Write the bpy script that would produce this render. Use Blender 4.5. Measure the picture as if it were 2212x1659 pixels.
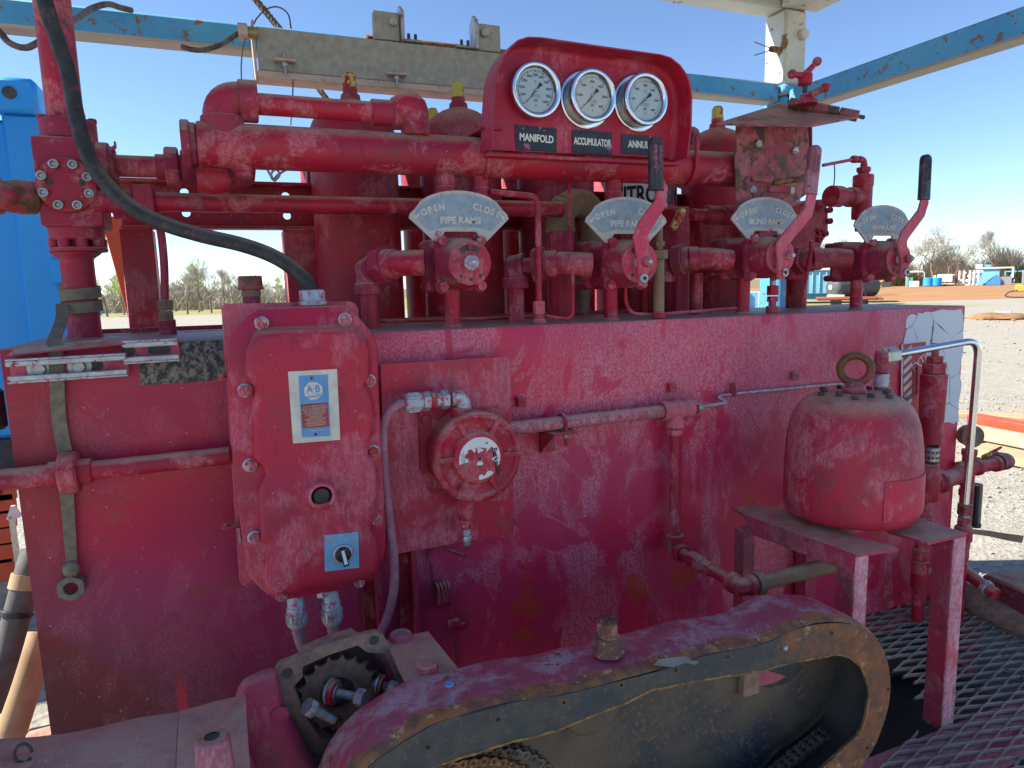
import bpy, bmesh, math, random
from math import sin, cos, pi, radians, sqrt, atan2, tan, asin
from mathutils import Vector, Matrix
S = bpy.context.scene
for o in list(bpy.data.objects): bpy.data.objects.remove(o, do_unlink=True)
COL = S.collection
V = Vector
# ---------------------------------------------------------------- camera
FPX = 1480.0; PITCH = radians(8.2); ROLL = radians(1.6); YAW = radians(22.5)
CAM = V((0, -1.6023, 1.55))
FW = V((sin(YAW)*cos(PITCH), cos(YAW)*cos(PITCH), -sin(PITCH)))
_rt = V((cos(YAW), -sin(YAW), 0)); _up = _rt.cross(FW)
RT = _rt*cos(ROLL) - _up*sin(ROLL); UP = _up*cos(ROLL) + _rt*sin(ROLL)
cd = bpy.data.cameras.new('camera'); cam = bpy.data.objects.new('camera', cd); COL.objects.link(cam)
cd.sensor_width = 36.0; cd.lens = 36.0*FPX/2212.0; cd.clip_start = 0.02; cd.clip_end = 3000
m3 = Matrix((RT, UP, -FW)).transposed()
cam.matrix_world = Matrix.Translation(CAM) @ m3.to_4x4()
S.camera = cam
# ---------------------------------------------------------------- light
SUN = V((-0.80, 0.36, 0.78)).normalized()
w = bpy.data.worlds.new('World'); S.world = w; w.use_nodes = True
nt = w.node_tree; bg = nt.nodes['Background']
sky = nt.nodes.new('ShaderNodeTexSky'); sky.sky_type = 'NISHITA'; sky.sun_disc = False
sky.sun_elevation = asin(SUN.z); sky.sun_rotation = atan2(SUN.x, SUN.y)
sky.air_density = 0.8; sky.dust_density = 0.05; sky.ozone_density = 4.0; sky.altitude = 300
nt.links.new(sky.outputs[0], bg.inputs[0]); bg.inputs[1].default_value = 0.095
sl = bpy.data.lights.new('sun', 'SUN'); sl.energy = 5.0; sl.angle = radians(0.55); sl.color = (1.0, 0.95, 0.87)
so = bpy.data.objects.new('sun', sl); COL.objects.link(so); so.location = SUN*50
so.rotation_euler = (-SUN).to_track_quat('-Z', 'Y').to_euler()
S.view_settings.view_transform = 'Standard'; S.view_settings.look = 'None'
S.view_settings.gamma = 1.0; S.view_settings.use_curve_mapping = False
S.view_settings.exposure = 1.27
# ---------------------------------------------------------------- placing helpers
def ray(x, y): return FW + RT*((x-1106)/FPX) - UP*((y-829.5)/FPX)
def at(x, y, Y):
    "point on the vertical plane at distance Y behind the tank front"
    d = ray(x, y); return CAM + d*((Y-CAM.y)/d.y)
def atz(x, y, z):
    d = ray(x, y); return CAM + d*((z-CAM.z)/d.z)
def fit(xl, xr, y, Y):
    "upright cylinder seen between xl and xr whose axis stands at Y -> x, radius, z"
    a, b = ray(xl, y), ray(xr, y)
    t1, t2 = atan2(a.x, a.y), atan2(b.x, b.y); m = (t1+t2)/2; h = abs(t2-t1)/2
    yy = Y-CAM.y; x = CAM.x + yy*tan(m); d = yy/cos(m)
    return x, d*sin(h), (at(xl, y, Y).z+at(xr, y, Y).z)/2
# ---------------------------------------------------------------- meshes
def chamf(pr, c):
    out = [pr[0]]
    for i in range(1, len(pr)-1):
        a, b, d = V(pr[i-1]), V(pr[i]), V(pr[i+1])
        u, v = a-b, d-b
        if u.length < 1e-6 or v.length < 1e-6: continue
        if u.angle(v) < radians(152):
            k = min(c, u.length*.4, v.length*.4)
            out += [tuple(b+u.normalized()*k), tuple(b+v.normalized()*k)]
        else: out.append(pr[i])
    out.append(pr[-1]); return out
class M:
    def __init__(s): s.v = []; s.f = []
    def add(s, vs, fs):
        n = len(s.v); s.v += [V(p) for p in vs]; s.f += [tuple(i+n for i in f) for f in fs]; return s
    def lathe(s, o, ax, prof, seg=24, ch=.002, rot=0, up=None, cap=False):
        "prof: (t along axis, radius)"
        o = V(o); ax = V(ax).normalized()
        if ch: prof = chamf(prof, ch)
        r = V(up) if up else (V((0, 0, 1)) if abs(ax.z) < .9 else V((0, 1, 0)))
        e1 = (r - ax*r.dot(ax)).normalized(); e2 = ax.cross(e1)
        vs = []; fs = []
        for t, q in prof:
            for i in range(seg):
                a = rot + 2*pi*i/seg
                vs.append(o + ax*t + (e1*cos(a)+e2*sin(a))*max(q, 1e-5))
        for j in range(len(prof)-1):
            for i in range(seg):
                k = (i+1) % seg
                fs.append((j*seg+i, j*seg+k, (j+1)*seg+k, (j+1)*seg+i))
        if cap and prof[0][1] > 1e-4: fs.append(tuple(range(seg-1, -1, -1)))
        if cap and prof[-1][1] > 1e-4: fs.append(tuple((len(prof)-1)*seg+i for i in range(seg)))
        return s.add(vs, fs)
    def cyl(s, a, b, r, seg=20, ch=.002, r2=None, rot=0):
        a, b = V(a), V(b); L = (b-a).length
        return s.lathe(a, b-a, [(0, 0), (0, r), (L, r if r2 is None else r2), (L, 0)], seg, ch, rot)
    def hexa(s, a, b, r, rot=0, up=None):
        a, b = V(a), V(b); L = (b-a).length
        return s.lathe(a, b-a, [(0, r*.93), (min(.0015, L*.2), r), (L-min(.0015, L*.2), r), (L, r*.9)], 6, 0, rot, up, True)
    def tube(s, pts, r, seg=12, cap=True, closed=False):
        P = [V(p) for p in pts]; n = len(P); R = r if isinstance(r, (list, tuple)) else [r]*n
        def tg(i):
            if closed: return (P[(i+1) % n]-P[i-1]).normalized()
            return (P[min(i+1, n-1)]-P[max(i-1, 0)]).normalized()
        t = tg(0); u = t.orthogonal().normalized(); vs = []; fs = []
        for i in range(n):
            t = tg(i); u = (u - t*u.dot(t)).normalized(); w2 = t.cross(u)
            for k in range(seg):
                a = 2*pi*k/seg; vs.append(P[i] + (u*cos(a)+w2*sin(a))*R[i])
        for i in range(n if closed else n-1):
            j = (i+1) % n
            for k in range(seg):
                l = (k+1) % seg; fs.append((i*seg+k, i*seg+l, j*seg+l, j*seg+k))
        if cap and not closed:
            fs.append(tuple(range(seg-1, -1, -1))); fs.append(tuple((n-1)*seg+k for k in range(seg)))
        return s.add(vs, fs)
    def box(s, lo, hi, ch=.002, mat=None):
        lo, hi = V(lo), V(hi)
        lo, hi = V(map(min, lo, hi)), V(map(max, lo, hi))
        bm = bmesh.new(); bmesh.ops.create_cube(bm, size=1)
        for v in bm.verts: v.co = V(((v.co[i]+.5)*(hi[i]-lo[i])+lo[i]) for i in range(3))
        if ch: bmesh.ops.bevel(bm, geom=bm.edges[:], offset=min(ch, min(hi-lo)*.35), segments=1, affect='EDGES', profile=.5)
        return s.frombm(bm, mat)
    def frombm(s, bm, mat=None):
        bm.verts.ensure_lookup_table(); bm.verts.index_update()
        vs = [(mat @ v.co) if mat else v.co.copy() for v in bm.verts]
        fs = [tuple(v.index for v in f.verts) for f in bm.faces]
        bm.free(); return s.add(vs, fs)
    def bar(s, a, b, w, h, upv=(0, 0, 1), ch=.002):
        "box beam from a to b, w across, h along up"
        a, b = V(a), V(b); x = (b-a).normalized(); u = V(upv); y = u.cross(x).normalized(); z = x.cross(y)
        mm = Matrix((x, y, z)).transposed().to_4x4(); mm.translation = (a+b)/2
        L = (b-a).length
        return s.box((-L/2, -w/2, -h/2), (L/2, w/2, h/2), ch, mm)
    def slab(s, outline, dvec, ch=.0015, holes=None):
        "planar outline (3D points) thickened along dvec; rounded by a small chamfer"
        P = [V(p) for p in outline]; n = len(P); d = V(dvec); nn = d.normalized()
        if ch:
            c = sum(P, V((0, 0, 0)))/n
            def ins(k):
                o2 = []
                for i in range(n):
                    a = (P[i]-P[i-1]); b = (P[(i+1) % n]-P[i])
                    a.normalize(); b.normalize()
                    na = nn.cross(a); nb = nn.cross(b); m = na+nb
                    m = m.normalized() if m.length > 1e-6 else na
                    if m.dot(c-P[i]) < 0 and n < 9: m = -m
                    o2.append(P[i]+m*k)
                return o2
            I = ins(ch)
            if (I[0]-P[0]).dot(c-P[0]) < 0 and n < 9: I = ins(-ch)
            rings = [I, [p+nn*ch for p in P], [p+d-nn*ch for p in P], [p+d for p in I]]
        else: rings = [P, [p+d for p in P]]
        vs = [p for r in rings for p in r]; fs = []
        for j in range(len(rings)-1):
            for i in range(n):
                k = (i+1) % n; fs.append((j*n+i, j*n+k, (j+1)*n+k, (j+1)*n+i))
        fs.append(tuple(range(n-1, -1, -1))); fs.append(tuple((len(rings)-1)*n+i for i in range(n)))
        return s.add(vs, fs)
    def ring(s, outer, inner, dvec):
        n = len(outer); d = V(dvec); A = [V(p) for p in outer]; B = [V(p) for p in inner]
        vs = A+B+[p+d for p in A]+[p+d for p in B]; fs = []
        for i in range(n):
            k = (i+1) % n
            fs += [(i, k, n+k, n+i), (2*n+i, 3*n+i, 3*n+k, 2*n+k), (i, 2*n+i, 2*n+k, k), (n+i, n+k, 3*n+k, 3*n+i)]
        return s.add(vs, fs)
    def sph(s, c, r, seg=16, sc=(1, 1, 1)):
        bm = bmesh.new(); bmesh.ops.create_uvsphere(bm, u_segments=seg, v_segments=max(6, seg//2), radius=r)
        return s.frombm(bm, Matrix.Translation(V(c)) @ Matrix.Diagonal((*sc, 1)))
    def jitter(s, a, f=1.0):
        for v in s.v:
            v += V((random.uniform(-a, a), random.uniform(-a, a), random.uniform(-a, a)))
        return s
    def build(s, name, mat, parent=None, smooth=40, **props):
        me = bpy.data.meshes.new(name)
        off = parent_loc(parent)
        me.from_pydata([tuple(v-off) for v in s.v], [], s.f); me.validate()
        bm = bmesh.new(); bm.from_mesh(me); bmesh.ops.recalc_face_normals(bm, faces=bm.faces); bm.to_mesh(me); bm.free()
        if smooth:
            me.polygons.foreach_set('use_smooth', [True]*len(me.polygons))
            me.set_sharp_from_angle(angle=radians(smooth))
        me.materials.append(mat)
        o = bpy.data.objects.new(name, me); COL.objects.link(o)
        if parent: o.parent = parent
        for k, v in props.items(): o[k] = v
        return o
def parent_loc(p):
    l = V((0, 0, 0))
    while p: l = l + p.location; p = p.parent
    return l
def T(name, label, cat, loc=(0, 0, 0), group=None):
    o = bpy.data.objects.new(name, None); COL.objects.link(o); o.location = V(loc); o.empty_display_size = .05
    o['label'] = label; o['category'] = cat
    if group: o['group'] = group
    return o
def tag(o, label, cat, group=None):
    o['label'] = label; o['category'] = cat
    if group: o['group'] = group
    return o
def struct(o): o['kind'] = 'structure'; return o
def smoothpath(pts, n=6):
    P = [V(p) for p in pts]; Q = [P[0]*2-P[1]]+P+[P[-1]*2-P[-2]]; out = []
    for i in range(1, len(Q)-2):
        for k in range(n):
            t = k/n; a, b, c, d = Q[i-1], Q[i], Q[i+1], Q[i+2]
            out.append(.5*((2*b)+(c-a)*t+(2*a-5*b+4*c-d)*t*t+(3*b-a-3*c+d)*t**3))
    out.append(P[-1]); return out
def bend(pts, r, n=6):
    "polyline with corners rounded to radius r"
    P = [V(p) for p in pts]; out = [P[0]]
    for i in range(1, len(P)-1):
        u = (P[i-1]-P[i]); v = (P[i+1]-P[i]); k = min(r, u.length*.48, v.length*.48)
        a = P[i]+u.normalized()*k; b = P[i]+v.normalized()*k
        for j in range(n+1):
            t = j/n; out.append(a*(1-t)**2+P[i]*2*t*(1-t)+b*t*t)
    out.append(P[-1]); return out
FONT = bpy.data.fonts.load('<builtin>') if False else None
def text(body, size, o, xdir, ydir, depth, mat, parent, name='lettering', align='CENTER', bold=0, sx=1.0, **kw):
    c = bpy.data.curves.new(name, 'FONT'); c.body = body; c.size = size; c.align_x = align; c.align_y = 'CENTER'
    c.extrude = depth/2; c.offset = bold; c.resolution_u = 3
    t = bpy.data.objects.new(name, c); COL.objects.link(t)
    bpy.context.view_layer.update()
    me = bpy.data.meshes.new_from_object(t.evaluated_get(bpy.context.evaluated_depsgraph_get()))
    bpy.data.objects.remove(t, do_unlink=True)
    x = V(xdir).normalized(); y = V(ydir).normalized(); y = (y-x*y.dot(x)).normalized(); z = x.cross(y)
    mm = Matrix((x*sx, y, z)).transposed().to_4x4(); mm.translation = V(o)
    m = M(); m.add([mm @ v.co for v in me.vertices], [tuple(p.vertices) for p in me.polygons])
    bpy.data.meshes.remove(me)
    if mat is None: return m
    return m.build(name, mat, parent, smooth=0, **kw)
def copytree(o, loc, label=None, skip=()):
    r = o.copy(); COL.objects.link(r); r.location = V(loc)
    if label: r['label'] = label
    def rec(src, dst):
        for ch in list(src.children):
            if ch.name.split('.')[0] in skip: continue
            c = ch.copy(); COL.objects.link(c); c.parent = dst; rec(ch, c)
    rec(o, r); return r
# ---------------------------------------------------------------- materials
class NT:
    def __init__(s, name):
        s.m = bpy.data.materials.new(name); s.m.use_nodes = True; s.t = s.m.node_tree
        s.b = s.t.nodes['Principled BSDF']; s.b.inputs['Specular IOR Level'].default_value = .35
        s.g = s.t.nodes.new('ShaderNodeNewGeometry'); s.pos = s.g.outputs['Position']
    def L(s, a, b):
        if hasattr(a, 'links') or hasattr(a, 'is_linked'): s.t.links.new(a, b)
        else: b.default_value = a
    def map(s, sc=(1, 1, 1), vec=None, rot=None):
        n = s.t.nodes.new('ShaderNodeMapping'); s.L(vec or s.pos, n.inputs[0]); n.inputs['Scale'].default_value = sc
        if rot: n.inputs['Rotation'].default_value = rot
        return n.outputs[0]
    def noise(s, scale, det=4, rough=.55, vec=None, dist=0):
        n = s.t.nodes.new('ShaderNodeTexNoise'); s.L(vec or s.pos, n.inputs['Vector'])
        n.inputs['Scale'].default_value = scale; n.inputs['Detail'].default_value = det
        n.inputs['Roughness'].default_value = rough; n.inputs['Distortion'].default_value = dist
        return n.outputs[0]
    def vor(s, scale, feat='F1', vec=None, out=0, rnd=1.0):
        n = s.t.nodes.new('ShaderNodeTexVoronoi'); n.feature = feat; s.L(vec or s.pos, n.inputs['Vector'])
        n.inputs['Scale'].default_value = scale; n.inputs['Randomness'].default_value = rnd; return n.outputs[out]
    def rng(s, v, a, b, c=0., d=1., smooth=True):
        n = s.t.nodes.new('ShaderNodeMapRange'); n.interpolation_type = 'SMOOTHSTEP' if smooth else 'LINEAR'
        s.L(v, n.inputs[0])
        for i, q in enumerate((a, b, c, d)): n.inputs[i+1].default_value = q
        return n.outputs[0]
    def ma(s, op, a, b=0., c=0., clamp=False):
        n = s.t.nodes.new('ShaderNodeMath'); n.operation = op; n.use_clamp = clamp
        s.L(a, n.inputs[0]); s.L(b, n.inputs[1]); s.L(c, n.inputs[2]); return n.outputs[0]
    def mix(s, f, a, b, mode='MIX'):
        n = s.t.nodes.new('ShaderNodeMix'); n.data_type = 'RGBA'; n.blend_type = mode
        s.L(f, n.inputs[0])
        for q, i in ((a, 6), (b, 7)):
            if isinstance(q, (tuple, list)): n.inputs[i].default_value = (*q[:3], 1)
            else: s.L(q, n.inputs[i])
        return n.outputs[2]
    def sep(s, v=None):
        n = s.t.nodes.new('ShaderNodeSeparateXYZ'); s.L(v or s.pos, n.inputs[0]); return n.outputs
    def fin(s, col, rough=.5, metal=0., bump=None, bs=.3, bd=.002):
        if isinstance(col, tuple): s.b.inputs['Base Color'].default_value = (*col, 1)
        else: s.L(col, s.b.inputs['Base Color'])
        s.L(rough, s.b.inputs['Roughness']); s.L(metal, s.b.inputs['Metallic'])
        if bump is not None:
            n = s.t.nodes.new('ShaderNodeBump'); n.inputs['Strength'].default_value = bs; n.inputs['Distance'].default_value = bd
            s.L(bump, n.inputs['Height']); s.t.links.new(n.outputs[0], s.b.inputs['Normal'])
        return s.m
RED = (.50, .010, .030); RED2 = (.35, .011, .032); PINK = (.58, .20, .22); MAG = (.5, .04, .11)
DUST = (.50, .36, .24); STEEL = (.45, .46, .47)
def worn(name, base=RED, alt=RED2, fade=PINK, fa=.5, fs=7, dust=.5, chips=.0, chipc=(.035, .03, .028), rough=.42, rust=.0, grime=.25, streak=None, specks=True, metal=0.):
    "old brush-applied enamel: chalky faded patches, overspray dots, dust on flat tops, chips"
    n = NT(name)
    big = n.noise(3.1, 3, .5); mid = n.noise(fs, 6, .62, dist=.4)
    base, alt = [(q[0]*.88, q[1]*1.0, q[2]*1.15) if q[0] > .28 and q[1] < .06 else q for q in (base, alt)]
    c = n.mix(n.rng(big, .38, .64), base, alt)
    # chalk: patches made of an orange-peel mottle
    st = n.map((1, 1, .45) if streak is None else streak)
    cell = n.noise(210, 3, .6, vec=st); brush = n.noise(48, 8, .75, vec=n.map((1.6, 1.6, .35), rot=(0, .5, 0)))
    zone = n.rng(n.ma('ADD', mid, n.ma('MULTIPLY_ADD', brush, .16, -.08)), .60-.23*fa, .685-.20*fa)
    mot = n.rng(n.ma('ADD', n.ma('MULTIPLY', cell, .55), n.ma('MULTIPLY', brush, .55)), .47, .63)
    chalk = n.ma('MULTIPLY', zone, n.ma('MULTIPLY_ADD', mot, .50, .22))
    chalk = n.ma('MULTIPLY', chalk, min(1.15, .5+fa*.7), clamp=True)
    c = n.mix(chalk, c, fade)
    # grime
    gr = n.rng(n.noise(9, 7, .68), .46, .72, 0, min(.9, grime*1.7))
    c = n.mix(gr, c, (.14, .05, .045))
    # darker brushed strokes, old scratches down to primer and small dark nicks
    bs_ = n.noise(21, 7, .7, vec=n.map((1.5, 1.5, .55), rot=(.2, .7, .1)), dist=.6)
    c = n.mix(n.rng(bs_, .60, .66, 0, .55), c, tuple(q*.55 for q in alt))
    c = n.mix(n.ma('MULTIPLY', n.rng(n.noise(40, 9, .78, vec=n.map((1, 1, .6))), .655, .675), .7), c, (.40, .25, .19))
    c = n.mix(n.rng(n.noise(62, 8, .75), .70, .715, 0, .9), c, (.06, .04, .035))
    if rust:
        rz = n.rng(n.noise(17, 8, .7), .66-.25*rust, .70-.22*rust)
        rc = n.mix(n.noise(60, 4, .6), (.20, .075, .022), (.07, .035, .022))
        c = n.mix(rz, c, rc)
    if chips:
        cz = n.rng(n.noise(34, 9, .72), .70-.2*chips, .715-.2*chips)
        c = n.mix(cz, c, chipc)
    # dust settled on upward faces
    nz = n.sep(n.g.outputs['Normal'])[2]
    dz = n.ma('MULTIPLY', n.rng(nz, .35, .95), n.rng(n.noise(19, 6, .7), .25, .62, .25, 1))
    c = n.mix(n.ma('MULTIPLY', dz, dust), c, DUST)
    if specks:
        d = n.vor(62, out=0); cs = n.vor(62, out=1)
        sp = n.ma('MULTIPLY', n.rng(d, .045, .085, 1, 0), n.rng(n.sep(cs)[0], .62, .66))
        c = n.mix(n.ma('MULTIPLY', sp, .75), c, (.72, .62, .62))
    rg = n.ma('ADD', n.ma('MULTIPLY_ADD', chalk, .32, rough), n.ma('MULTIPLY', n.noise(14, 4), .12))
    bp = n.ma('ADD', n.ma('MULTIPLY', cell, .5), n.ma('ADD', n.ma('MULTIPLY', brush, .6), n.ma('MULTIPLY', chalk, .5)))
    return n.fin(c, rg, metal, bp, .5, .003)
def simple(name, col, col2=None, rough=.5, metal=0., sc=20, bs=.2, bsc=None, spots=None, dust=0.):
    n = NT(name); c = n.mix(n.rng(n.noise(sc, 6, .6), .35, .68), col, col2 or tuple(q*.7 for q in col))
    if spots:
        c = n.mix(n.rng(n.noise(sc*1.7, 8, .7), .60-.2*spots[1], .64-.2*spots[1]), c, spots[0])
    if dust:
        nz = n.sep(n.g.outputs['Normal'])[2]
        c = n.mix(n.ma('MULTIPLY', n.rng(nz, .3, .95), dust), c, DUST)
    r = n.rng(n.noise(sc*.8, 5), .2, .8, rough*.75, min(1, rough*1.25))
    return n.fin(c, r, metal, n.noise(bsc or sc*6, 4, .6), bs, .0015)
m_red = worn('red_enamel', base=(.54, .012, .036), alt=(.42, .015, .048), fade=(.60, .18, .23), fa=.45, fs=5)
m_redp = worn('red_enamel_pipe', fa=.50, fs=11, streak=(.6, .6, .6), dust=.8)
m_redd = worn('red_enamel_deep', base=(.46, .010, .024), alt=(.34, .010, .024), fa=.36, dust=.6, grime=.35)
m_redv = worn('red_enamel_casting', base=(.42, .016, .042), alt=(.31, .018, .046), fade=(.62, .22, .24), fa=.32, fs=16, dust=.9, grime=.6, rough=.5)
m_pink = worn('faded_red_enamel', base=(.68, .035, .075), alt=(.62, .07, .13), fa=.8, fs=10, dust=.4, rough=.5)
m_mag = worn('magenta_red_enamel', base=(.42, .035, .08), alt=(.32, .05, .09), fade=(.46, .28, .31), fa=.55, fs=8, dust=.35, chips=.30, chipc=(.09, .075, .05), rough=.5)
m_magb = worn('dusty_maroon_enamel', base=(.40, .10, .13), alt=(.30, .10, .11), fade=(.40, .27, .27), fa=.5, fs=6, dust=.55, rough=.55)
m_rusty = worn('rusted_red_plate', base=(.38, .03, .045), alt=(.34, .08, .09), fa=.5, fs=9, rust=.62, chips=.68, dust=.5, chipc=(.07, .055, .045))
m_rust = simple('brown_rust', (.17, .075, .035), (.075, .045, .03), .85, 0, 30, .6, 150, ((.30, .13, .04), .5))
m_rustd = simple('dark_rust', (.34, .21, .15), (.18, .125, .10), .8, 0, 40, .5, 180)
m_flange = simple('rust_and_scale', (.21, .11, .055), (.10, .07, .05), .85, 0, 26, .7, 140, ((.33, .17, .05), .55))
m_gasket = simple('dark_gasket_face', (.045, .052, .055), (.07, .065, .055), .6, 0, 18, .3, 160, ((.16, .11, .06), .35))
def inner_mat():
    n = NT('oily_case_inside'); a = n.noise(3.2, 6, .6); b = n.noise(85, 5, .7)
    c = n.mix(n.rng(a, .38, .62), (.05, .055, .066), (.16, .115, .075))
    c = n.mix(n.ma('MULTIPLY', n.rng(b, .54, .62), n.rng(a, .6, .42)), c, (.22, .13, .09))
    c = n.mix(n.ma('MULTIPLY', n.rng(n.noise(150, 4, .7), .58, .66), .5), c, (.22, .19, .14))
    return n.fin(c, .55, 0, b, .5, .002)
m_inner = inner_mat()
m_steel = simple('weathered_steel', (.42, .43, .43), (.28, .27, .26), .42, .75, 60, .2)
m_zinc = simple('dull_zinc', (.48, .49, .50), (.34, .33, .32), .5, .45, 40, .25, None, ((.36, .03, .06), .1))
m_zincb = simple('zinc_with_red_overspray', (.46, .49, .53), (.38, .38, .38), .5, .3, 45, .25, None, ((.50, .12, .18), .35))
m_chrome = simple('polished_steel', (.72, .73, .74), (.60, .61, .63), .16, 1.0, 9, .03)
m_rubber = simple('black_rubber', (.022, .024, .026), (.045, .045, .045), .6, 0, 30, .35, 200, ((.16, .035, .045), .12), dust=.35)
m_grip = simple('black_grip', (.028, .03, .034), (.05, .05, .055), .45, 0, 30, .2, 200, ((.20, .05, .08), .25))
m_gripr = worn('painted_grip', base=(.42, .12, .16), alt=(.30, .08, .11), fade=(.5, .25, .3), fa=.8, fs=12, dust=.1, chips=.35)
m_sock = simple('grey_painted_cast_plate', (.30, .36, .40), (.22, .29, .34), .55, .1, 60, .4, 300, ((.36, .34, .30), .25))
m_rim = simple('tan_cast_rim', (.50, .46, .40), (.42, .37, .34), .6, .1, 24, .3, 220, ((.50, .08, .14), .02))
m_lett = simple('cast_letter_tan', (.62, .57, .50), (.52, .47, .42), .6, .1, 40, .2)
m_bolt = worn('painted_bolt', fa=.9, fs=20, dust=.3, chips=.62, chipc=(.4, .4, .39), specks=False)
m_blk = simple('black_plastic', (.018, .02, .024), (.03, .032, .036), .35, 0, 30, .05)
m_blkrust = simple('blackened_bolt', (.05, .045, .042), (.09, .075, .06), .6, .3, 50, .4)
m_cream = simple('cream_dial', (.66, .66, .56), (.60, .60, .52), .4, 0, 6, 0)
m_dialb = simple('pale_dial', (.56, .62, .60), (.50, .57, .56), .4, 0, 6, 0)
m_ink = simple('black_ink', (.012, .012, .012), None, .5, 0, 20, 0)
m_plate = simple('black_name_plate', (.02, .028, .042), (.032, .04, .055), .5, 0, 14, .15, None, ((.40, .14, .17), .02))
m_ivory = simple('ivory_letters', (.76, .73, .60), (.66, .64, .54), .6)
m_white = simple('white_paint', (.72, .72, .70), (.60, .59, .56), .5, 0, 8, .1)
m_lblue = simple('nameplate_blue', (.10, .27, .52), (.14, .32, .55), .4, 0, 18, .05)
m_alu = simple('aluminium_plate', (.58, .57, .52), (.46, .45, .40), .42, .35, 30, .15)
m_yell = simple('yellow_cap_paint', (.56, .44, .08), (.46, .36, .08), .55, 0, 14, .3, None, ((.26, .02, .03), .22))
m_yellr = simple('yellow_cap_half_red', (.56, .45, .09), (.46, .36, .09), .55, 0, 30, .3, None, ((.30, .014, .03), .62))
m_orange = simple('orange_red_paint', (.55, .085, .03), (.45, .06, .03), .5, 0, 5, .1)
def beam_mat():
    n = NT('blue_beam_paint'); c = n.mix(n.rng(n.noise(3, 5), .35, .65), (.06, .30, .60), (.10, .38, .62))
    c = n.mix(n.ma('MULTIPLY', n.rng(n.noise(28, 8, .72), .555, .59), n.rng(n.noise(2.3, 2), .40, .50)), c, (.22, .12, .06))
    c = n.mix(n.rng(n.noise(5, 6, .6), .66, .68), c, (.40, .36, .25))
    nz = n.sep(n.g.outputs['Normal'])[2]; c = n.mix(n.rng(nz, -.3, -.6), c, n.mix(n.noise(9, 6, .7), (.46, .42, .36), (.30, .27, .22)))
    return n.fin(c, .5, 0, n.noise(60, 5, .7), .3, .002)
m_beam = beam_mat()
m_post = simple('cream_post_paint', (.66, .63, .53), (.56, .55, .48), .55, 0, 6, .2, 60, ((.26, .15, .06), .10))
m_contb = simple('container_blue', (.02, .30, .78), (.03, .33, .80), .45, 0, 2.5, .1, 30)
m_tray = simple('galvanised_tray', (.38, .37, .31), (.30, .29, .25), .6, .25, 40, .3, 120, ((.36, .32, .22), .15))
m_traylip = simple('tray_lip', (.55, .44, .38), (.46, .36, .31), .7, 0, 18, .2, 100, ((.35, .25, .18), .1))
m_wire = simple('wire_rope', (.20, .12, .07), (.10, .08, .06), .7, .2, 90, .6)
m_cable = simple('weathered_cable', (.07, .05, .045), (.20, .17, .14), .6, 0, 30, .3)
m_khaki = simple('muddy_webbing', (.22, .18, .125), (.15, .125, .09), .95, 0, 60, .8, 300)
m_brownp = worn('muddy_brown_pipe', base=(.26, .17, .10), alt=(.22, .14, .085), fade=(.32, .22, .15), fa=.5, dust=.6, grime=.3, rough=.75)
m_sleeve = worn('pink_faded_cable', base=(.36, .12, .17), alt=(.32, .13, .18), fade=(.45, .25, .31), fa=.8, dust=.2, rough=.6)
m_grate = worn('worn_expanded_metal', base=(.55, .42, .34), alt=(.42, .33, .27), fade=(.60, .36, .38), fa=.35, fs=9, dust=.6, rust=.2, rough=.6, specks=False)
m_chain = simple('rusty_roller_chain', (.22, .105, .045), (.08, .055, .04), .7, .3, 70, .5, 200, ((.34, .17, .06), .4))
m_gchain = simple('greasy_roller_chain', (.24, .21, .18), (.13, .11, .09), .5, .5, 70, .4, 200, ((.17, .10, .06), .3))
m_verd = simple('pale_green_fitting', (.38, .45, .38), (.30, .33, .28), .5, .3, 40, .2)
m_brass = simple('dull_brass', (.42, .33, .16), (.30, .24, .13), .45, .6, 40, .2)
m_tan = simple('sunlit_tan_pipe', (.50, .34, .19), (.40, .27, .15), .8, 0, 12, .4, 80)
def glassy():
    n = NT('gauge_glass'); t = n.t; tr = t.nodes.new('ShaderNodeBsdfTransparent'); gl = t.nodes.new('ShaderNodeBsdfGlossy')
    gl.inputs['Roughness'].default_value = .05; fr = t.nodes.new('ShaderNodeFresnel'); fr.inputs[0].default_value = 1.3
    mx = t.nodes.new('ShaderNodeMixShader'); t.links.new(fr.outputs[0], mx.inputs[0]); t.links.new(tr.outputs[0], mx.inputs[1]); t.links.new(gl.outputs[0], mx.inputs[2])
    t.links.new(mx.outputs[0], t.nodes['Material Output'].inputs[0]); return n.m
m_glass = glassy()
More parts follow.
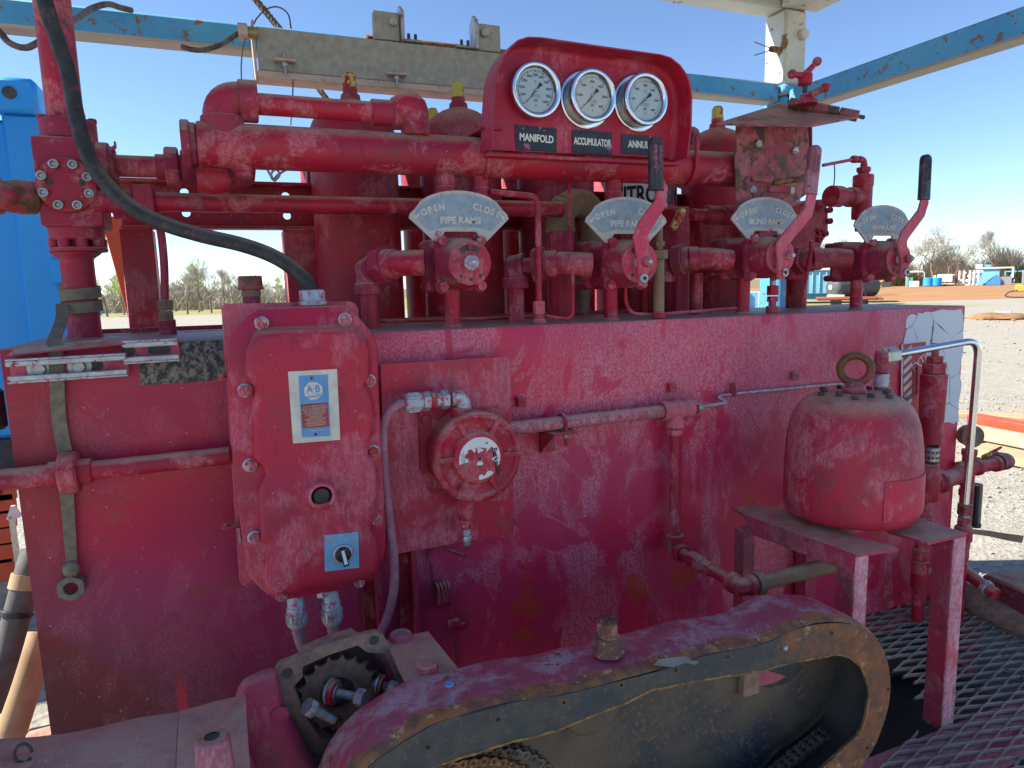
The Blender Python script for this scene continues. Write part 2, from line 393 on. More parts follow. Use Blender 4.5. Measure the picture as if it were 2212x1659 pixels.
def tank_mat():
    n = NT('tank_front_enamel'); X, Y, Z = n.sep()[0:3]
    wob = n.ma('MULTIPLY_ADD', n.noise(2.2, 4, .6), .5, -.25)
    xx = n.ma('ADD', X, wob); zz = n.ma('ADD', Z, n.ma('MULTIPLY', wob, .5))
    c = n.mix(n.rng(n.noise(2.6, 4, .55), .38, .62), (.62, .016, .062), (.52, .026, .09))
    left = n.rng(xx, .42, .05)
    c = n.mix(n.ma('MULTIPLY', left, .8), c, n.mix(n.rng(n.noise(3.5, 3), .4, .6), (.44, .010, .045), (.32, .012, .048)))
    # brown-red older coat by the left edge and a magenta overspray with a sharp curved border
    c = n.mix(n.ma('MULTIPLY', n.rng(xx, -.26, -.38), .5), c, (.26, .03, .025))
    d = n.ma('ADD', n.ma('MULTIPLY', X, 1.0), n.ma('MULTIPLY', Z, .9)); d = n.ma('ADD', d, n.ma('MULTIPLY', n.noise(6, 2), .05))
    mg = n.ma('MULTIPLY', n.rng(d, .415, .425), n.ma('MULTIPLY', n.rng(Z, 1.10, .85), n.rng(X, .75, .2)))
    c = n.mix(n.ma('MULTIPLY', mg, .55), c, (.36, .05, .15))
    sw = n.ma('MULTIPLY', n.rng(n.noise(5.5, 5, .6, vec=n.map((.5, 1, 1.7))), .55, .62), left)
    c = n.mix(n.ma('MULTIPLY', sw, .5), c, (.30, .06, .04))
    shade_low = n.rng(n.ma('ADD', n.ma('ADD', n.ma('MULTIPLY', X, .55), Z), n.ma('MULTIPLY', n.noise(7, 5, .6), .10)), .98, .48)
    c = n.mix(n.ma('MULTIPLY', shade_low, .85), c, (.035, .006, .014))  # shade painted in: tank colour falls to black towards the lower left
    # chalk
    vert = n.noise(4.2, 7, .62, vec=n.map((1.3, 1, .62)), dist=.6)
    hi = n.ma('MULTIPLY', n.rng(zz, .95, 1.32), n.rng(xx, .15, .42))
    thr = n.ma('SUBTRACT', vert, n.ma('MULTIPLY_ADD', hi, -.13, .07))
    zone = n.rng(n.ma('ADD', thr, n.ma('MULTIPLY', n.noise(24, 7, .75), .16)), .47, .60)
    cell = n.noise(190, 3, .6, vec=n.map((1, 1, .75))); fine = n.noise(60, 8, .75, vec=n.map((1.6, 1, .4)))
    mot = n.rng(n.ma('ADD', n.ma('MULTIPLY', cell, .70), n.ma('MULTIPLY', fine, .40)), .46, .66)
    zone = n.ma('MULTIPLY', zone, n.rng(n.noise(3.4, 5, .6, vec=n.map((1, 1, .8)), dist=.8), .44, .462, .10, 1))
    zone = n.ma('MULTIPLY', zone, n.rng(n.noise(10, 3, .5, vec=n.map((1.2, 1, .35)), dist=.4), .34, .37, .3, 1))
    chalk = n.ma('MULTIPLY', n.ma('MULTIPLY', zone, n.ma('MULTIPLY_ADD', mot, .66, .16)), n.rng(n.noise(2.3, 3), .3, .6, .38, .85))
    chalk = n.ma('MULTIPLY', chalk, n.rng(X, -.1, .6, .22, 1.0), clamp=True)
    c = n.mix(chalk, c, n.mix(n.noise(4, 2), (.64, .22, .27), (.70, .36, .41)))
    # red drips over the chalk
    dr = n.rng(n.noise(17, 2, .4, vec=n.map((1, 1, .06))), .655, .68)
    dr = n.ma('MULTIPLY', dr, n.rng(n.noise(1.7, 3, .5, vec=n.map((1.2, 1, 1))), .42, .55))
    c = n.mix(n.ma('MULTIPLY', dr, .8), c, (.50, .015, .05))
    # soft vertical soot runs
    c = n.mix(n.rng(n.noise(4.5, 3, .5, vec=n.map((1, 1, .22))), .55, .74, 0, .35), c, (.36, .035, .075))
    c = n.mix(n.rng(n.noise(62, 8, .75), .705, .72, 0, .85), c, (.07, .03, .035))
    c = n.mix(n.ma('MULTIPLY', n.rng(n.noise(30, 9, .78, vec=n.map((1, 1, .45))), .60, .63), .35), c, (.46, .10, .12))
    # tan scuffs and a few orange patches low down
    c = n.mix(n.ma('MULTIPLY', n.rng(n.noise(9, 8, .72, vec=n.map((1.3, 1, .5))), .66, .70), .55), c, (.50, .26, .20))
    og = n.ma('MULTIPLY', n.rng(n.noise(8, 3, .5), .60, .63), n.ma('MULTIPLY', n.rng(Z, .98, .90), n.rng(X, .45, .6)))
    c = n.mix(n.ma('MULTIPLY', og, .6), c, (.48, .06, .012))
    # bare black scorched rectangle behind the strut, top left
    bx = n.ma('MULTIPLY', n.ma('MULTIPLY', n.rng(X, -.175, -.17), n.rng(X, .30, .29)), n.rng(n.ma('ADD', Z, n.ma('MULTIPLY', n.noise(60, 5), .006)), 1.366, 1.369))
    bc = n.mix(n.rng(n.noise(70, 6, .7, vec=n.map((1, 1, .8))), .45, .56), (.025, .024, .024), (.20, .165, .13))
    bc = n.mix(n.rng(n.noise(95, 6, .7), .60, .63), bc, (.30, .05, .06))
    c = n.mix(n.ma('MULTIPLY', bx, n.rng(Y, .02, .01)), c, bc)
    nz = n.sep(n.g.outputs['Normal'])[2]
    dz = n.ma('MULTIPLY', n.rng(nz, .5, .9), n.rng(n.noise(16, 7, .7), .22, .55, .35, 1))
    c = n.mix(n.ma('MULTIPLY', dz, .92), c, n.mix(n.noise(45, 5, .7), (.23, .19, .16), (.36, .31, .27)))
    dd = n.vor(55, out=0); cs = n.vor(55, out=1)
    sp = n.ma('MULTIPLY', n.rng(dd, .04, .08, 1, 0), n.rng(n.sep(cs)[0], .60, .64))
    c = n.mix(n.ma('MULTIPLY', sp, .8), c, (.72, .62, .64))
    sp2 = n.ma('MULTIPLY', n.rng(n.vor(150, out=0), .05, .1, 1, 0), n.rng(n.sep(n.vor(150, out=1))[1], .7, .72))
    c = n.mix(n.ma('MULTIPLY', sp2, .5), c, (.66, .52, .55))
    rg = n.ma('MULTIPLY_ADD', chalk, .30, .40)
    bp = n.ma('ADD', n.ma('MULTIPLY', cell, .6), n.ma('ADD', n.ma('MULTIPLY', chalk, .5), n.ma('MULTIPLY', n.noise(3, 2), 2.0)))
    return n.fin(c, rg, 0., bp, .35, .003)
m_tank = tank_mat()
# ---------------------------------------------------------------- ground
random.seed(4)
def ground_mat():
    n = NT('yard_ground'); X, Y, Z = n.sep()[0:3]
    dep = n.ma('ADD', n.ma('MULTIPLY', X, sin(YAW)), n.ma('MULTIPLY', Y, cos(YAW)))
    lat = n.ma('SUBTRACT', n.ma('MULTIPLY', X, cos(YAW)), n.ma('MULTIPLY', Y, sin(YAW)))
    wob = n.ma('MULTIPLY_ADD', n.noise(.25, 4, .6), 8, -4)
    g = n.mix(n.rng(n.noise(3, 5, .7), .35, .65), (.38, .345, .275), (.30, .27, .21))
    st = n.vor(38, out=1); g = n.mix(.5, g, n.mix(n.sep(st)[0], (.19, .175, .15), (.42, .39, .33)))
    g = n.mix(n.ma('MULTIPLY', n.rng(n.noise(.5, 5, .7), .56, .66), .5), g, (.42, .27, .14))
    dirt = n.mix(n.rng(n.noise(.3, 6, .65, vec=n.map((.4, 2.2, 1), rot=(0, 0, YAW))), .35, .65), (.38, .20, .085), (.29, .145, .06))
    grass = n.mix(n.rng(n.noise(.8, 5, .7), .35, .65), (.20, .22, .055), (.34, .27, .12))
    d2 = n.ma('ADD', dep, n.ma('MULTIPLY', wob, .5))
    right = n.rng(n.ma('ADD', lat, wob), 12, 14)
    col = n.mix(n.ma('MULTIPLY', right, n.rng(d2, 37, 39)), g, dirt)
    near = n.ma('MULTIPLY', n.ma('MULTIPLY', n.rng(d2, 29, 31), n.rng(d2, 50, 46)), n.ma('MULTIPLY', n.rng(lat, 10, 12), n.rng(lat, 25, 20)))
    col = n.mix(near, col, grass)
    left = n.ma('MULTIPLY', n.rng(d2, 48, 52), n.rng(lat, 8, 2))
    col = n.mix(left, col, grass)
    col = n.mix(n.rng(dep, 108, 114), col, (.20, .15, .08))
    return n.fin(col, .95, 0, n.ma('ADD', n.noise(60, 5, .7), n.vor(38)), .8, .01)
m_ground = ground_mat()
gm = M(); gm.add([(-900, -600, 0), (1400, -600, 0), (1400, 1500, 0), (-900, 1500, 0)], [(0, 1, 2, 3)])
struct(gm.build('ground', m_ground, smooth=0))
# stones lying on the gravel beside the skid
m_stone = simple('limestone_gravel', (.42, .39, .34), (.22, .20, .17), .9, 0, 9, .3)
st = M()
def stone(m, c, r):
    t = [(1, 0, -.5), (-.3, .95, -.5), (-.8, -.6, -.5), (.5, .5, .45), (-.6, .3, .4), (.1, -.8, .5)]
    a = random.uniform(0, 6.3)
    vs = [(c[0]+(x*cos(a)-y*sin(a))*r*random.uniform(.7, 1.2), c[1]+(x*sin(a)+y*cos(a))*r*random.uniform(.7, 1.2), c[2]+(z+.5)*r*random.uniform(.5, .8)) for x, y, z in t]
    m.add(vs, [(0, 1, 2), (0, 3, 1), (1, 3, 4), (1, 4, 2), (2, 4, 5), (2, 5, 0), (0, 5, 3), (3, 5, 4)])
for i in range(5200):
    x = random.uniform(2.9, 9); y = random.uniform(-1.5, 6.5)
    stone(st, (x, y, 0), random.choice([.006, .009, .013, .018]) * (1+(x-2.9)*.05))
for i in range(900):
    x = random.uniform(6, 26); y = random.uniform(2, 22); stone(st, (x, y, 0), random.uniform(.015, .05))
o = st.build('gravel_stones', m_stone, smooth=0); tag(o, 'loose pale limestone gravel scattered over the yard on the right', 'gravel'); o['kind'] = 'stuff'
# ---------------------------------------------------------------- trees
m_bark = simple('bare_bark', (.24, .20, .155), (.17, .14, .11), .9, 0, 3, .3)
m_twig = simple('bare_twigs', (.40, .37, .31), (.31, .285, .24), .9, 0, 1.2, .1)
m_bud = simple('spring_buds', (.50, .55, .16), (.38, .46, .14), .8, 0, 1, .1)
m_ever = simple('evergreen_needles', (.15, .17, .085), (.10, .12, .06), .9, 0, 2, .1)
m_brush = simple('dry_brush', (.42, .37, .28), (.32, .28, .21), .9, 0, .6, .1)
def tree_mesh(h, spread, seed, levels=5, bare=True):
    rnd = random.Random(seed); trunk = M(); crown = M()
    def br(p, d, L, r, lv):
        n = 3; pts = [p]; q = p.copy(); dd = d.copy()
        for i in range(n):
            dd = (dd + V((rnd.uniform(-.16, .16), rnd.uniform(-.16, .16), rnd.uniform(-.02, .13)))).normalized()
            q = q + dd*(L/n); pts.append(q.copy())
        m = trunk if lv >= levels-1 else crown
        m.tube(pts, [r*(1-.22*i) for i in range(n+1)], 5 if lv >= levels-1 else 3, cap=False)
        if lv == 0: return
        k = rnd.choice([3, 4]) if lv > 2 else 6
        for i in range(k):
            a = rnd.uniform(0, 6.283); t = rnd.uniform(.45, 1); b = pts[min(n, 1+int(t*n))] if t < .95 else pts[-1]
            ax = dd.orthogonal().normalized(); ax.rotate(Matrix.Rotation(a, 3, dd))
            nd = (dd*1.0 + ax*rnd.uniform(.45, .95)*spread).normalized()
            br(b, nd, L*rnd.uniform(.55, .8), max(r*.55, .011), lv-1)
    br(V((0, 0, 0)), V((rnd.uniform(-.05, .05), rnd.uniform(-.05, .05), 1)), h*.33, h*.022, levels)
    return trunk, crown
protos = []
def plant(mt, mc, x, y, label, group, name='bare_tree', s=1.0, rz=0, base=None):
    t = T(name, label, 'tree', (x, y, 0), group)
    for nm, me in (('trunk', mt), ('crown', mc)):
        o = bpy.data.objects.new(nm, me); COL.objects.link(o); o.parent = t
    t.rotation_euler.z = rz; t.scale = (s, s, s); return t
def meshof(m, name, mat):
    o = m.build(name, mat, smooth=0); me = o.data; bpy.data.objects.remove(o); return me
PM = []
for k, (sp, lv) in enumerate([(1.0, 5), (.8, 5), (1.25, 5), (.6, 5)]):
    a, b = tree_mesh(10, sp, 20+k, lv); PM.append((meshof(a, 'trunk', m_bark), meshof(b, 'crown', m_twig)))
ab = tree_mesh(6, .55, 77, 5); PB = (meshof(ab[0], 'trunk', m_bark), meshof(ab[1], 'crown', m_bud))
def gx(px, d):
    "ground point under picture column px at distance d"
    r = ray(px, 620); r.z = 0; r.normalize(); p = CAM + r*d; return p.x, p.y
RT_TREES = [(2018, 104, .95, 2, 'tall spreading bare tree behind the white sheds on the right skyline', 'wide'),
 (1985, 112, .72, 3, 'slim bare tree just left of the tall spreading one on the right skyline', ''),
 (2048, 118, .78, 1, 'bare tree close behind the right side of the tall spreading tree', ''),
 (2110, 125, .74, 2, 'bare tree behind the white rack and blue hopper', ''),
 (2150, 118, .80, 3, 'upright bare tree behind the blue hopper', ''),
 (2075, 126, .62, 0, 'low bare tree between the rack and the tall spreading tree', ''),
 (1945, 120, .66, 1, 'small bare tree showing to the right of the annular valve handle', ''),
 (1896, 128, .60, 3, 'thin bare tree seen left of the annular valve pipe', ''),
 (1786, 118, .82, 1, 'thin bare tree between the flanged block and the annular valve', ''),
 (1738, 125, .80, 3, 'bare tree showing just right of the blind rams lever', ''),
 (2195, 128, .62, 0, 'bare tree at the right edge of the picture', '')]
for px, d, s, k, lb, _ in RT_TREES:
    x, y = gx(px, d); plant(*PM[k], x, y, lb, 'bare trees along the far side of the yard', s=s, rz=random.uniform(0, 6))
LT = [(225, 62, .42, 1, 'bare tree between the muddy pipe and the red upright'), (208, 70, .36, 3, 'small bare tree hard against the muddy pipe'),
 (245, 72, .40, 0, 'bare bush tree behind the orange brace'), (400, 60, .40, 3, 'leaning bare tree in the opening left of the hose'),
 (425, 64, .46, 0, 'bare tree in the middle of the opening under the red beam'), (452, 61, .44, 1, 'bare tree right of the middle of the opening'),
 (478, 66, .40, 3, 'bare tree near the pipe cap at the right of the opening'), (375, 70, .34, 2, 'low bare tree by the small red upright pipe'),
 (590, 72, .34, 0, 'low bare tree beside the threaded pipe cap'), (560, 78, .36, 1, 'small bare tree right behind the threaded pipe cap')]
for px, d, s, k, lb in LT:
    x, y = gx(px, d); plant(*PM[k], x, y, lb, 'bare trees at the left edge of the yard', s=s, rz=random.uniform(0, 6))
for px, d, s, lb in [(432, 68, .80, 'budding light green tree in the opening under the red beam'), (262, 66, .62, 'budding light green tree behind the orange brace'),
                     (610, 84, .6, 'budding tree beside the right red upright')]:
    x, y = gx(px, d); plant(*PB, x, y, lb, 'trees in light green bud', name='budding_tree', s=s)
def thicket(name, mat, px0, px1, d0, d1, h, nb, label, seed, wd=.05):
    rnd = random.Random(seed); m = M()
    for i in range(nb):
        px = rnd.uniform(px0, px1); d = rnd.uniform(d0, d1); x, y = gx(px, d); hh = h*rnd.uniform(.4, 1)*(0.8+.3*sin(px*.05)+.15*sin(px*.17))
        bx = x+rnd.uniform(-1, 1)*hh*.5; z0 = rnd.uniform(0, .45)*hh if i % 3 else 0
        ww = wd*rnd.uniform(.6, 1.5)
        m.add([(x-ww*cos(YAW), y+ww*sin(YAW), z0), (x+ww*cos(YAW), y-ww*sin(YAW), z0), (bx, y+rnd.uniform(-1, 1), z0+hh*rnd.uniform(.35, .6))], [(0, 1, 2)])
    o = m.build(name, mat, smooth=0); tag(o, label, 'brush'); o['kind'] = 'stuff'
thicket('far_brush', m_brush, 195, 680, 74, 92, 4.2, 16000, 'dense tan leafless brush along the left side of the yard', 1, .04)
thicket('far_brush', m_brush, 1700, 2260, 124, 140, 7.0, 24000, 'brown leafless woodland belt behind the sheds on the right', 2, .05)
thicket('far_evergreens', m_ever, 180, 700, 96, 110, 3.4, 6000, 'dark green wood on the skyline seen through the left opening', 3, .16)
thicket('far_evergreens', m_ever, 2180, 2260, 112, 122, 3.4, 2500, 'evergreen clump at the far right behind the blue frame', 5, .14)
thicket('far_evergreens', m_ever, 1925, 1985, 106, 112, 3.2, 1500, 'dark green bushes below the small bare tree near the canopy shed', 6, .12)
# ---------------------------------------------------------------- far yard equipment (all between 30 and 110 m away)
m_fw = simple('far_white_steel', (.70, .69, .62), (.60, .58, .50), .6)
m_fb = simple('far_light_blue', (.16, .42, .62), (.22, .48, .66), .5)
m_fb2 = simple('far_deep_blue', (.06, .22, .48), (.08, .26, .5), .5)
m_fr = simple('far_red_frame', (.42, .10, .07), (.3, .08, .06), .6)
m_fy = simple('far_yellow', (.60, .40, .06), (.5, .33, .05), .55)
m_fg = simple('far_grey', (.30, .31, .31), (.22, .23, .23), .6)
m_fgr = simple('far_teal', (.12, .38, .32), (.10, .32, .30), .6)
m_dark = simple('far_dark', (.05, .05, .055), (.08, .08, .08), .7)
AX = V((cos(YAW+radians(25)), -sin(YAW+radians(25)), 0))
class Far:
    "local frame at a ground point: u across the view, v away from the camera, metres"
    def __init__(s, px, d, k=1.0):
        x, y = gx(px, d); s.o = V((x, y, 0)); r = (s.o-CAM); r.z = 0; s.v = r.normalized(); s.u = V((s.v.y, -s.v.x, 0)); s.k = k
    def p(s, u, v, z): return s.o + (s.u*u + s.v*v + V((0, 0, z)))*s.k
    def box(s, m, u0, u1, v0, v1, z0, z1, ch=.02):
        mm = Matrix((s.u, s.v, V((0, 0, 1)))).transposed().to_4x4(); mm.translation = s.o; k = s.k
        return m.box((u0*k, v0*k, z0*k), (u1*k, v1*k, z1*k), ch, mm)
def blue_skid(px, d, lb, w, h, name='pump_skid'):
    F = Far(px, d); t = T(name, lb, 'equipment skid', F.o)
    F.box(M(), -w/2, w/2, 0, 1.2, .12, .3).build('base_rail', m_fb2, t)
    for i in range(4): F.box(M(), -w/2+i*w/3.3, -w/2+i*w/3.3+.08, 0, .08, .3, h).build('post', m_fb, t)
    F.box(M(), -w/2, w/2, .1, 1.0, .3, h*.55).build('housing', m_fb, t)
    F.box(M(), -w/2, w/2, 0, .1, h-.08, h).build('top_rail', m_fb, t)
    F.box(M(), -w*.15, w*.2, -.15, .1, .35, h*.5).build('panel', m_fg, t); return t
F = Far(1628, 22); t = T('skid_unit', 'light blue equipment skid seen under the blind rams valve', 'equipment skid', F.o)
F.box(M(), -.55, .9, 0, 1.4, .35, 1.15).build('housing', m_fb, t); F.box(M(), -.6, .95, -.05, 1.5, .12, .35).build('base_rail', m_fw, t)
for i in range(3): F.box(M(), -.45+i*.3, -.43+i*.3, -.06, -.01, .3, 1.15).build('seam', m_fw, t)
F.box(M(), -.3, .05, -.25, -.02, .45, .65).build('valve_cluster', m_dark, t)
F = Far(1668, 20); t = T('square_column', 'plain pale blue square column beside the small threaded fitting', 'column', F.o)
F.box(M(), -.28, .55, 0, .5, 0, 1.35).build('shaft', m_fb, t); F.box(M(), -.32, .59, -.03, .55, 1.35, 1.4).build('cap_plate', m_fb, t)
# long blue mud tank
F = Far(1792, 44); t = T('mud_tank', 'long blue ribbed steel tank trailer behind the valves on the right', 'tank trailer', F.o)
F.box(M(), -3.2, 1.8, 0, 2.6, .55, 1.9, .05).build('tank_body', m_fb, t)
for i in range(14): F.box(M(), -3.15+i*.37, -3.09+i*.37, -.07, -.003, .6, 1.85).build('rib', m_fb, t)
F.box(M(), -3.3, 1.9, -.12, .02, 1.9, 2.02).build('top_rail', m_fw, t); F.box(M(), -3.2, 1.7, .2, 2.3, .25, .55).build('underframe', m_fb2, t)
for i in range(8): F.box(M(), -3.0+i*.6, -2.94+i*.6, .1, .16, 2.02, 2.75).build('railing_post', m_fy, t)
F = Far(1815, 60); t = T('drum_row', 'row of white and blue drums showing above the long blue tank', 'drums', F.o)
for i in range(7): M().cyl(F.p(-3+i*.75, 0, 1.6), F.p(-3+i*.75, 0, 2.5), .32, 10, .03).build('drum', [m_fw, m_fb][i % 2], t)
F.box(M(), -3.6, 2.2, -.5, .6, 1.3, 1.6).build('rack_deck', m_fy, t); F.box(M(), -3.4, -3.2, -.3, .3, 0, 1.3).build('rack_leg', m_fg, t); F.box(M(), 1.7, 1.9, -.3, .3, 0, 1.3).build('rack_leg', m_fg, t)
m_dkg = simple('dark_grey_tank', (.10, .105, .11), (.07, .07, .075), .5)
# vacuum tank on a red trailer
F = Far(1822, 40, .80); t = T('tank_trailer', 'dark grey round tank on a red flat trailer parked on the grass', 'trailer', F.o)
ax = (F.u*.75+F.v*.65).normalized()
c0 = F.p(-.75, 0, 1.22)
M().lathe(c0, ax, [(0, 0), (.02, .35), (.12, .52), (.25, .58), (2.6, .58), (2.8, .4), (2.85, 0)], 20, 0).build('tank', m_dkg, t)
M().lathe(c0-ax*.03, ax, [(0, 0), (0, .13), (.03, .13)], 12, 0).build('inspection_hatch', m_fw, t)
F.box(M(), -1.5, 2.3, -.7, 1.9, .38, .52).build('deck', m_fr, t); F.box(M(), -.95, .1, -.4, .4, .52, .74).build('cradle', m_fw, t)
F.box(M(), -1.6, 1.9, -.78, -.7, .44, .62).build('side_rail', m_fr, t)
for u in (-.4, 1.0): M().cyl(F.p(u, -.6, .28), F.p(u, -.35, .28), .28, 14, .03).build('wheel', m_dark, t)
F = Far(1866, 40, .9); t = T('drawbar_jack', 'black trailer drawbar jack standing right of the red trailer', 'jack', F.o)
F.box(M(), -.2, .25, 0, .35, 0, .42).build('battery_box', m_dark, t); M().tube([F.p(-.1, 0, .42), F.p(.02, 0, 1.0), F.p(.16, 0, .45)], .025, 6).build('handle', m_dark, t)
# things along the far edge of the dirt
def far_line():
    F = Far(1912, 100, .62); t = T('yellow_loader', 'yellow machine half hidden behind the annular valve', 'loader', F.o)
    F.box(M(), -2.4, .9, 0, 2, .7, 2.1, .2).build('body', m_fy, t); F.box(M(), -.6, .8, .2, 1.8, 2.1, 3.1, .1).build('cab', m_fy, t)
    for u in (-1.9, .2): M().cyl(F.p(u, -.2, .6), F.p(u, .4, .6), .6, 14, .05).build('wheel', m_dark, t)
    F.box(M(), -3.6, -2.4, .4, .9, .3, .8, .05).build('bucket', m_fg, t)
    F = Far(1878, 96, .7); t = T('teal_container', 'small teal and cream box row left of the yellow machine', 'container', F.o)
    F.box(M(), -2.2, -.2, 0, 2, .1, 1.7).build('box', m_fgr, t); F.box(M(), -.1, 1.2, 0, 2, .1, 1.4).build('box', m_fw, t)
    F = Far(1976, 98, .5); t = T('canopy_shed', 'small white canopy on posts beside the annular valve handle', 'canopy', F.o)
    bm_ = M().slab([F.p(-2.1, 0, 3.1), F.p(-1.6, 0, 3.75), F.p(0, 0, 3.95), F.p(1.6, 0, 3.75), F.p(2.1, 0, 3.1), F.p(1.5, 0, 3.5), F.p(-1.5, 0, 3.5)], F.v*2.5, 0); bm_.build('roof', m_fw, t)
    for u in (-1.9, 1.9): F.box(M(), u-.08, u+.08, 0, .16, 0, 3.2).build('post', m_fw, t)
    F.box(M(), -1.8, -.5, .5, 2, 0, 2.3).build('booth', m_fgr, t); F.box(M(), -1.2, .9, -.3, .4, 0, 1.4).build('counter', m_fw, t)
    F = Far(1999, 100, .55); t = T('skid_row', 'row of grey and white pumps right of the small canopy', 'equipment', F.o)
    for i in range(4): F.box(M(), -1.6+i*.95, -1.0+i*.95, 0, 1, .1, 1.0+.5*(i % 2)).build('pump', [m_fg, m_fw, m_dark, m_fg][i], t)
    F.box(M(), -1.8, 2.3, -.1, .05, .0, .15).build('rail', m_fw, t)
    F = Far(2016, 97, .7); t = T('blue_drums', 'pair of bright blue drums between the pumps and the grey box', 'drums', F.o)
    for i in range(2): M().cyl(F.p(-.75+i*1.2, 0, .1), F.p(-.75+i*1.2, 0, 1.5), .55, 14, .05).build('drum', m_contb, t)
    F = Far(2040, 98, .55); t = T('grey_box_trailer', 'pale grey box on a low white frame', 'box trailer', F.o)
    F.box(M(), -1.4, 1.4, 0, 2, .9, 2.6).build('box', m_fw, t); F.box(M(), -1.6, 1.7, -.1, 2.1, .4, .6).build('frame', m_fw, t)
    F.box(M(), -2.1, -1.6, 0, .5, .1, 2.4).build('post', m_fw, t)
    for u in (-1, 0, 1): F.box(M(), u-.06, u+.06, 0, .12, 0, .9).build('leg', m_fg, t)
    F = Far(2092, 99, .5); t = T('white_rack', 'tall white valve rack with rusty end posts', 'rack', F.o)
    for u in (-2.6, 2.5): F.box(M(), u-.12, u+.12, 0, .24, 0, 3.9).build('end_post', m_fr, t)
    F.box(M(), -2.6, 2.5, 0, .2, 3.65, 3.85).build('top_beam', m_dark, t); F.box(M(), -5.6, 2.8, -.1, .3, 0, .3).build('base_beam', m_fw, t)
    for i, (u, z, a) in enumerate([(-1.9, 2.6, .35), (-.9, 3.0, .4), (.1, 2.2, .45), (1.0, 2.9, .4), (1.8, 2.0, .5), (-1.4, 1.2, .4), (-.3, 1.1, .45), (.9, 1.3, .4)]):
        F.box(M(), u-a, u+a, -.2, .5, z-.35, z+.4, .1).build('valve_block', m_fw, t)
    for u in (-1.9, -1.0, .2, 1.0, 1.9): M().cyl(F.p(u, 0, .2), F.p(u, 0, 3.6), .14, 8, 0).build('riser', m_fw, t)
    M().bar(F.p(-5.0, 0, .3), F.p(-3.2, 0, 1.6), .3, .3).build('boom', m_fw, t); F.box(M(), -4.9, -2.8, .2, .8, 2.3, 2.8, .1).build('tray', m_fw, t)
    F = Far(2121, 100, .5); t = T('tall_box_tower', 'beige fronted blue box stacked above the hopper row', 'tower', F.o)
    F.box(M(), -1.5, -.1, 0, 2.2, 2.9, 5.0).build('front_panel', m_fw, t); F.box(M(), -.08, 1.6, .3, 2.4, 2.7, 4.8).build('side_box', m_fb, t)
    F.box(M(), -1.3, 1.2, .3, 2, 0, 2.85).build('lower_box', m_fb2, t)
    F = Far(2139, 98, .5); t = T('blue_hopper', 'bright blue steel hopper with a triangular end under a white beam', 'hopper', F.o)
    F.box(M(), -1.8, 1.6, .4, 2.4, 1.2, 3.8).build('box', m_fb, t)
    M().slab([F.p(-1.0, 0, .1), F.p(1.9, 0, .1), F.p(1.9, 0, 1.5), F.p(1.0, 0, 2.5)], F.v*1.5, 0).build('hopper_end', m_fb2, t)
    M().slab([F.p(-2.6, 0, .1), F.p(-1.6, 0, .1), F.p(.8, 0, 2.3), F.p(-1.9, 0, 2.0)], F.v*.4, 0).build('chute', m_fb, t)
    F.box(M(), -1.9, 4.3, 0, .5, 3.8, 4.15).build('beam', m_fw, t); F.box(M(), 3.9, 4.3, 0, .5, 1.6, 3.8).build('post', m_fw, t); F.box(M(), 1.9, 4.0, .5, 2, 0, 1.9).build('grey_box', m_fg, t)
    F = Far(2196, 112, .5); t = T('pipe_rack', 'light blue open steel frame near the right edge', 'frame', F.o)
    for u in (-2.6, -.6, 1.2, 3.0): F.box(M(), u-.15, u+.15, 0, .3, 0, 3.0).build('post', m_fb, t)
    F.box(M(), -2.8, 3.2, 0, .3, 2.9, 3.2).build('top_beam', m_fb, t); M().bar(F.p(-2.6, 0, 0), F.p(-.8, 0, 3), .2, .2).build('brace', m_fb, t)
    for u in (-1.6, .3): F.box(M(), u-.3, u+.3, .6, 1.2, 0, 1.6).build('drum', m_fw, t)
    F = Far(2166, 165, .30); F.o.z = 2.0; t = T('metal_barn', 'pale roofed barn standing among trees far right', 'barn', F.o)
    F.box(M(), -5, 9, 0, 8, 0, 6.0).build('wall', m_fb, t)
    M().slab([F.p(-5.4, -.4, 5.9), F.p(-1.5, -.4, 9.2), F.p(2.4, -.4, 5.9)], F.v*.3, 0).build('gable', m_fb, t)
    M().slab([F.p(-1.5, -.2, 9.2), F.p(8.5, -.2, 9.2), F.p(10, -.2, 6.0), F.p(2.4, -.2, 6.0)], F.v*.4+V((0, 0, .1)), 0).build('roof', m_fw, t)
    F = Far(2206, 50, .8); t = T('loader_bucket', 'yellow and black machine end with a hoop at the right edge', 'loader', F.o)
    F.box(M(), -.35, 1.6, 0, 1.2, .45, .95, .05).build('counterweight', m_fy, t); F.box(M(), 0, 1.6, 0, 1.0, .95, 2.0).build('engine_cover', m_fg, t)
    M().tube(smoothpath([F.p(-.2, 0, .55), F.p(-.75, 0, .4), F.p(-.85, 0, .12), F.p(0, 0, .05), F.p(1.5, 0, .05)], 4), .04, 6).build('hoop', m_dark, t)
far_line()
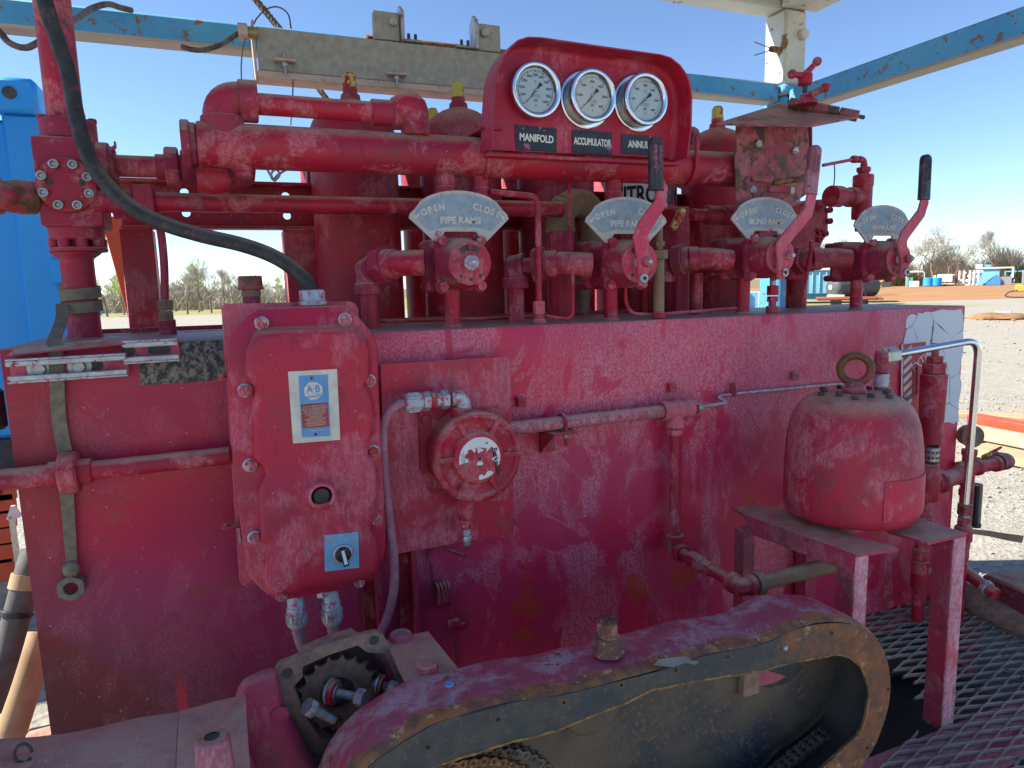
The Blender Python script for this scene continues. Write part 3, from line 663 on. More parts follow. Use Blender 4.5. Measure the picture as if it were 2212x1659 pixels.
# dirt pile
F = Far(2165, 28); rnd = random.Random(9); t = T('dirt_pile', 'heap of orange clods dumped on the gravel at right', 'dirt pile', F.o)
m_clod = simple('orange_clay', (.30, .16, .07), (.20, .10, .045), .95, 0, 3, .5)
mm = M()
for i in range(150):
    u = rnd.gauss(0, .4); v = rnd.gauss(0, .5); stone(mm, F.p(u, v, max(0, .16-.2*abs(u)-.1*abs(v))), rnd.uniform(.03, .11))
bm = bmesh.new(); bmesh.ops.create_icosphere(bm, subdivisions=3, radius=1)
for v in bm.verts: v.co = V((v.co.x*.95, v.co.y*.9, max(v.co.z, -.05)*.20))*(1+.12*rnd.uniform(-1, 1))
M().frombm(bm, Matrix.Translation(F.o)).build('mound', m_clod, t)
o = mm.build('clods', m_clod, t, smooth=0); o['kind'] = 'stuff'
F2 = Far(2192, 28); o = M().lathe(F2.p(-.45, 0, .12), F2.u, [(0, 0), (0, .16), (.42, .17), (.42, 0)], 14, .01).build('concrete_stub', m_fg); tag(o, 'short grey concrete stub lying on the orange clods', 'concrete stub')
# pallets and red beams lying on the gravel to the right of the skid
m_wood = simple('weathered_timber', (.50, .40, .27), (.38, .30, .20), .85, 0, 6, .3, 60)
def ground_beam(px0, y0, px1, y1, z, w, h, mt, name, lb, cat, grp=None):
    a = atz(px0, y0, z); b = atz(px1, y1, z); o = M().bar(a, b, w, h, ch=.008).build(name, mt); return tag(o, lb, cat, grp)
ground_beam(2100, 905, 2330, 945, .16, .16, .10, m_orange, 'steel_beam', 'orange red steel beam lying farthest back on the gravel at right', 'beam')
ground_beam(2060, 893, 2330, 912, .18, .20, .05, m_tan, 'steel_plate', 'sun bleached pink plate lying behind the orange beam', 'plate')
ground_beam(2095, 930, 2330, 976, .10, .09, .12, m_wood, 'timber_beam', 'pale timber beam nearest to the orange steel beam', 'timber')
ground_beam(2105, 968, 2330, 1018, .05, .30, .07, m_tan, 'timber_mat', 'wide tan mat board lying in front of the timber beam', 'mat')
# ---------------------------------------------------------------- blue container on the left
def container():
    x0, y0 = -1.15, 2.2
    a = at(75, 300, 2.6); t = T('shipping_container', 'tall bright blue container standing behind the left end of the tank', 'container', (a.x, 2.6, 0))
    b = at(0, 175, 2.6); top = b.z; xr = at(107, 400, 2.6).x; zb = at(5, 948, 2.6).z
    M().box((xr-4, 2.6, zb), (xr, 2.72, top-.18), .02).build('end_panel', m_contb, t)
    M().box((xr-4, 2.72, zb), (xr-.02, 3.05, top-.18), .02).build('side_wall', m_contb, t)
    M().box((xr-.16, 2.56, .05), (xr+.0, 2.60, top-.16), .012).build('corner_post', m_contb, t)
    cf = M().box((xr-.19, 2.50, top-.16), (xr+.01, 2.75, top), .02).build('corner_casting', m_contb, t)
    M().lathe((xr-.10, 2.498, top-.075), (0, -1, 0), [(0, 0), (0, .030), (.003, .030), (.003, 0)], 16, 0).build('casting_hole', m_dark, cf)
    M().box((xr-4, 2.56, top-.14), (xr-.2, 2.70, top-.02), .01).build('top_rail', m_contb, t)
    for i, dx in enumerate((.05, .12)):
        M().cyl((xr+dx, 2.66, .2), (xr+dx, 2.66, top-.3), .022, 12, 0).build('locking_bar', m_contb, t)
    for z in (.55, 1.05, 1.62, 2.05):
        h = M().box((xr-.03, 2.535, z), (xr+.03, 2.60, z+.13), .01).build('hinge', m_contb, t)
        M().cyl((xr+.035, 2.57, z-.01), (xr+.035, 2.57, z+.14), .02, 12, .002).build('hinge_pin', m_contb, h)
    for z in (.9, 1.45, 1.95): M().box((xr+.0, 2.62, z), (xr+.16, 2.68, z+.06), .008).build('bar_bracket', m_contb, t)
    M().cyl((xr+.09, 2.6, 1.85), (xr+.09, 2.6, 2.02), .028, 10).build('handle_sleeve', m_yell, t)
    M().box((xr-4, 2.64, zb-.22), (xr-.02, 3.05, zb-.003), .01).build('base_rail', m_dark, t)
    # doors' shallow vertical pressing
    M().box((xr-1.2, 2.585, .2), (xr-.55, 2.60, top-.25), .01).build('door_pressing', m_contb, t)
container()
# ================================================================ canopy frame over the machine
random.seed(11)
Yp = 1.1
pa = at(1662, 100, Yp); pb = at(1728, 100, Yp)
px_l = pa.x + .03; px_r = px_l + .135        # square post
zj = at(1690, 205, Yp).z
zroof = at(1690, 30, Yp).z
post = T('canopy_post', 'cream square post holding the canopy frame behind the gauge board', 'post', (px_l+.07, Yp, 0))
M().box((px_l, Yp-.07, zj+.03), (px_r, Yp+.07, zroof), .012).build('upper_post', m_post, post)
M().box((px_l-.005, Yp-.075, zj-.02), (px_r+.005, Yp+.075, zj+.028), .01).build('sleeve_joint', m_beam, post)
M().box((px_l, Yp-.07, 0), (px_r, Yp+.07, zj-.022), .012).build('lower_post', m_beam, post)
bo = M().hexa((px_r-.035, Yp-.072, at(1715, 88, Yp).z), (px_r-.035, Yp-.095, at(1715, 88, Yp).z), .026); bo.build('bolt', m_post, post)
M().hexa((px_r-.03, Yp-.077, zj+.004), (px_r-.03, Yp-.10, zj+.004), .02).build('bolt', m_post, post)
ab_ = at(1662, 112, Yp); q = at(1618, 128, Yp-.1)
M().cyl(V((px_l+.02, Yp-.03, ab_.z)), V((px_l-.075, Yp-.06, ab_.z-.01)), .014, 12).build('rusty_stub', m_rust, post)
for dz in (.012, -.045):
    o = M().tube([V((px_l-.06, Yp-.06, ab_.z-.01)), V((px_l-.19, Yp-.08, ab_.z+dz-.01))], .0022, 6).build('wire_end', m_rust, post)
bt = at(550, 54, Yp); bb = at(550, 116, Yp)
zb1, zb0 = bt.z-.02, bb.z+.03
beam = M().box((-1.2, Yp-.045, at(550, 109, Yp-.045).z), (px_l-.004, Yp+.045, at(550, 53, Yp-.045).z), .008).build('canopy_beam', m_beam); tag(beam, 'long blue steel beam with rust spots crossing behind the bottles', 'beam')
br = at(2212, 75, -.1)
o = M().box((px_l+.02, -2.4, zj-.10), (px_r-.02, Yp-.077, zj+.0), .008).build('canopy_beam', m_beam); tag(o, 'blue steel side beam running from the cream post out over the right', 'beam')
rf = T('canopy_roof', 'cream canopy top frame and unseen, inferred roof sheet above the cream post', 'canopy roof', (1, 0, zroof))
M().box((-3.0, Yp-.05, zroof+.003), (px_r+.01, Yp+.075, zroof+.14), .01).build('rear_beam', m_post, rf)
M().box((px_l-.02, -2.3, zroof+.001), (px_r+.06, Yp-.054, zroof+.14), .01).build('side_beam', m_post, rf)
M().box((-3.0, -.25, zroof+.145), (px_r+.1, Yp+.12, zroof+.17), .004).build('unseen_roof_sheet', m_post, rf)  # unseen, inferred roof; its reach is shaped to keep sun off the machine
M().box((-3.1, -.25, zroof), (-3.01, Yp+.08, zroof+.14), .01).build('side_beam', m_post, rf)
M().box((-3.0, -.25, zroof), (px_l-.025, -.17, zroof+.14), .01).build('front_beam', m_post, rf)
for x in (-3.1,): M().box((x, Yp-.06, 0), (x+.1, Yp+.06, zroof-.002), .01).build('post', m_beam, rf)
for x in (px_r-.1,): M().box((x, -2.4, 0), (x+.1, -2.31, zroof-.002), .01).build('post', m_beam, rf)
# ---------------------------------------------------------------- grey tray (light fixture) under the beam
Yt = .92
A = at(552, 56, Yt); B = at(552, 150, Yt); C = at(552, 166, Yt); E = at(1078, 116, Yt); xl = A.x; xr = E.x+.05
z1, z0, zl = A.z, B.z, C.z
tr = T('light_fixture', 'long weathered grey light fixture tray hanging beside the blue beam', 'light fixture', (xl, Yt, z0))
M().box((xl, Yt, z0), (xr, Yt+.012, z1), .003).build('side_panel', m_tray, tr)
M().box((xl, Yt+.013, z1-.012), (xr, Yt+.09, z1), .003).build('top_panel', m_tray, tr)
M().box((xl-.004, Yt-.004, zl), (xr, Yt+.09, z0-.001), .003).build('lens_frame', m_traylip, tr)
M().box((xl-.012, Yt+.002, zl-.004), (xl-.0045, Yt+.095, z1+.02), .002).build('end_plate', m_traylip, tr)
for px, py in ((615, 130), (857, 160)):
    q = at(px, py, Yt-.02); c = M().box((q.x-.035, Yt-.03, q.z-.004), (q.x+.035, Yt-.0005, q.z+.004), .002).build('latch_clip', m_traylip, tr)
    M().cyl((q.x, Yt-.016, q.z-.045), (q.x, Yt-.016, q.z+.03), .0045, 8).build('latch_screw', m_steel, c)
    M().hexa((q.x, Yt-.016, q.z-.018), (q.x, Yt-.016, q.z-.005), .009).build('latch_nut', m_zinc, c)
    M().box((q.x-.033, Yt-.003, q.z-.055), (q.x-.027, Yt-.0005, q.z-.006), .001).build('clip_leg', m_tray, c); M().box((q.x+.027, Yt-.003, q.z-.055), (q.x+.033, Yt-.0005, q.z-.006), .001).build('clip_leg', m_tray, c)
for px, py, sgn in ((837, 68, 1), (1057, 92, -1)):
    q = at(px, py+18, Yt); b = M().box((q.x-.045*1, Yt-.004, z1+.001), (q.x+.045, Yt+.03, z1+.095), .003).build('mounting_bracket', m_tray, tr)
    M().slab([(q.x+sgn*.047, Yt-.02, z1+.002), (q.x+sgn*.047, Yt+.05, z1+.002), (q.x+sgn*.047, Yt+.05, z1+.10), (q.x+sgn*.047, Yt+.015, z1+.125), (q.x+sgn*.047, Yt-.02, z1+.10)], (sgn*.012, 0, 0)).build('bracket_ear', m_zinc, b)
    M().hexa((q.x+sgn*.02, Yt-.005, z1+.06), (q.x+sgn*.02, Yt-.02, z1+.06), .016).build('bracket_bolt', m_zinc, b)
    M().box((q.x+sgn*.06, Yt-.01, z1+.003), (q.x+sgn*.13, Yt+.03, z1+.010), .002).build('bracket_foot', m_tray, b)
    for k in (.08, .105): M().cyl((q.x+sgn*k, Yt+.01, z1), (q.x+sgn*k, Yt+.01, z1+.035), .006, 8).build('foot_bolt', m_dark, b)
q0 = at(790, 78, Yt+.1); q1 = at(1060, 112, Yt+.1)
o = M().box((q0.x, Yt+.11, q0.z-.03), (q1.x+.1, Yt+.17, q0.z+.015), .01).build('timber_strip', m_rust); tag(o, 'rusty brown channel lying on top of the grey light fixture', 'channel')
# connector and cable into the tray
q = at(535, 70, Yt)
cn = T('cable_connector', 'cream cable connector on the left end of the grey light fixture', 'cable connector', q)
M().hexa(q+V((-.03, 0, 0)), q+V((.0, 0, 0)), .028).build('gland_nut', m_traylip, cn); M().cyl(q+V((0, 0, 0)), q+V((.03, 0, -.002)), .019, 14).build('gland_body', m_brass, cn)
o = M().tube(smoothpath([at(392, 101, Yt-.05), at(420, 108, Yt-.06), at(450, 106, Yt-.06), at(485, 93, Yt-.03), at(510, 75, Yt), at(524, 70, Yt)], 6), .008, 10).build('supply_cable', m_cable); tag(o, 'dark sagging cable running into the grey light fixture', 'cable')
o = M().tube(smoothpath([at(140, 50, .3), at(165, 42, .6), at(195, 20, .9), at(232, 9, 1.0), at(262, 17, 1.02), at(284, 22, 1.05)], 6), .009, 10).build('looped_cable', m_cable); tag(o, 'dark cable looping over the top of the blue beam', 'cable')
o = M().tube(smoothpath([at(-30, 40, .8), at(0, 70, .8), at(20, 92, .8), at(50, 103, .8), at(75, 96, .8), at(110, 70, .9)], 6), .009, 10).build('sagging_cable', m_cable); tag(o, 'dark cable sagging below the blue beam at the far left', 'cable')
def rope(pts, r, name, lb):
    m = M(); P = smoothpath(pts, 14)
    for k in range(3):
        Q = []
        for i, p in enumerate(P):
            t = (P[min(i+1, len(P)-1)]-P[max(i-1, 0)]).normalized(); u = t.orthogonal().normalized(); ww = t.cross(u); a = i*.9+k*2.094
            Q.append(p+(u*cos(a)+ww*sin(a))*r*.55)
        m.tube(Q, r*.6, 6)
    o = m.build(name, m_wire); tag(o, lb, 'rope')
rope([at(545, -10, 1.15), at(590, 45, 1.12), at(610, 70, 1.1)], .011, 'wire_rope', 'rusty twisted wire rope above the grey light fixture')
rope([at(678, 175, 1.15), at(695, 200, 1.12), at(712, 222, 1.1)], .010, 'wire_rope', 'rusty twisted wire rope below the grey light fixture')
def wire(pts, r, name, lb, mt=None, cat='wire'):
    o = M().tube(smoothpath(pts, 6), r, 6).build(name, mt or m_cable); tag(o, lb, cat); return o
wire([at(548, 52, .85), at(556, 38, .85), at(575, 20, .87), at(600, 15, .9), at(622, 30, .9), at(629, 62, .92)], .0025, 'thin_wire', 'thin wire arching over the left end of the light fixture')
wire([at(633, 172, .9), at(632, 215, .88), at(628, 270, .85)], .0022, 'thin_wire', 'thin wire hanging straight down from the grey light fixture')
wire([at(530, 84, .88), at(524, 110, .88), at(521, 150, .88), at(524, 195, .86), at(533, 245, .85), at(541, 262, .85)], .0022, 'thin_wire', 'thin wire hanging from the cable connector')
for pts, lb in (([at(577, 366, .62), at(585, 380, .62), at(590, 388, .62), at(600, 378, .62), at(617, 367, .62)], 'bent wire loop hanging above the red beam'),
                ([at(590, 388, .6), at(586, 375, .6), at(596, 366, .6), at(604, 378, .6), at(592, 392, .6)], 'small wire ring above the red beam')):
    wire(pts, .0035, 'wire_loop', lb, m_traylip)
# ================================================================ bottle rack
yi = .66
a = at(270, 395, yi); b = at(270, 490, yi); zi1, zi0 = a.z, b.z
rk = T('rack_frame', 'deep red steel bottle rack with a holed channel and two uprights', 'rack', (0, yi, 1.2))
xl = at(255, 400, yi).x; xr = at(1500, 450, yi).x
hx = [at(398, 415, yi), at(617, 423, yi)]; h2 = [at(400, 460, yi), at(618, 466, yi)]
# channel web pierced by four round holes
def holed(x0, x1, z0, z1, y, holes, r, th):
    bm = bmesh.new(); m = M(); xs = sorted(h[0] for h in holes)
    cuts = [x0]
    cols = sorted(set(round(h[0], 4) for h in holes)); bounds = []
    for cx in cols: bounds.append((cx-.05, cx+.05))
    cur = x0
    def quad(a0, a1, c0, c1): m.box((a0, y, c0), (a1, y+th, c1), 0)
    for (b0, b1), cx in zip(bounds, cols):
        quad(cur, b0, z0, z1); cur = b1
        hz = sorted(h[1] for h in holes if abs(h[0]-cx) < .01); zc = z0
        edges = [z0]+[(hz[i]+hz[i+1])/2 for i in range(len(hz)-1)]+[z1]
        for i, hh in enumerate(hz):
            e0, e1 = edges[i], edges[i+1]; out = []; inn = []
            cor = [(b1, e1), (b0, e1), (b0, e0), (b1, e0)]
            for q in range(4):
                ca, cb = V(cor[q]), V(cor[(q+1) % 4])
                for k in range(5):
                    pt = ca.lerp(cb, k/5); dd = (pt-V((cx, hh))).normalized()
                    out.append(V((pt.x, y, pt.y))); inn.append(V((cx+dd.x*r, y, hh+dd.y*r)))
            m.ring(out, inn, (0, th, 0))
    quad(cur, x1, z0, z1); return m
holes = [(hx[0].x, hx[0].z), (hx[0].x, h2[0].z), (hx[1].x, hx[1].z), (hx[1].x, h2[1].z)]
holed(xl, xr, zi0, zi1, yi, holes, .0115, .006).build('web', m_redd, rk, smooth=0)
M().box((xl, yi-.05, zi1-.0005), (xr, yi+.0065, zi1+.008), .002).build('top_flange', m_redd, rk); M().box((xl, yi-.05, zi0-.008), (xr, yi+.0065, zi0+.0005), .002).build('bottom_flange', m_redd, rk)
def upright(l, r, y, zt, name='upright'):
    p, q2 = at(l, y, yi), at(r, y, yi); xs0, xs1 = p.x, q2.x
    o = M().box((xs0, yi-.045, .25), (xs1, yi-.037, zt), .002).build(name, m_redd, rk)
    M().box((xs0, yi-.036, .25), (xs0+.008, yi+.05, zt), .002).build('flange', m_redd, o); M().box((xs1-.008, yi-.036, .25), (xs1, yi+.05, zt), .002).build('flange', m_redd, o)
upright(272, 342, 600, zi0-.009); upright(617, 688, 600, zi0-.009)
M().box((at(655, 300, yi).x, yi-.03, zi1+.009), (at(685, 300, yi).x, yi+.02, at(660, 365, yi).z), .003).build('rear_tab', m_redd, rk)
for px, py in ((725, 405), (722, 460), (1160, 415)):
    q = at(px, py, yi-.02); M().cyl(q+V((0, .02, 0)), q+V((0, -.02, 0)), .010, 12).build('stub_pin', m_redd, rk)
# orange braces
for p0, p1, w_, lb in (((236, 470), (310, 740), .055, 'orange diagonal brace behind the valve block, left one'), ((238, 400), (330, 640), .06, 'orange diagonal brace crossing behind the red upright')):
    a, b = at(*p0, 1.35), at(*p1, 1.35); o = M().bar(a, b+(b-a)*.7, .05, w_, (0, 1, 0)).build('diagonal_brace', m_orange); tag(o, lb, 'brace')
for i, py in enumerate((556, 715)):
    q = at(252+i*2, py-120, 1.33)
# ---------------------------------------------------------------- accumulator bottles
mats_b = [m_redd, m_red]
def bottle(name, X, Y, r, ztop, zcap, label, mat, capmat, zb=.35, capr=.021):
    t = T(name, label, 'accumulator bottle', (X, Y, zb), 'red accumulator bottles')
    H = ztop-zb; pr = [(0, 0), (0, r*.8), (.05, r), (H-r*.95, r)]
    for k in range(1, 10):
        a = pi/2*k/10; pr.append((H-r*.95+sin(a)*r*.93, max(cos(a)*r, .03)))
    pr += [(H, .03), (H+.012, .028), (H+.012, .022), (H+.03, .022), (H+.03, 0)]
    M().lathe((X, Y, zb), (0, 0, 1), pr, 48, 0).build('shell', mat, t)
    zc = ztop+.028
    M().lathe((X, Y, zc), (0, 0, 1), [(0, 0), (0, capr), (zcap-zc-.012, capr), (zcap-zc, capr*.7), (zcap-zc, 0)], 8, .002).build('valve_cap', capmat, t)
    return t
XA, rA, _ = fit(687, 870, 600, .58); XB, rB, _ = fit(917, 1090, 600, .58); step = XB-XA
rA = rB = (rA+rB)/2
ztA = at(779, 213, .58-.02).z; 
zt = (at(779, 212, .58).z+at(1003, 238, .58).z)/2
capz = (at(766, 158, .58).z+at(993, 180, .58).z)/2
m_yr2 = m_yellr
bottle('accumulator_bottle', XA, .58, rA, zt, capz, 'front bottle with the red and yellow flaked valve cap, nearest the left', m_redd, m_yellr)
bottle('accumulator_bottle', XB, .58, rA, zt, capz, 'front bottle directly left of the gauge board, under a yellow cap with red flakes', m_redd, m_yell)
bottle('accumulator_bottle', XB+step, .58, rA, zt, capz, 'front bottle hidden behind the gauge board and brown elbow pipe', m_redd, m_yell)
b4 = bottle('accumulator_bottle', XB+step*2, .58, rA, zt, capz, 'front bottle carrying the white sticker behind the second valve', m_redd, m_yell)
bottle('accumulator_bottle', XB+step*3, .58, rA, zt, capz, 'front bottle at the right behind the blind rams valve', m_redd, m_yell)
Yr = .98
for px, py, lb in ((720, 205, 'rear bottle whose yellow cap shows left of the flaked cap'), (934, 222, 'rear bottle whose yellow cap shows behind the round elbow'),
                   (1140, 240, 'rear bottle hidden behind the gauge board, left one'), (1345, 250, 'rear bottle hidden behind the gauge board, right one'), (1553, 236, 'rear bottle whose yellow cap stands above the rusty bracket')):
    q = at(px, py, Yr); bottle('accumulator_bottle', q.x, Yr, rA, q.z-.02-.115, q.z-.02, lb, m_redd, m_yell)
# white sticker wrapped on the fourth bottle
XS = XB+step*2; a0, a1 = at(1335, 420, .58-rA), at(1463, 420, .58-rA)
zs1, zs0 = at(1400, 390, .58-rA).z, at(1400, 447, .58-rA).z
vs = []; fs = []; n = 14; th0, th1 = radians(-150), radians(-78)
for k in range(n+1):
    a = th0+(th1-th0)*k/n; x, y = XS+cos(a)*(rA+.001), .58+sin(a)*(rA+.001); vs += [(x, y, zs0), (x, y, zs1)]
for k in range(n): fs.append((2*k, 2*k+2, 2*k+3, 2*k+1))
M().add(vs, fs).build('sticker', m_white, b4)
tm = text('NITROGEN', .085, (0, 0, (zs0+zs1)/2-.004), (1, 0, 0), (0, 0, 1), .001, None, None, bold=.0025, sx=.62)
for v in tm.v:
    a = (th0+th1)/2 + .10 + v.x/rA; d = rA+.0018+ (0 if v.y > 0 else .0006); v.x, v.y = XS+cos(a)*d, .58+sin(a)*d
tm.build('sticker_lettering', m_ink, b4, smooth=0)
# ---------------------------------------------------------------- brown swept elbow behind the second valve
eb = T('exhaust_elbow', 'muddy brown swept elbow pipe standing between the first two valves', 'pipe', atz(1210, 690, 1.45))
Ye = .33
p0 = at(1211, 690, Ye); p1 = at(1211, 500, Ye); p2 = at(1215, 455, Ye); p3 = at(1235, 428, Ye); p4 = at(1262, 425, Ye+.03); p5 = at(1285, 440, Ye+.04); p6 = at(1288, 470, Ye+.05)
re = 33*.00104*1.25
M().tube([V((p0.x, Ye, 1.3)), V((p1.x, Ye, p1.z))], re*.97, 28).build('riser', m_red, eb)
M().tube(smoothpath([V((p1.x, Ye, p1.z)), V((p1.x, Ye, p2.z)), at(1217, 452, Ye), at(1240, 438, Ye+.02), at(1268, 446, Ye+.05), at(1282, 480, Ye+.08), at(1283, 560, Ye+.08)], 6), re, 28).build('elbow', m_brownp, eb)
M().lathe((p1.x, Ye, p1.z-.004), (0, 0, 1), [(0, re*.9), (0, re*1.06), (.012, re*1.06), (.012, re*.9)], 28).build('weld_bead', m_brownp, eb)
q = at(1260, 600, .45); o = M().cyl((q.x, .45, 1.2), (q.x, .45, at(1260, 520, .45).z), .021, 16).build('return_pipe', m_brownp); tag(o, 'thin muddy pipe standing behind the brown elbow', 'pipe')
# assorted red standpipes among the bottles
for i, (l, r, yt_, Yv, lb, mt) in enumerate([(1108, 1128, 560, .3, 'thin red riser behind the left union of the second valve', m_redd), (1180, 1186, 380, .30, '', None), (1382, 1402, 610, .42, 'red riser behind the foot of the second valve', m_redd),
    (1498, 1508, 590, .3, 'slim red riser right of the grey square post', m_redd)]):
    if mt is None: continue
    X, r_, _ = fit(l, r, 640, Yv); zt_ = at((l+r)/2, yt_, Yv).z
    o = M().cyl((X, Yv, 1.3), (X, Yv, zt_), r_, 16).build('riser_pipe', mt); tag(o, lb, 'pipe')
# square red post beside the bottles
p = at(1462, 445, .33); q = at(1492, 445, .33); o = M().box((p.x, .33, 1.2), (q.x, .43, p.z), .006).build('square_post', m_red); tag(o, 'square red post standing left of the blind rams valve', 'post')
# ================================================================ reservoir tank
XL, XR, ZT0, ZT1, YB = -.407, 2.376, 1.4535, 1.4367, .46
tk = T('hydraulic_tank', 'large red and pink weathered rectangular steel reservoir', 'tank', (1, .2, .3))
def zt_at(x): return 1.45-.0065*(x-.32)
m = M(); n = 40
fr = []; 
grid = []
nz = 14; zb_ = .30
for i in range(n+1):
    x = XL+(XR-XL)*i/n; col = []
    for j in range(nz+1):
        z = zb_+(zt_at(x)-.006-zb_)*j/nz
        bulge = .004*sin(x*3.1+1)*sin(z*5)+.002*sin(x*9+z*4)
        edge = min(1, i/2, (n-i)/2, (nz-j)/2)
        col.append((x, bulge*edge*-1, z))
    col.append((x, .002, zt_at(x)-.002)); col.append((x, .006, zt_at(x))); col.append((x, YB, zt_at(x)))
    grid.append(col)
R_ = nz+4; vs = [p for c in grid for p in c]; fs = [(i*R_+j, (i+1)*R_+j, (i+1)*R_+j+1, i*R_+j+1) for i in range(n) for j in range(R_-1)]
mt_ = M().add(vs, fs)
mt_.add([(XL, 0, zb_), (XL, YB, zb_), (XL, YB, zt_at(XL)), (XL, .006, zt_at(XL)), (XL, 0, zt_at(XL)-.006)], [(0, 1, 2, 3, 4)])
mt_.add([(XR, 0, zb_), (XR, YB, zb_), (XR, YB, zt_at(XR)), (XR, .006, zt_at(XR)), (XR, 0, zt_at(XR)-.006)], [(4, 3, 2, 1, 0)])
mt_.add([(XL, YB, zb_), (XR, YB, zb_), (XR, YB, zt_at(XR)), (XL, YB, zt_at(XL))], [(0, 1, 2, 3)])
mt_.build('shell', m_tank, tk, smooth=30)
M().slab([(XL+.06, YB-.03, zt_at(XL)+.001), (XR-.9, YB-.03, zt_at(XR-.9)+.001), (XR-.9, YB-.03, zt_at(XR-.9)+.013), (XL+.06, YB-.03, zt_at(XL)+.013)], (0, .008, 0)).build('rear_lip', m_redd, tk)
# cracked white decal + striped label on the right end
def flake_outline(pts, amp, n=5, Y=-.0025, seed=1):
    rnd = random.Random(seed); out = []
    for i in range(len(pts)):
        a, b = V(pts[i]), V(pts[(i+1) % len(pts)])
        for k in range(n): out.append(at(*(a.lerp(b, (k+rnd.uniform(-.2, .2)*(k > 0))/n)+V((rnd.uniform(-amp, amp), rnd.uniform(-amp, amp)))), Y))
    return out
def decal_mat():
    n = NT('cracked_white_decal'); X, Y, Z = n.sep()[0:3]
    cr = n.vor(7.5, 'DISTANCE_TO_EDGE', vec=n.map((1, 1, 1))); c = n.mix(n.rng(n.noise(5, 3), .3, .7), (.55, .60, .66), (.62, .66, .70))
    wv = n.ma('ADD', cr, n.ma('MULTIPLY_ADD', n.noise(14, 4, .6), .05, -.025))
    c = n.mix(n.rng(wv, .003, .009, 1, 0), c, (.12, .06, .07))
    ch = n.rng(n.noise(9, 8, .72), .655, .67); c = n.mix(ch, c, (.40, .02, .07))
    return n.fin(c, .45, 0, n.rng(wv, .0, .012), .5, .001)
m_decal = decal_mat()
dc = T('safety_decal', 'cracked pale decal peeling off the right end of the tank', 'decal', at(2020, 790, 0))
M().slab(flake_outline([(1960, 682), (1990, 678), (2075, 666), (2081, 690), (2078, 760), (2072, 912), (2048, 915), (2020, 916), (1950, 900), (1952, 760)], 3.2, 7), (0, .0022, 0), 0).build('white_backing', m_decal, dc, smooth=0)
def flat(ps, name, mt, par, Y, th=.0006): return M().slab([at(*p, Y) for p in ps], (0, th, 0), 0).build(name, mt, par, smooth=0)
m_lred = simple('label_red', (.50, .03, .06), (.42, .03, .06), .5)
m_lcream = simple('label_cream', (.66, .66, .58), None, .5)
flat([(1950, 744), (2000, 738), (1996, 900), (1948, 896)], 'label_ground', m_lred, dc, -.0038)
for k in range(8):
    y = 748+k*19; flat([(1952, y+14), (1970, y-4), (1970, y+6), (1952, y+24)], 'stripe', m_lcream, dc, -.0048)
flat([(1947.5, 744), (1951, 743), (1949, 900), (1946, 899)], 'label_edge', m_lcream, dc, -.0047)
a, b = at(1982, 790, -.005), at(2012, 760, -.005)
text('EXTING', .045, (a+b)/2+V((0, 0, 0)), (1, 0, .62), (0, 0, 1), .0006, m_lcream, dc, sx=.8)
# ================================================================ header pipe
random.seed(21)
YH = .10
h0t, h0b = at(430, 258, YH), at(436, 361, YH); h1t, h1b = at(1586, 332, YH), at(1583, 405, YH)
zh = (h0t.z+h0b.z+h1t.z+h1b.z)/4; rh = (h0t.z-h0b.z+h1t.z-h1b.z)/4*.985; xh0, xh1 = at(425, 300, YH).x, at(1592, 370, YH).x
hp = T('header_pipe', 'thick red manifold pipe carrying the gauge board', 'pipe', (xh0, YH, zh))
M().lathe((xh0, YH, zh), (1, 0, 0), [(0, 0), (0, rh), (xh1-xh0+.12, rh), (xh1-xh0+.12, 0)], 48, .004).build('pipe', m_redp, hp)
xf0, xf1 = at(391, 300, YH).x, at(418, 300, YH).x
M().lathe((xf0, YH, zh), (1, 0, 0), [(0, 0), (0, rh*1.04), (.018, rh*1.04), (.018, rh*.93), (xh0-xf0, rh*.93), (xh0-xf0, 0)], 8, .003, rot=pi/8).build('end_plug', m_redv, hp)
q = at(525, 361, YH); M().lathe((q.x, YH, zh-rh+.006), (0, 0, -1), [(0, 0), (0, .024), (.012, .024), (.014, .019), (.024, .019), (.024, 0)], 16).build('drain_plug', m_redv, hp)
# weld coupling under the left end with the round bulge
M().lathe(at(462, 388, YH+.03), (1, 0, 0), [(-.035, 0), (-.035, .030), (.0, .037), (.03, .030), (.042, 0)], 24).build('outlet_boss', m_redd, hp)
for px, y0, r_ in ((964, 398, .0215), (1325, 405, .0215), (1040, 400, .018)):
    q = at(px, y0, YH); M().lathe((q.x, YH, zh-rh+.004), (0, 0, -1), [(0, 0), (0, r_), (.03, r_), (.03, r_*1.2), (.055, r_*1.2), (.055, r_*.8), (.13, r_*.8), (.13, 0)], 20).build('down_nipple', m_redp, hp)
# ---------------------------------------------------------------- return loop with two elbows above the header
def elbow(m, p, d1, d2, r, L=None, seg=20, col=1.13):
    p = V(p); d1 = V(d1).normalized(); d2 = V(d2).normalized(); L = L or r*1.9
    a = p+d1*L*.55; b = p+d2*L*.55
    pts = [a*(1-t)**2+p*2*t*(1-t)+b*t*t for t in [i/8 for i in range(9)]]
    m.tube(pts, r, seg)
    m.lathe(p+d1*L*.48, d1, [(0, 0), (0, r*.9), (.001, r*col), (L*.52, r*col), (L*.52, r*.7), (L*.52, 0)], seg, .002)
    m.lathe(p+d2*L*.48, d2, [(0, 0), (0, r*.9), (.001, r*col), (L*.52, r*col), (L*.52, r*.7), (L*.52, 0)], seg, .002)
    return m
lp = T('return_loop', 'small red pipe loop with two cast elbows sitting on top of the thick manifold pipe', 'pipe', at(470, 260, YH))
e1 = at(476, 212, YH); ze1 = at(500, 215, YH).z
zl_ = at(660, 232, YH).z
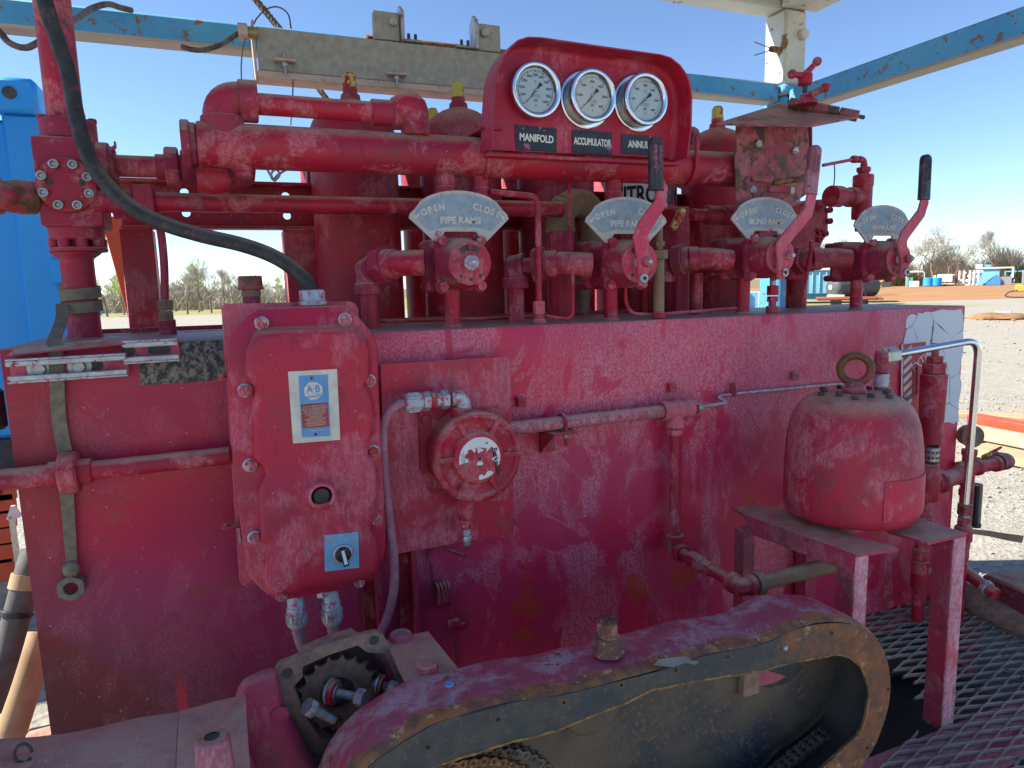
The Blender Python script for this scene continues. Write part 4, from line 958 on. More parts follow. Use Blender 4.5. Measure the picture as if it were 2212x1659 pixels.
elbow(M(), (e1.x, YH, zl_+.004), (1, 0, 0), (0, 0, -1), .040).build('elbow', m_redv, lp)
M().cyl((e1.x, YH, zh+rh-.01), (e1.x, YH, zl_), .030, 20).build('nipple', m_redv, lp)
e2 = at(853, 245, YH)
M().cyl((e1.x+.02, YH, zl_), (e2.x-.03, YH, zl_), .0235, 24).build('loop_pipe', m_redp, lp)
xu = at(818, 240, YH).x
M().lathe((xu-.018, YH, zl_), (1, 0, 0), [(0, 0), (0, .030), (.045, .030), (.05, .038), (.085, .036), (.085, 0)], 20).build('elbow_socket', m_redv, lp)
e3 = at(884, 222, YH-.02)
M().tube(smoothpath([(xu+.05, YH, zl_), (e3.x-.012, YH-.01, zl_+.012), (e3.x+.012, YH-.012, zl_+.012), (e3.x+.014, YH-.012, zl_-.03)], 5), [.034]*16, 20).build('street_elbow', m_redp, lp)
M().lathe((e3.x+.014, YH-.012, zl_-.052), (0, 0, 1), [(0, 0), (0, .034), (.03, .036), (.032, .031), (.05, .030), (.05, 0)], 20).build('elbow_collar', m_redp, lp)
M().cyl((e3.x+.014, YH-.008, zh+rh-.012), (e3.x+.014, YH-.01, zl_-.04), .021, 16).build('nipple', m_redp, lp)
# ================================================================ gauge board
YP0, YP1 = -.028, .035     # hood lip, face
gb = T('gauge_board', 'red hooded gauge board clamped on the thick manifold pipe', 'gauge board', at(1280, 330, YP1))
front = [at(1062, 320, YP0), at(1063, 250, YP0), at(1068, 180, YP0), at(1074, 150, YP0), at(1086, 122, YP0), at(1102, 100, YP0), at(1118, 86, YP0), at(1140, 79, YP0), at(1170, 80, YP0),
         at(1300, 99, YP0), at(1428, 117, YP0), at(1450, 124, YP0), at(1470, 140, YP0), at(1484, 160, YP0), at(1492, 182, YP0), at(1496, 212, YP0), at(1494, 280, YP0), at(1486, 340, YP0)]
ctr = V(((front[0].x+front[-1].x)/2, YP0, (front[0].z+front[8].z)/2))
def inset(P, k): return [p+(ctr-p).normalized()*k for p in P]
dY = YP1-YP0+.012
th = .0045
ou = front; inn = inset(front, th)
m = M(); n = len(ou)
vs = ou+inn+[p+V((0, dY, 0)) for p in ou]+[p+V((0, dY, 0)) for p in inn]; fs = []
for i in range(n-1):
    k = i+1; fs += [(i, k, n+k, n+i), (2*n+i, 3*n+i, 3*n+k, 2*n+k), (i, 2*n+i, 2*n+k, k), (n+i, n+k, 3*n+k, 3*n+i)]
fs += [(0, n, 3*n, 2*n), (n-1, 2*n-1+0, 4*n-1, 3*n-1)]
m.add(vs, fs); m.build('hood', m_red, gb, smooth=50)
# curved fillet between the hood and the face
f1 = inset(front, th+.0005); f2 = inset(front, th+.016)
fp = []; N_ = 6
for j in range(N_+1):
    a = pi/2*j/N_; row = []
    for p, q in zip(f1, f2):
        row.append(V((p.x+(q.x-p.x)*(1-cos(a)), YP1-.014+.014*sin(a), p.z+(q.z-p.z)*(1-cos(a)))))
    fp.append(row)
vs = [p for r_ in fp for p in r_]; fs = [(j*n+i, j*n+i+1, (j+1)*n+i+1, (j+1)*n+i) for j in range(N_) for i in range(n-1)]
M().add(vs, fs).build('corner_fillet', m_red, gb)
M().slab([V((p.x, YP1, p.z)) for p in f2], (0, .004, 0), 0).build('face', m_red, gb, smooth=0)
M().box((front[0].x, YP1-.03, front[0].z-.012), (front[-1].x, YP1-.001, front[0].z-.004), .002).build('bottom_lip', m_red, gb)
def dial(cx, cy, px_h, yb, facemat, labels, start, label, protr, flange=True, first=False, needle=-130):
    c = at(cx, cy, yb-protr); R_ = abs(at(cx, cy-px_h, yb-protr).z-at(cx, cy+px_h, yb-protr).z)/2
    t = T('pressure_gauge', label, 'pressure gauge', (c.x, yb, c.z), 'round pressure gauges on the red board')
    X, Z_ = c.x, c.z; o = V((X, yb, Z_)); ax = (0, -1, 0)
    M().lathe(o, ax, [(0, 0), (0, R_*.9), (protr-.012, R_*.9), (protr-.012, 0)], 48).build('case', m_blk if first else m_steel, t)
    if flange: M().lathe(o+V((0, -.0005, 0)), ax, [(0, R_*.88), (0, R_*1.13), (.004, R_*1.13), (.005, R_*1.05), (.005, R_*.9)], 56, .001).build('mounting_flange', m_chrome, t)
    f_ = protr
    M().lathe(o, ax, [(f_-.014, R_*.9), (f_-.014, R_), (f_-.002, R_), (f_, R_*.97), (f_, R_*.85), (f_-.004, R_*.80), (f_-.010, R_*.79)], 64, .0012).build('bezel', m_chrome, t)
    M().lathe(o, ax, [(f_-.0118, 0), (f_-.0118, R_*.80), (f_-.011, R_*.80), (f_-.011, 0)], 48, 0).build('dial', facemat, t)
    fy = yb-(f_-.011)-.0006; r = R_*.80
    tk_ = M(); nmaj = len(labels)-1; sweep = radians(270)
    for k in range(nmaj*10+1):
        a = radians(-135)+sweep*k/(nmaj*10); dx, dz = sin(a), cos(a); L_ = .10 if k % 10 == 0 else (.075 if k % 5 == 0 else .05); w_ = .0009 if k % 10 == 0 else .0004
        p0 = V((X+dx*r*.90, fy, Z_+dz*r*.90)); p1 = V((X+dx*r*(.90-L_), fy, Z_+dz*r*(.90-L_))); s_ = V((dz, 0, -dx))*w_
        tk_.add([p0-s_, p0+s_, p1+s_, p1-s_], [(0, 1, 2, 3)])
    tk_.build('scale_marks', m_ink, t, smooth=0)
    for k, lb in enumerate(labels):
        a = radians(-135)+sweep*k/nmaj; text(lb, r*.165, (X+sin(a)*r*(.66 if nmaj < 9 else .68), fy, Z_+cos(a)*r*(.66 if nmaj < 9 else .68)), (1, 0, 0), (0, 0, 1), .0003, m_ink, t, 'numeral', sx=.82)
    text('psi', r*.19, (X, fy, Z_-r*.42), (1, 0, 0), (0, 0, 1), .0003, m_ink, t, 'unit_lettering')
    text('316 SS TUBE\nAND SOCKET', r*.085, (X, fy, Z_-r*.24), (1, 0, 0), (0, 0, 1), .0003, m_fg, t, 'small_lettering')
    M().add([V((X+dx*r, fy, Z_+dz*r)) for dx, dz in ((0, .46), (.045, .39), (0, .32), (-.045, .39))], [(0, 1, 2, 3)]).build('maker_mark', m_fg, t, smooth=0)
    M().add([V((X+dx*r, fy, Z_+dz*r)) for dx, dz in ((0, -.58), (.035, -.72), (.012, -.72), (.012, -.66), (-.012, -.66), (-.012, -.72), (-.035, -.72))], [(0, 1, 2, 3, 4, 5, 6)]).build('maker_mark', m_ink, t, smooth=0)
    a = radians(needle); d = V((sin(a), 0, cos(a))); s_ = V((d.z, 0, -d.x)); c0 = V((X, fy-.002, Z_))
    nd = M().slab([c0+d*r*.86, c0+d*r*.25+s_*r*.022, c0-d*r*.18+s_*r*.03, c0-d*r*.42+s_*r*.10, c0-d*r*.42-s_*r*.10, c0-d*r*.18-s_*r*.03, c0+d*r*.25-s_*r*.022], (0, -.0008, 0), 0).build('needle', m_ink, t, smooth=0)
    M().lathe(c0+V((0, -.0009, 0)), ax, [(0, 0), (0, r*.075), (.002, r*.075), (.002, 0)], 20, .0004).build('needle_hub', m_steel, nd)
    M().add([V((X+sin(b)*r*q_, fy-.0001, Z_+cos(b)*r*q_)) for q_ in (.985, .94) for b in [radians(22+8.5*i) for i in range(9)]], [(i, i+1, 10+i, 9+i) for i in range(8)]).build('shadow_band', m_ink, t, smooth=0)
    M().lathe(o, ax, [(f_-.0065, 0), (f_-.0065, R_*.80), (f_-.005, R_*.80), (f_-.005, 0)], 48, 0).build('glass', m_glass, t)
    return t
n10 = [str(i*1000) for i in range(11)]
dial(1161, 193, 61.5, YP1-.001, m_dialb, n10, 0, 'leftmost gauge, reading to 10000 psi, above the MANIFOLD plate', .030, False, True, -139)
dial(1284, 205, 58.5, YP1-.001, m_cream, [str(i*1000) for i in range(7)], 0, 'middle gauge with the creamier dial reading to 6000 psi, above the ACCUMULATOR plate', .047, True, False, -137)
dial(1398, 213, 57.5, YP1-.001, m_dialb, [str(i*500) for i in range(7)], 0, 'rightmost gauge, reading to 3000 psi, above the ANNULAR plate', .045, True, False, -130)
def nameplate(pts, word, lb, sz, sx):
    P = [at(*p, YP1-.001) for p in pts]; c = sum(P, V((0, 0, 0)))/4
    t = T('name_plate', lb, 'name plate', c)
    M().slab(P, (0, -.0022, 0), .0006).build('plate', m_plate, t, smooth=0)
    text(word, sz, c+V((0, -.0028, 0)), P[1]-P[0], (0, 0, 1), .0008, m_ivory, t, bold=.0008, sx=sx)
nameplate([(1112, 269), (1202, 278), (1202, 329), (1115, 323)], 'MANIFOLD', 'black plate with ivory lettering MANIFOLD', .025, .76)
nameplate([(1236, 280), (1321, 287), (1321, 336), (1236, 329)], 'ACCUMULATOR', 'black plate with ivory lettering ACCUMULATOR', .0245, .60)
nameplate([(1342, 290), (1430, 296), (1430, 338), (1342, 331)], 'ANNULAR', 'black plate with lettering ANNULAR partly behind the tall lever', .025, .76)
# U bolts with angle clips
def ubolt(x, label, clip=True):
    t = T('u_bolt', label, 'clamp', (x, YH, zh))
    R_ = rh+.006; pts = [(x, YH+R_*cos(a), zh+R_*sin(a)) for a in [radians(200-5) + radians(-205-40)*0 + radians(k*12.5) for k in range(0, 17)]]
    M().tube([(x, YH+R_, zh+rh+.03), (x, YH+R_, zh)]+[(x, YH+R_*cos(a), zh-R_*sin(a)) for a in [pi*k/14 for k in range(1, 14)]]+[(x, YH-R_, zh), (x, YH-R_, zh+rh+.03)], .0055, 10).build('bolt', m_redp, t)
    if clip:
        c = M().box((x-.028, YH-R_-.018, zh+rh+.006), (x+.03, YH+R_+.02, zh+rh+.012), .001).build('clip_plate', m_redv, t)
        for y in (YH-R_, YH+R_): M().hexa((x, y, zh+rh+.0125), (x, y, zh+rh+.024), .0115).build('nut', m_redv, c)
    return t
ubolt(at(1042, 370, YH).x, 'red U bolt clamping the left side of the gauge board to the thick pipe')
ubolt(at(1478, 380, YH).x, 'red U bolt clamping the right side of the gauge board to the thick pipe', False)
# ================================================================ four way valves
def arcplate(t, cx, cz, y, W_, word, mplate):
    # fan shaped cast plate, W_ wide; local origin = valve axis
    R0 = W_*.62; R1 = W_*.30; ha = radians(54)
    def P(a, r): return V((cx+sin(a)*r, y, cz+cos(a)*r))
    cz = cz+.0
    outer = []
    A = [(-W_*.50, W_*.24), (-W_*.485, W_*.29)]
    for k in range(15):
        u = -1+2*k/14; A.append((u*W_*.44, W_*.29+W_*.245*(1-u*u*.97)**.5*1.0-W_*.0))
    A += [(W_*.485, W_*.29), (W_*.50, W_*.24), (W_*.27, W_*.0), (W_*.22, -W_*.015), (W_*.16, W_*.10), (-W_*.16, W_*.10), (-W_*.22, -W_*.015), (-W_*.27, W_*.0)]
    pts = [V((cx+u*1.14, y, cz+v)) for u, v in A]
    pl = M().slab(pts, (0, -.006, 0), 0).build('position_plate', m_rim, t, smooth=0)
    B = [(-W_*.455, W_*.245)]
    for k in range(13):
        u = -1+2*k/12; B.append((u*W_*.425, W_*.285+W_*.215*(1-u*u*.97)**.5))
    B += [(W_*.455, W_*.245), (W_*.31, W_*.105), (W_*.17, W_*.145), (-W_*.17, W_*.145), (-W_*.31, W_*.105)]
    M().slab([V((cx+u*1.14, y-.0062, cz+v)) for u, v in B], (0, -.0006, 0), 0).build('recess_panel', m_sock, pl, smooth=0)
    yy = y-.0068
    text(word, W_*.098, (cx, yy, cz+W_*.215), (1, 0, 0), (0, 0, 1), .003, m_lett, pl, bold=.0009, sx=1.05)
    for s_, wd in ((-1, 'OPEN'), (1, 'CLOSE')):
        for i, chh in enumerate(wd):
            k = (i-(len(wd)-1)/2); base = .27; px_ = s_*W_*base+k*W_*.058
            a = -px_/W_*1.35*.95; text(chh, W_*.095, (cx+px_*1.14, yy, cz+W_*(.375-abs(px_/W_)**2*.62+.0)), (cos(a), 0, sin(a)), (-sin(a), 0, cos(a)), .003, m_lett, pl, bold=.0009, sx=.92)
        px_ = s_*W_*.430; q = V((cx+px_*1.14, yy, cz+W_*.255)); d = V((s_*.72, 0, -.69)); e = V((d.z, 0, -d.x))
        M().slab([q+d*.009, q+e*.006, q+e*.002, q-d*.010+e*.002, q-d*.010-e*.002, q-e*.002, q-e*.006], (0, -.0015, 0), 0).build('arrow', m_lett, pl, smooth=0)
    return pl
def valve(px, py, lab, word, sc, lever, Yc=.085, pipe_foot=None, X0=None):
    """px,py: picture position of the front disc centre"""
    yF = -.055
    c = at(px, py, yF); X, Zc = (X0 or c.x), c.z; s = sc
    t = T('rotary_valve', lab, 'valve', (X, Yc, Zc), 'four way valves standing on the tank')
    # body: squarish casting with rounded corners
    def rr(hw, hh, r, y):
        o = []
        for cx_, cz_, a0 in ((1, 1, 0), (-1, 1, 90), (-1, -1, 180), (1, -1, 270)):
            for k in range(6):
                a = radians(a0+k*18); o.append(V((X+cx_*(hw-r)+cos(a)*r, y, Zc+cz_*(hh-r)+sin(a)*r)))
        return o
    rings = [rr(.052*s, .057*s, .014, .160), rr(.060*s, .064*s, .016, .153), rr(.060*s, .064*s, .018, .128), rr(.054*s, .059*s, .03, .118), rr(.054*s, .058*s, .036, .050), rr(.058*s, .061*s, .03, .040), rr(.058*s, .061*s, .03, .024), rr(.052*s, .054*s, .04, .014)]
    n_ = len(rings[0]); vs = [p for r_ in rings for p in r_]; fs = [(j*n_+i, j*n_+(i+1) % n_, (j+1)*n_+(i+1) % n_, (j+1)*n_+i) for j in range(len(rings)-1) for i in range(n_)]
    fs += [tuple(range(n_)), tuple((len(rings)-1)*n_+i for i in range(n_))]
    M().add(vs, fs).build('body', m_redv, t, smooth=35)
    M().lathe((X, .018, Zc), (0, -1, 0), [(0, 0), (0, .060*s), (.030, .058*s), (.056, .050*s), (.066, .049*s), (.066, .044*s), (.070, .044*s), (.070, 0)], 40, .004).build('bonnet', m_redv, t)
    dsk = M().lathe((X, -.051, Zc), (0, -1, 0), [(0, 0), (0, .0505*s), (.006, .0505*s), (.006, 0)], 40, .0012).build('index_disc', m_redp if lever is None else m_pink, t)
    for a in (-38, 0, 38):
        rr_ = .037*s; M().lathe((X+sin(radians(180+a))*rr_, -.0573, Zc+cos(radians(180+a))*rr_), (0, -1, 0), [(0, 0), (0, .0048), (.0006, .0048), (.0006, 0)], 12, 0).build('index_hole', m_dark, dsk)
    # curved slot
    sl_ = []; 
    for r_ in (.041*s, .027*s):
        aa = [radians(-42+84*k/10) for k in range(11)]
        if r_ < .03*s: aa = aa[::-1]
        sl_ += [V((X+sin(a)*r_, -.0572, Zc+cos(a)*r_)) for a in aa]
    M().slab(sl_, (0, -.0008, 0), 0).build('slot', m_dark, dsk, smooth=0)
    M().lathe((X, -.058, Zc), (0, -1, 0), [(0, 0), (0, .0175*s), (.010, .0175*s), (.012, .010), (.018, .010), (.020, .0065), (.024, .0065), (.024, 0)], 24, .0012).build('stem', m_zincb, t)
    M().cyl((X, -.058, Zc+.034*s), (X, -.064, Zc+.034*s), .0065, 12).build('stop_pin', m_bolt, t)
    for dx in (-1, 1):
        for dz in (-1, 1):
            bx, bz = X+dx*.047*s, Zc+dz*.052*s
            M().cyl((bx, .025, bz), (bx, .0125, bz), .016*s, 16).build('bolt_boss', m_redv, t)
            if dz > 0: M().hexa((bx, .0045, bz), (bx, -.009, bz), .0125*s, rot=.3*dx).build('bolt', m_bolt, t)
            else: M().hexa((bx, .012, bz), (bx, -.002, bz), .0125*s, rot=.2*dx).build('bolt', m_bolt, t)
            M().cyl((bx, .1605, bz), (bx, .185, bz), .010*s, 12).build('rear_bolt', m_redv, t)
    arcplate(t, X, Zc+.053*s, .0112, .2215, word, None)
    if lever:
        # flat lever: pivot plate, kinked strip, grip
        yl = -.085
        L_ = [at(*q, yl) for q in lever['path']]
        wd = lever['w']; left = []; right = []
        for i, p in enumerate(L_):
            d = (L_[min(i+1, len(L_)-1)]-L_[max(i-1, 0)]).normalized(); e = V((d.z, 0, -d.x)); left.append(p-e*wd[i]); right.append(p+e*wd[i])
        out = left+right[::-1]
        lv = M().slab(out, (0, .008, 0), .0012).build('lever', lever.get('mat', m_pink), t, smooth=30)
        p = L_[1]; 
        M().hexa((X, yl-.0005, Zc), (X, yl-.011, Zc), .014, rot=.2).build('lever_nut', m_bolt, lv); M().cyl((X, yl-.009, Zc), (X, yl-.022, Zc), .0065, 12).build('lever_bolt', m_zinc, lv)
        q = at(*lever['hole'], yl); M().lathe(q+V((0, -.0005, 0)), (0, -1, 0), [(0, .0055), (0, .013), (.006, .012), (.006, .0055)], 20).build('pull_bushing', m_zinc, lv)
        M().lathe(q+V((0, -.001, 0)), (0, -1, 0), [(0, 0), (0, .0055), (.0005, .0055), (.0005, 0)], 12, 0).build('bushing_hole', m_dark, lv)
        g0, g1 = at(*lever['g'][0], yl), at(*lever['g'][1], yl); d = (g1-g0); Lg = d.length; d.normalize(); e = V((d.z, 0, -d.x)); hw = lever['gw']
        pr = [(-1, 0), (-1.02, .03), (-1, .2), (-.96, .88), (-.8, .95), (-.5, .985), (0, 1.0), (.5, .985), (.8, .95), (.96, .88), (1, .2), (1.02, .03), (1, 0)]
        gp = M().slab([g0+e*hw*u+d*Lg*v for u, v in pr] if False else [g0+e*hw*u+d*Lg*v+V((0, -.006, 0)) for u, v in pr], (0, .020, 0), .004).build('grip', lever['gm'], lv, smooth=50)
        text('Barksdale\nControls', .0135, g0+d*Lg*.60+V((0, -.0066, 0)), d, -e, .0016, lever['gt'], gp, bold=.0002, sx=1.12) if False else None
        tx = text('Barksdale\nControls', .0150, g0+d*Lg*.62+V((0, -.0066, 0)), d, -e, .0018, lever['gt'], None if False else lv, 'grip_lettering', sx=1.0)
        M().slab([g0+e*hw*u+d*Lg*v+V((0, -.0062, 0)) for u, v in ((-.45, .06), (.45, .06), (.45, .40), (-.45, .40))], (0, -.0012, 0), .0004).build('grip_pad', lever['gm'], lv, smooth=0)
    # foot pipe to the tank
    fx = X if pipe_foot is None else pipe_foot
    M().lathe((fx, Yc, zt_at(fx)-.01), (0, 0, 1), [(0, 0), (0, .034), (.014, .024), (.016, .0195), (Zc-.05*s-zt_at(fx)+.02, .0195), (Zc-.05*s-zt_at(fx)+.02, 0)], 24, .002).build('foot_pipe', m_redp, t)
    return t, X, Zc
v1, x1, zc1 = valve(1010, 568, 'valve without a lever under the first PIPE RAMS plate, nearest the gauge board left', 'PIPE RAMS', 1.04, None, pipe_foot=at(977, 660, .085).x, X0=.543)
v2, x2, zc2 = valve(1397, 567, 'valve with the upright black gripped lever crossing the gauge board', 'PIPE RAMS', 1.06,
  dict(path=[(1390, 618), (1391, 560), (1384, 512), (1393, 490), (1427, 440), (1432, 408), (1420, 380)], w=[.012, .019, .021, .020, .017, .017, .015], hole=(1390, 601), g=[(1419, 412), (1418, 293)], gw=.0195, gm=m_grip, gt=m_gripr), pipe_foot=at(1319, 660, .085).x, X0=1.012)
v3, x3, zc3 = valve(1700, 553, 'valve under the BLIND RAMS plate with a faded pink lever grip', 'BLIND RAMS', 1.02,
  dict(path=[(1690, 604), (1692, 570), (1690, 530), (1702, 512), (1748, 458), (1752, 438), (1756, 418)], w=[.010, .018, .020, .018, .017, .017, .016], hole=(1694, 589), g=[(1752, 420), (1764, 313)], gw=.021, gm=m_gripr, gt=m_gripr), pipe_foot=at(1605, 650, .085).x, X0=1.487)
v4, x4, zc4 = valve(1961, 560, 'valve under the ANNULAR plate at the right end of the tank', 'ANNULAR', 1.04,
  dict(path=[(1951, 600), (1956, 565), (1950, 525), (1956, 508), (1992, 460), (1999, 436), (1998, 420)], w=[.010, .018, .020, .018, .017, .017, .015], hole=(1957, 588), g=[(1998, 432), (2003, 333)], gw=.0195, gm=m_grip, gt=m_grip), pipe_foot=at(1849, 650, .085).x, X0=1.968)
# ---------------------------------------------------------------- side piping of each valve: elbow, nipple, union, tee down
def sidepipe(pts, lab, hexpos, r=.0245, drop=None, Y0=.07, Y1=.16, collar=True):
    "pts: [(elbow px,py), (union px,py), (tee px,py)] right to left"
    a = at(*pts[0], Y0); b = at(*pts[1], (Y0+Y1)/2+.0); c = at(*pts[2], Y1)
    t = T('valve_union_pipe', lab, 'pipe', c)
    d = (c-b).normalized(); a2 = at(*pts[3], Y0-.02) if len(pts) > 3 else a+V((.05, -.02, 0))
    el = M(); el.tube(smoothpath([a2, a, a+(b-a)*.35], 6), [r*1.25+.001]*13, 20)
    el.lathe(a+(b-a)*.30, b-a, [(0, 0), (0, r*1.3), (.004, r*1.5), (.030, r*1.5), (.032, r*.9), (.032, 0)], 24)
    el.build('street_elbow', m_redp, t)
    M().cyl(a+(b-a)*.2, c, r*.88, 20).build('nipple', m_redv, t)
    M().hexa(b-d*.016, b+d*.016, r*2.0, rot=.3).build('union_nut', m_redv, t); M().lathe(b-d*.034, d, [(0, 0), (0, r*1.35), (.018, r*1.5), (.018, 0)], 20).build('union_collar', m_redv, t)
    tp = M(); tp.lathe(c-d*.028, d, [(0, 0), (0, r*1.45), (.014, r*1.45), (.02, r*1.25), (.045, r*1.25), (.045, 0)], 20); tp.lathe(c+V((0, 0, -.005)), (0, 0, -1), [(0, 0), (0, r*1.25), (.025, r*1.25), (.027, r*1.5), (.055, r*1.5), (.055, 0)], 20)
    tp.sph(c, r*1.3, 16); tp.build('elbow', m_redv, t)
    if drop: M().cyl((c.x, c.y, 1.40), (c.x, c.y, c.z-.04), r*.95, 20).build('drop_pipe', m_redp, t)
    return t
sidepipe([(868, 569), (828, 573), (795, 585), (918, 567)], 'red union and elbow feeding the leverless first valve', None, drop=True)
sidepipe([(1222, 569), (1165, 571), (1112, 576), (1276, 572)], 'red union and elbow feeding the valve with the black upright lever', None, drop=True)
sidepipe([(1528, 558), (1468, 561), (1432, 566), (1578, 563)], 'red union and elbow feeding the blind rams valve', None, drop=False)
sidepipe([(1793, 557), (1735, 561), (1712, 564), (1833, 560)], 'red pipe and elbow feeding the annular valve', None, drop=False)
q = at(1505, 600, .16); o = M().cyl((q.x, .16, 1.40), (q.x, .16, at(1500, 590, .16).z), .019, 18).build('riser_pipe', m_redp); tag(o, 'red pipe dropping to the tank just left of the blind rams valve', 'pipe')
# right hand outlet elbows of valves one and two
for X_, Z_, lb in ((x1, zc1, 'bulging red elbow on the right of the leverless valve'),):
    o = elbow(M(), (X_+.075, .06, Z_-.002), (-1, 0, 0), (0, 1, 0), .027, .05).build('street_elbow', m_redp); tag(o, lb, 'pipe elbow')
# ================================================================ rusty bracket with T handle at the right
YB_ = .035
bk = T('junction_bracket', 'rust blotched red plate bracket with a flat hood, behind the blind rams valve', 'bracket', at(1660, 460, YB_))
zpl = at(1610, 255, YB_).z
M().slab([at(1592, 440, YB_), at(1588, 350, YB_), at(1592, 262, YB_), at(1600, 250, YB_), at(1745, 268, YB_), at(1750, 330, YB_), at(1742, 420, YB_), at(1706, 445, YB_), at(1640, 470, YB_)], (0, .006, 0), .001).build('face_plate', m_rusty, bk)
M().slab([at(1752, 268, YB_), at(1753, 420, YB_), at(1753, 420, YB_)+V((0, .12, .01)), at(1752, 268, YB_)+V((0, .12, 0))], (.005, 0, 0), 0).build('side_plate', m_redd, bk)
pt = [at(1548, 273, YB_-.01), at(1690, 224, YB_-.02), at(1866, 250, -.10), at(1750, 276, -.17)]
z_ = pt[0].z
def zp(px, py, z): return atz(px, py, z)
zc_ = zpl+.008
hood = [zp(1545, 269, zc_), zp(1575, 262, zc_), zp(1755, 276, zc_), zp(1867, 257, zc_), zp(1866, 250, zc_), zp(1705, 224, zc_), zp(1690, 223, zc_)]
A_ = atz(1545, 272, zc_); B_ = atz(1755, 276, zc_); C_ = atz(1866, 252, zc_)
P0, P1 = V((at(1590, 262, .10).x-.12, .16, zc_)), None
cs = [at(1546, 271, .03), at(1754, 275, -.14), at(1866, 253, -.02), at(1690, 226, .22)]
M().slab([V((p.x, p.y, 0))+V((0, 0, p.z)) for p in cs], (0, 0, .006), 0).build('hood_plate', m_rusty, bk)
q0, q1 = at(1705, 222, .12), at(1857, 252, -.03)
hn = M(); 
for k in range(3): 
    a = q0.lerp(q1, k*.36+.0); b = q0.lerp(q1, k*.36+.345 if k < 2 else .98); hn.cyl(a, b, .0165, 16)
hn.build('hinge_barrel', m_rusty, bk); M().cyl(q1, q1+(q1-q0).normalized()*.015, .006, 8).build('hinge_pin', m_rust, bk)
q = at(1662, 390, -.03)
for p_, r_ in (((1629, 387), .008), ((1676, 395), .008)): pass
M().cyl(at(1622, 386, -.03), at(1666, 390, -.05), .010, 14).build('stub_pipe', m_rusty, bk); M().cyl(at(1670, 396, -.03), at(1725, 387, -.04), .0085, 14).build('latch_pin', m_rust, bk)
M().box(at(1665, 400, -.03)+V((0, 0, 0)), at(1700, 418, -.012), .002).build('latch_block', m_rusty, bk)
for p_ in ((1637, 311), (1716, 326), (1625, 410), (1707, 412)):
    c = at(*p_, YB_-.0005); M().hexa(c, c+V((0, -.008, 0)), .012, rot=.3).build('bolt', m_zinc, bk); 
# needle valve with ball handles above the bracket
nv = T('t_handle_valve', 'small red needle valve with ball ended handle arms on top of the rusty bracket', 'valve', at(1742, 225, .05))
Yn = .05; b0 = at(1742, 222, Yn)
M().lathe((b0.x, Yn, at(1742, 226, Yn).z), (0, 0, 1), [(0, 0), (0, .032), (.012, .032), (.014, .021), (.028, .021), (.028, 0)], 20).build('bonnet', m_redp, nv)
M().cyl((b0.x-.008, Yn, at(1737, 200, Yn).z), (b0.x-.008, Yn, at(1737, 180, Yn).z), .0075, 12).build('stem', m_blkrust, nv)
zh_ = at(1737, 168, Yn).z
M().lathe((b0.x-.008, Yn, at(1737, 184, Yn).z), (0, 0, 1), [(0, 0), (0, .021), (.028, .021), (.036, .018), (.036, 0)], 20, .003).build('handle_hub', m_redp, nv)
for p_, q_ in (((1742, 158), (1765, 133)), ((1730, 163), (1711, 160))):
    a, b = at(*p_, Yn), at(*q_, Yn-.01); M().tube([a, b], [.010, .0075], 12).build('handle_arm', m_redp, nv); M().sph(b, .0135, 16).build('handle_ball', m_redv, nv)
a, b = at(1750, 205, Yn-.02), at(1783, 189, Yn-.04); M().tube([a, b], [.012, .009], 12).build('handle_arm', m_rusty, nv); M().sph(b, .0145, 16).build('handle_ball', m_redv, nv)
# regulator on the right
rg = T('relief_fitting', 'red hex topped relief fitting standing right of the bracket against the sky', 'fitting', at(1868, 440, .20))
YR = .20
X, r_, _ = fit(1841, 1888, 400, YR); Zt = at(1865, 375, YR).z; Zb = at(1865, 440, YR).z
M().lathe((X, YR, at(1865, 500, YR).z), (0, 0, 1), [(0, 0), (0, r_*.62), (at(1865, 474, YR).z-at(1865, 500, YR).z, r_*.62), (at(1865, 474, YR).z-at(1865, 500, YR).z, 0)], 20).build('lower_nipple', m_redp, rg)
zq = [at(1865, y, YR).z for y in (474, 448, 446, 404, 402, 378, 376, 368)]
M().lathe((X, YR, zq[0]), (0, 0, 1), [(0, 0), (0, r_), (zq[1]-zq[0], r_*1.02), (zq[2]-zq[0], r_*.92), (zq[3]-zq[0], r_*.92), (zq[4]-zq[0], r_), (zq[5]-zq[0], r_), (zq[5]-zq[0], 0)], 24, .003).build('tee_body', m_redp, rg)
M().lathe((X, YR, zq[5]), (0, 0, 1), [(0, 0), (0, r_*.55), (.012, r_*.55), (.012, 0)], 16).build('thread', m_redv, rg)
M().hexa((X, YR, zq[5]+.010), (X, YR, zq[5]+.026), r_*.72).build('hex_bushing', m_redp, rg)
zt_ = at(1867, 345, YR).z
elbow(M(), (X, YR, zt_), (0, 0, -1), (-1, 0, 0), .0105, .03, 14).build('small_elbow', m_redp, rg)
a = at(1845, 349, YR); M().hexa((X-.035, YR, zt_), (X-.058, YR, zt_-.001), .013).build('tube_nut', m_redp, rg)
M().tube([V((X-.05, YR, zt_-.001)), at(1778, 357, YR-.02)], .0055, 10).build('tube', m_redd, rg)
M().tube(smoothpath([at(1802, 349, YR-.01), at(1803, 380, YR), at(1799, 420, YR), at(1797, 440, YR)], 5), .0022, 6).build('hang_wire', m_dark, rg)
M().lathe(V((X, YR, (zq[2]+zq[3])/2-.004)), V((-1, -.1, 0)), [(0, 0), (0, r_*.8), (.04, r_*.8), (.045, r_*1.0), (.075, r_*1.0), (.08, r_*.8), (.12, r_*.8), (.12, r_*1.05), (.17, r_*1.05), (.17, 0)], 20).build('side_outlet', m_redp, rg)
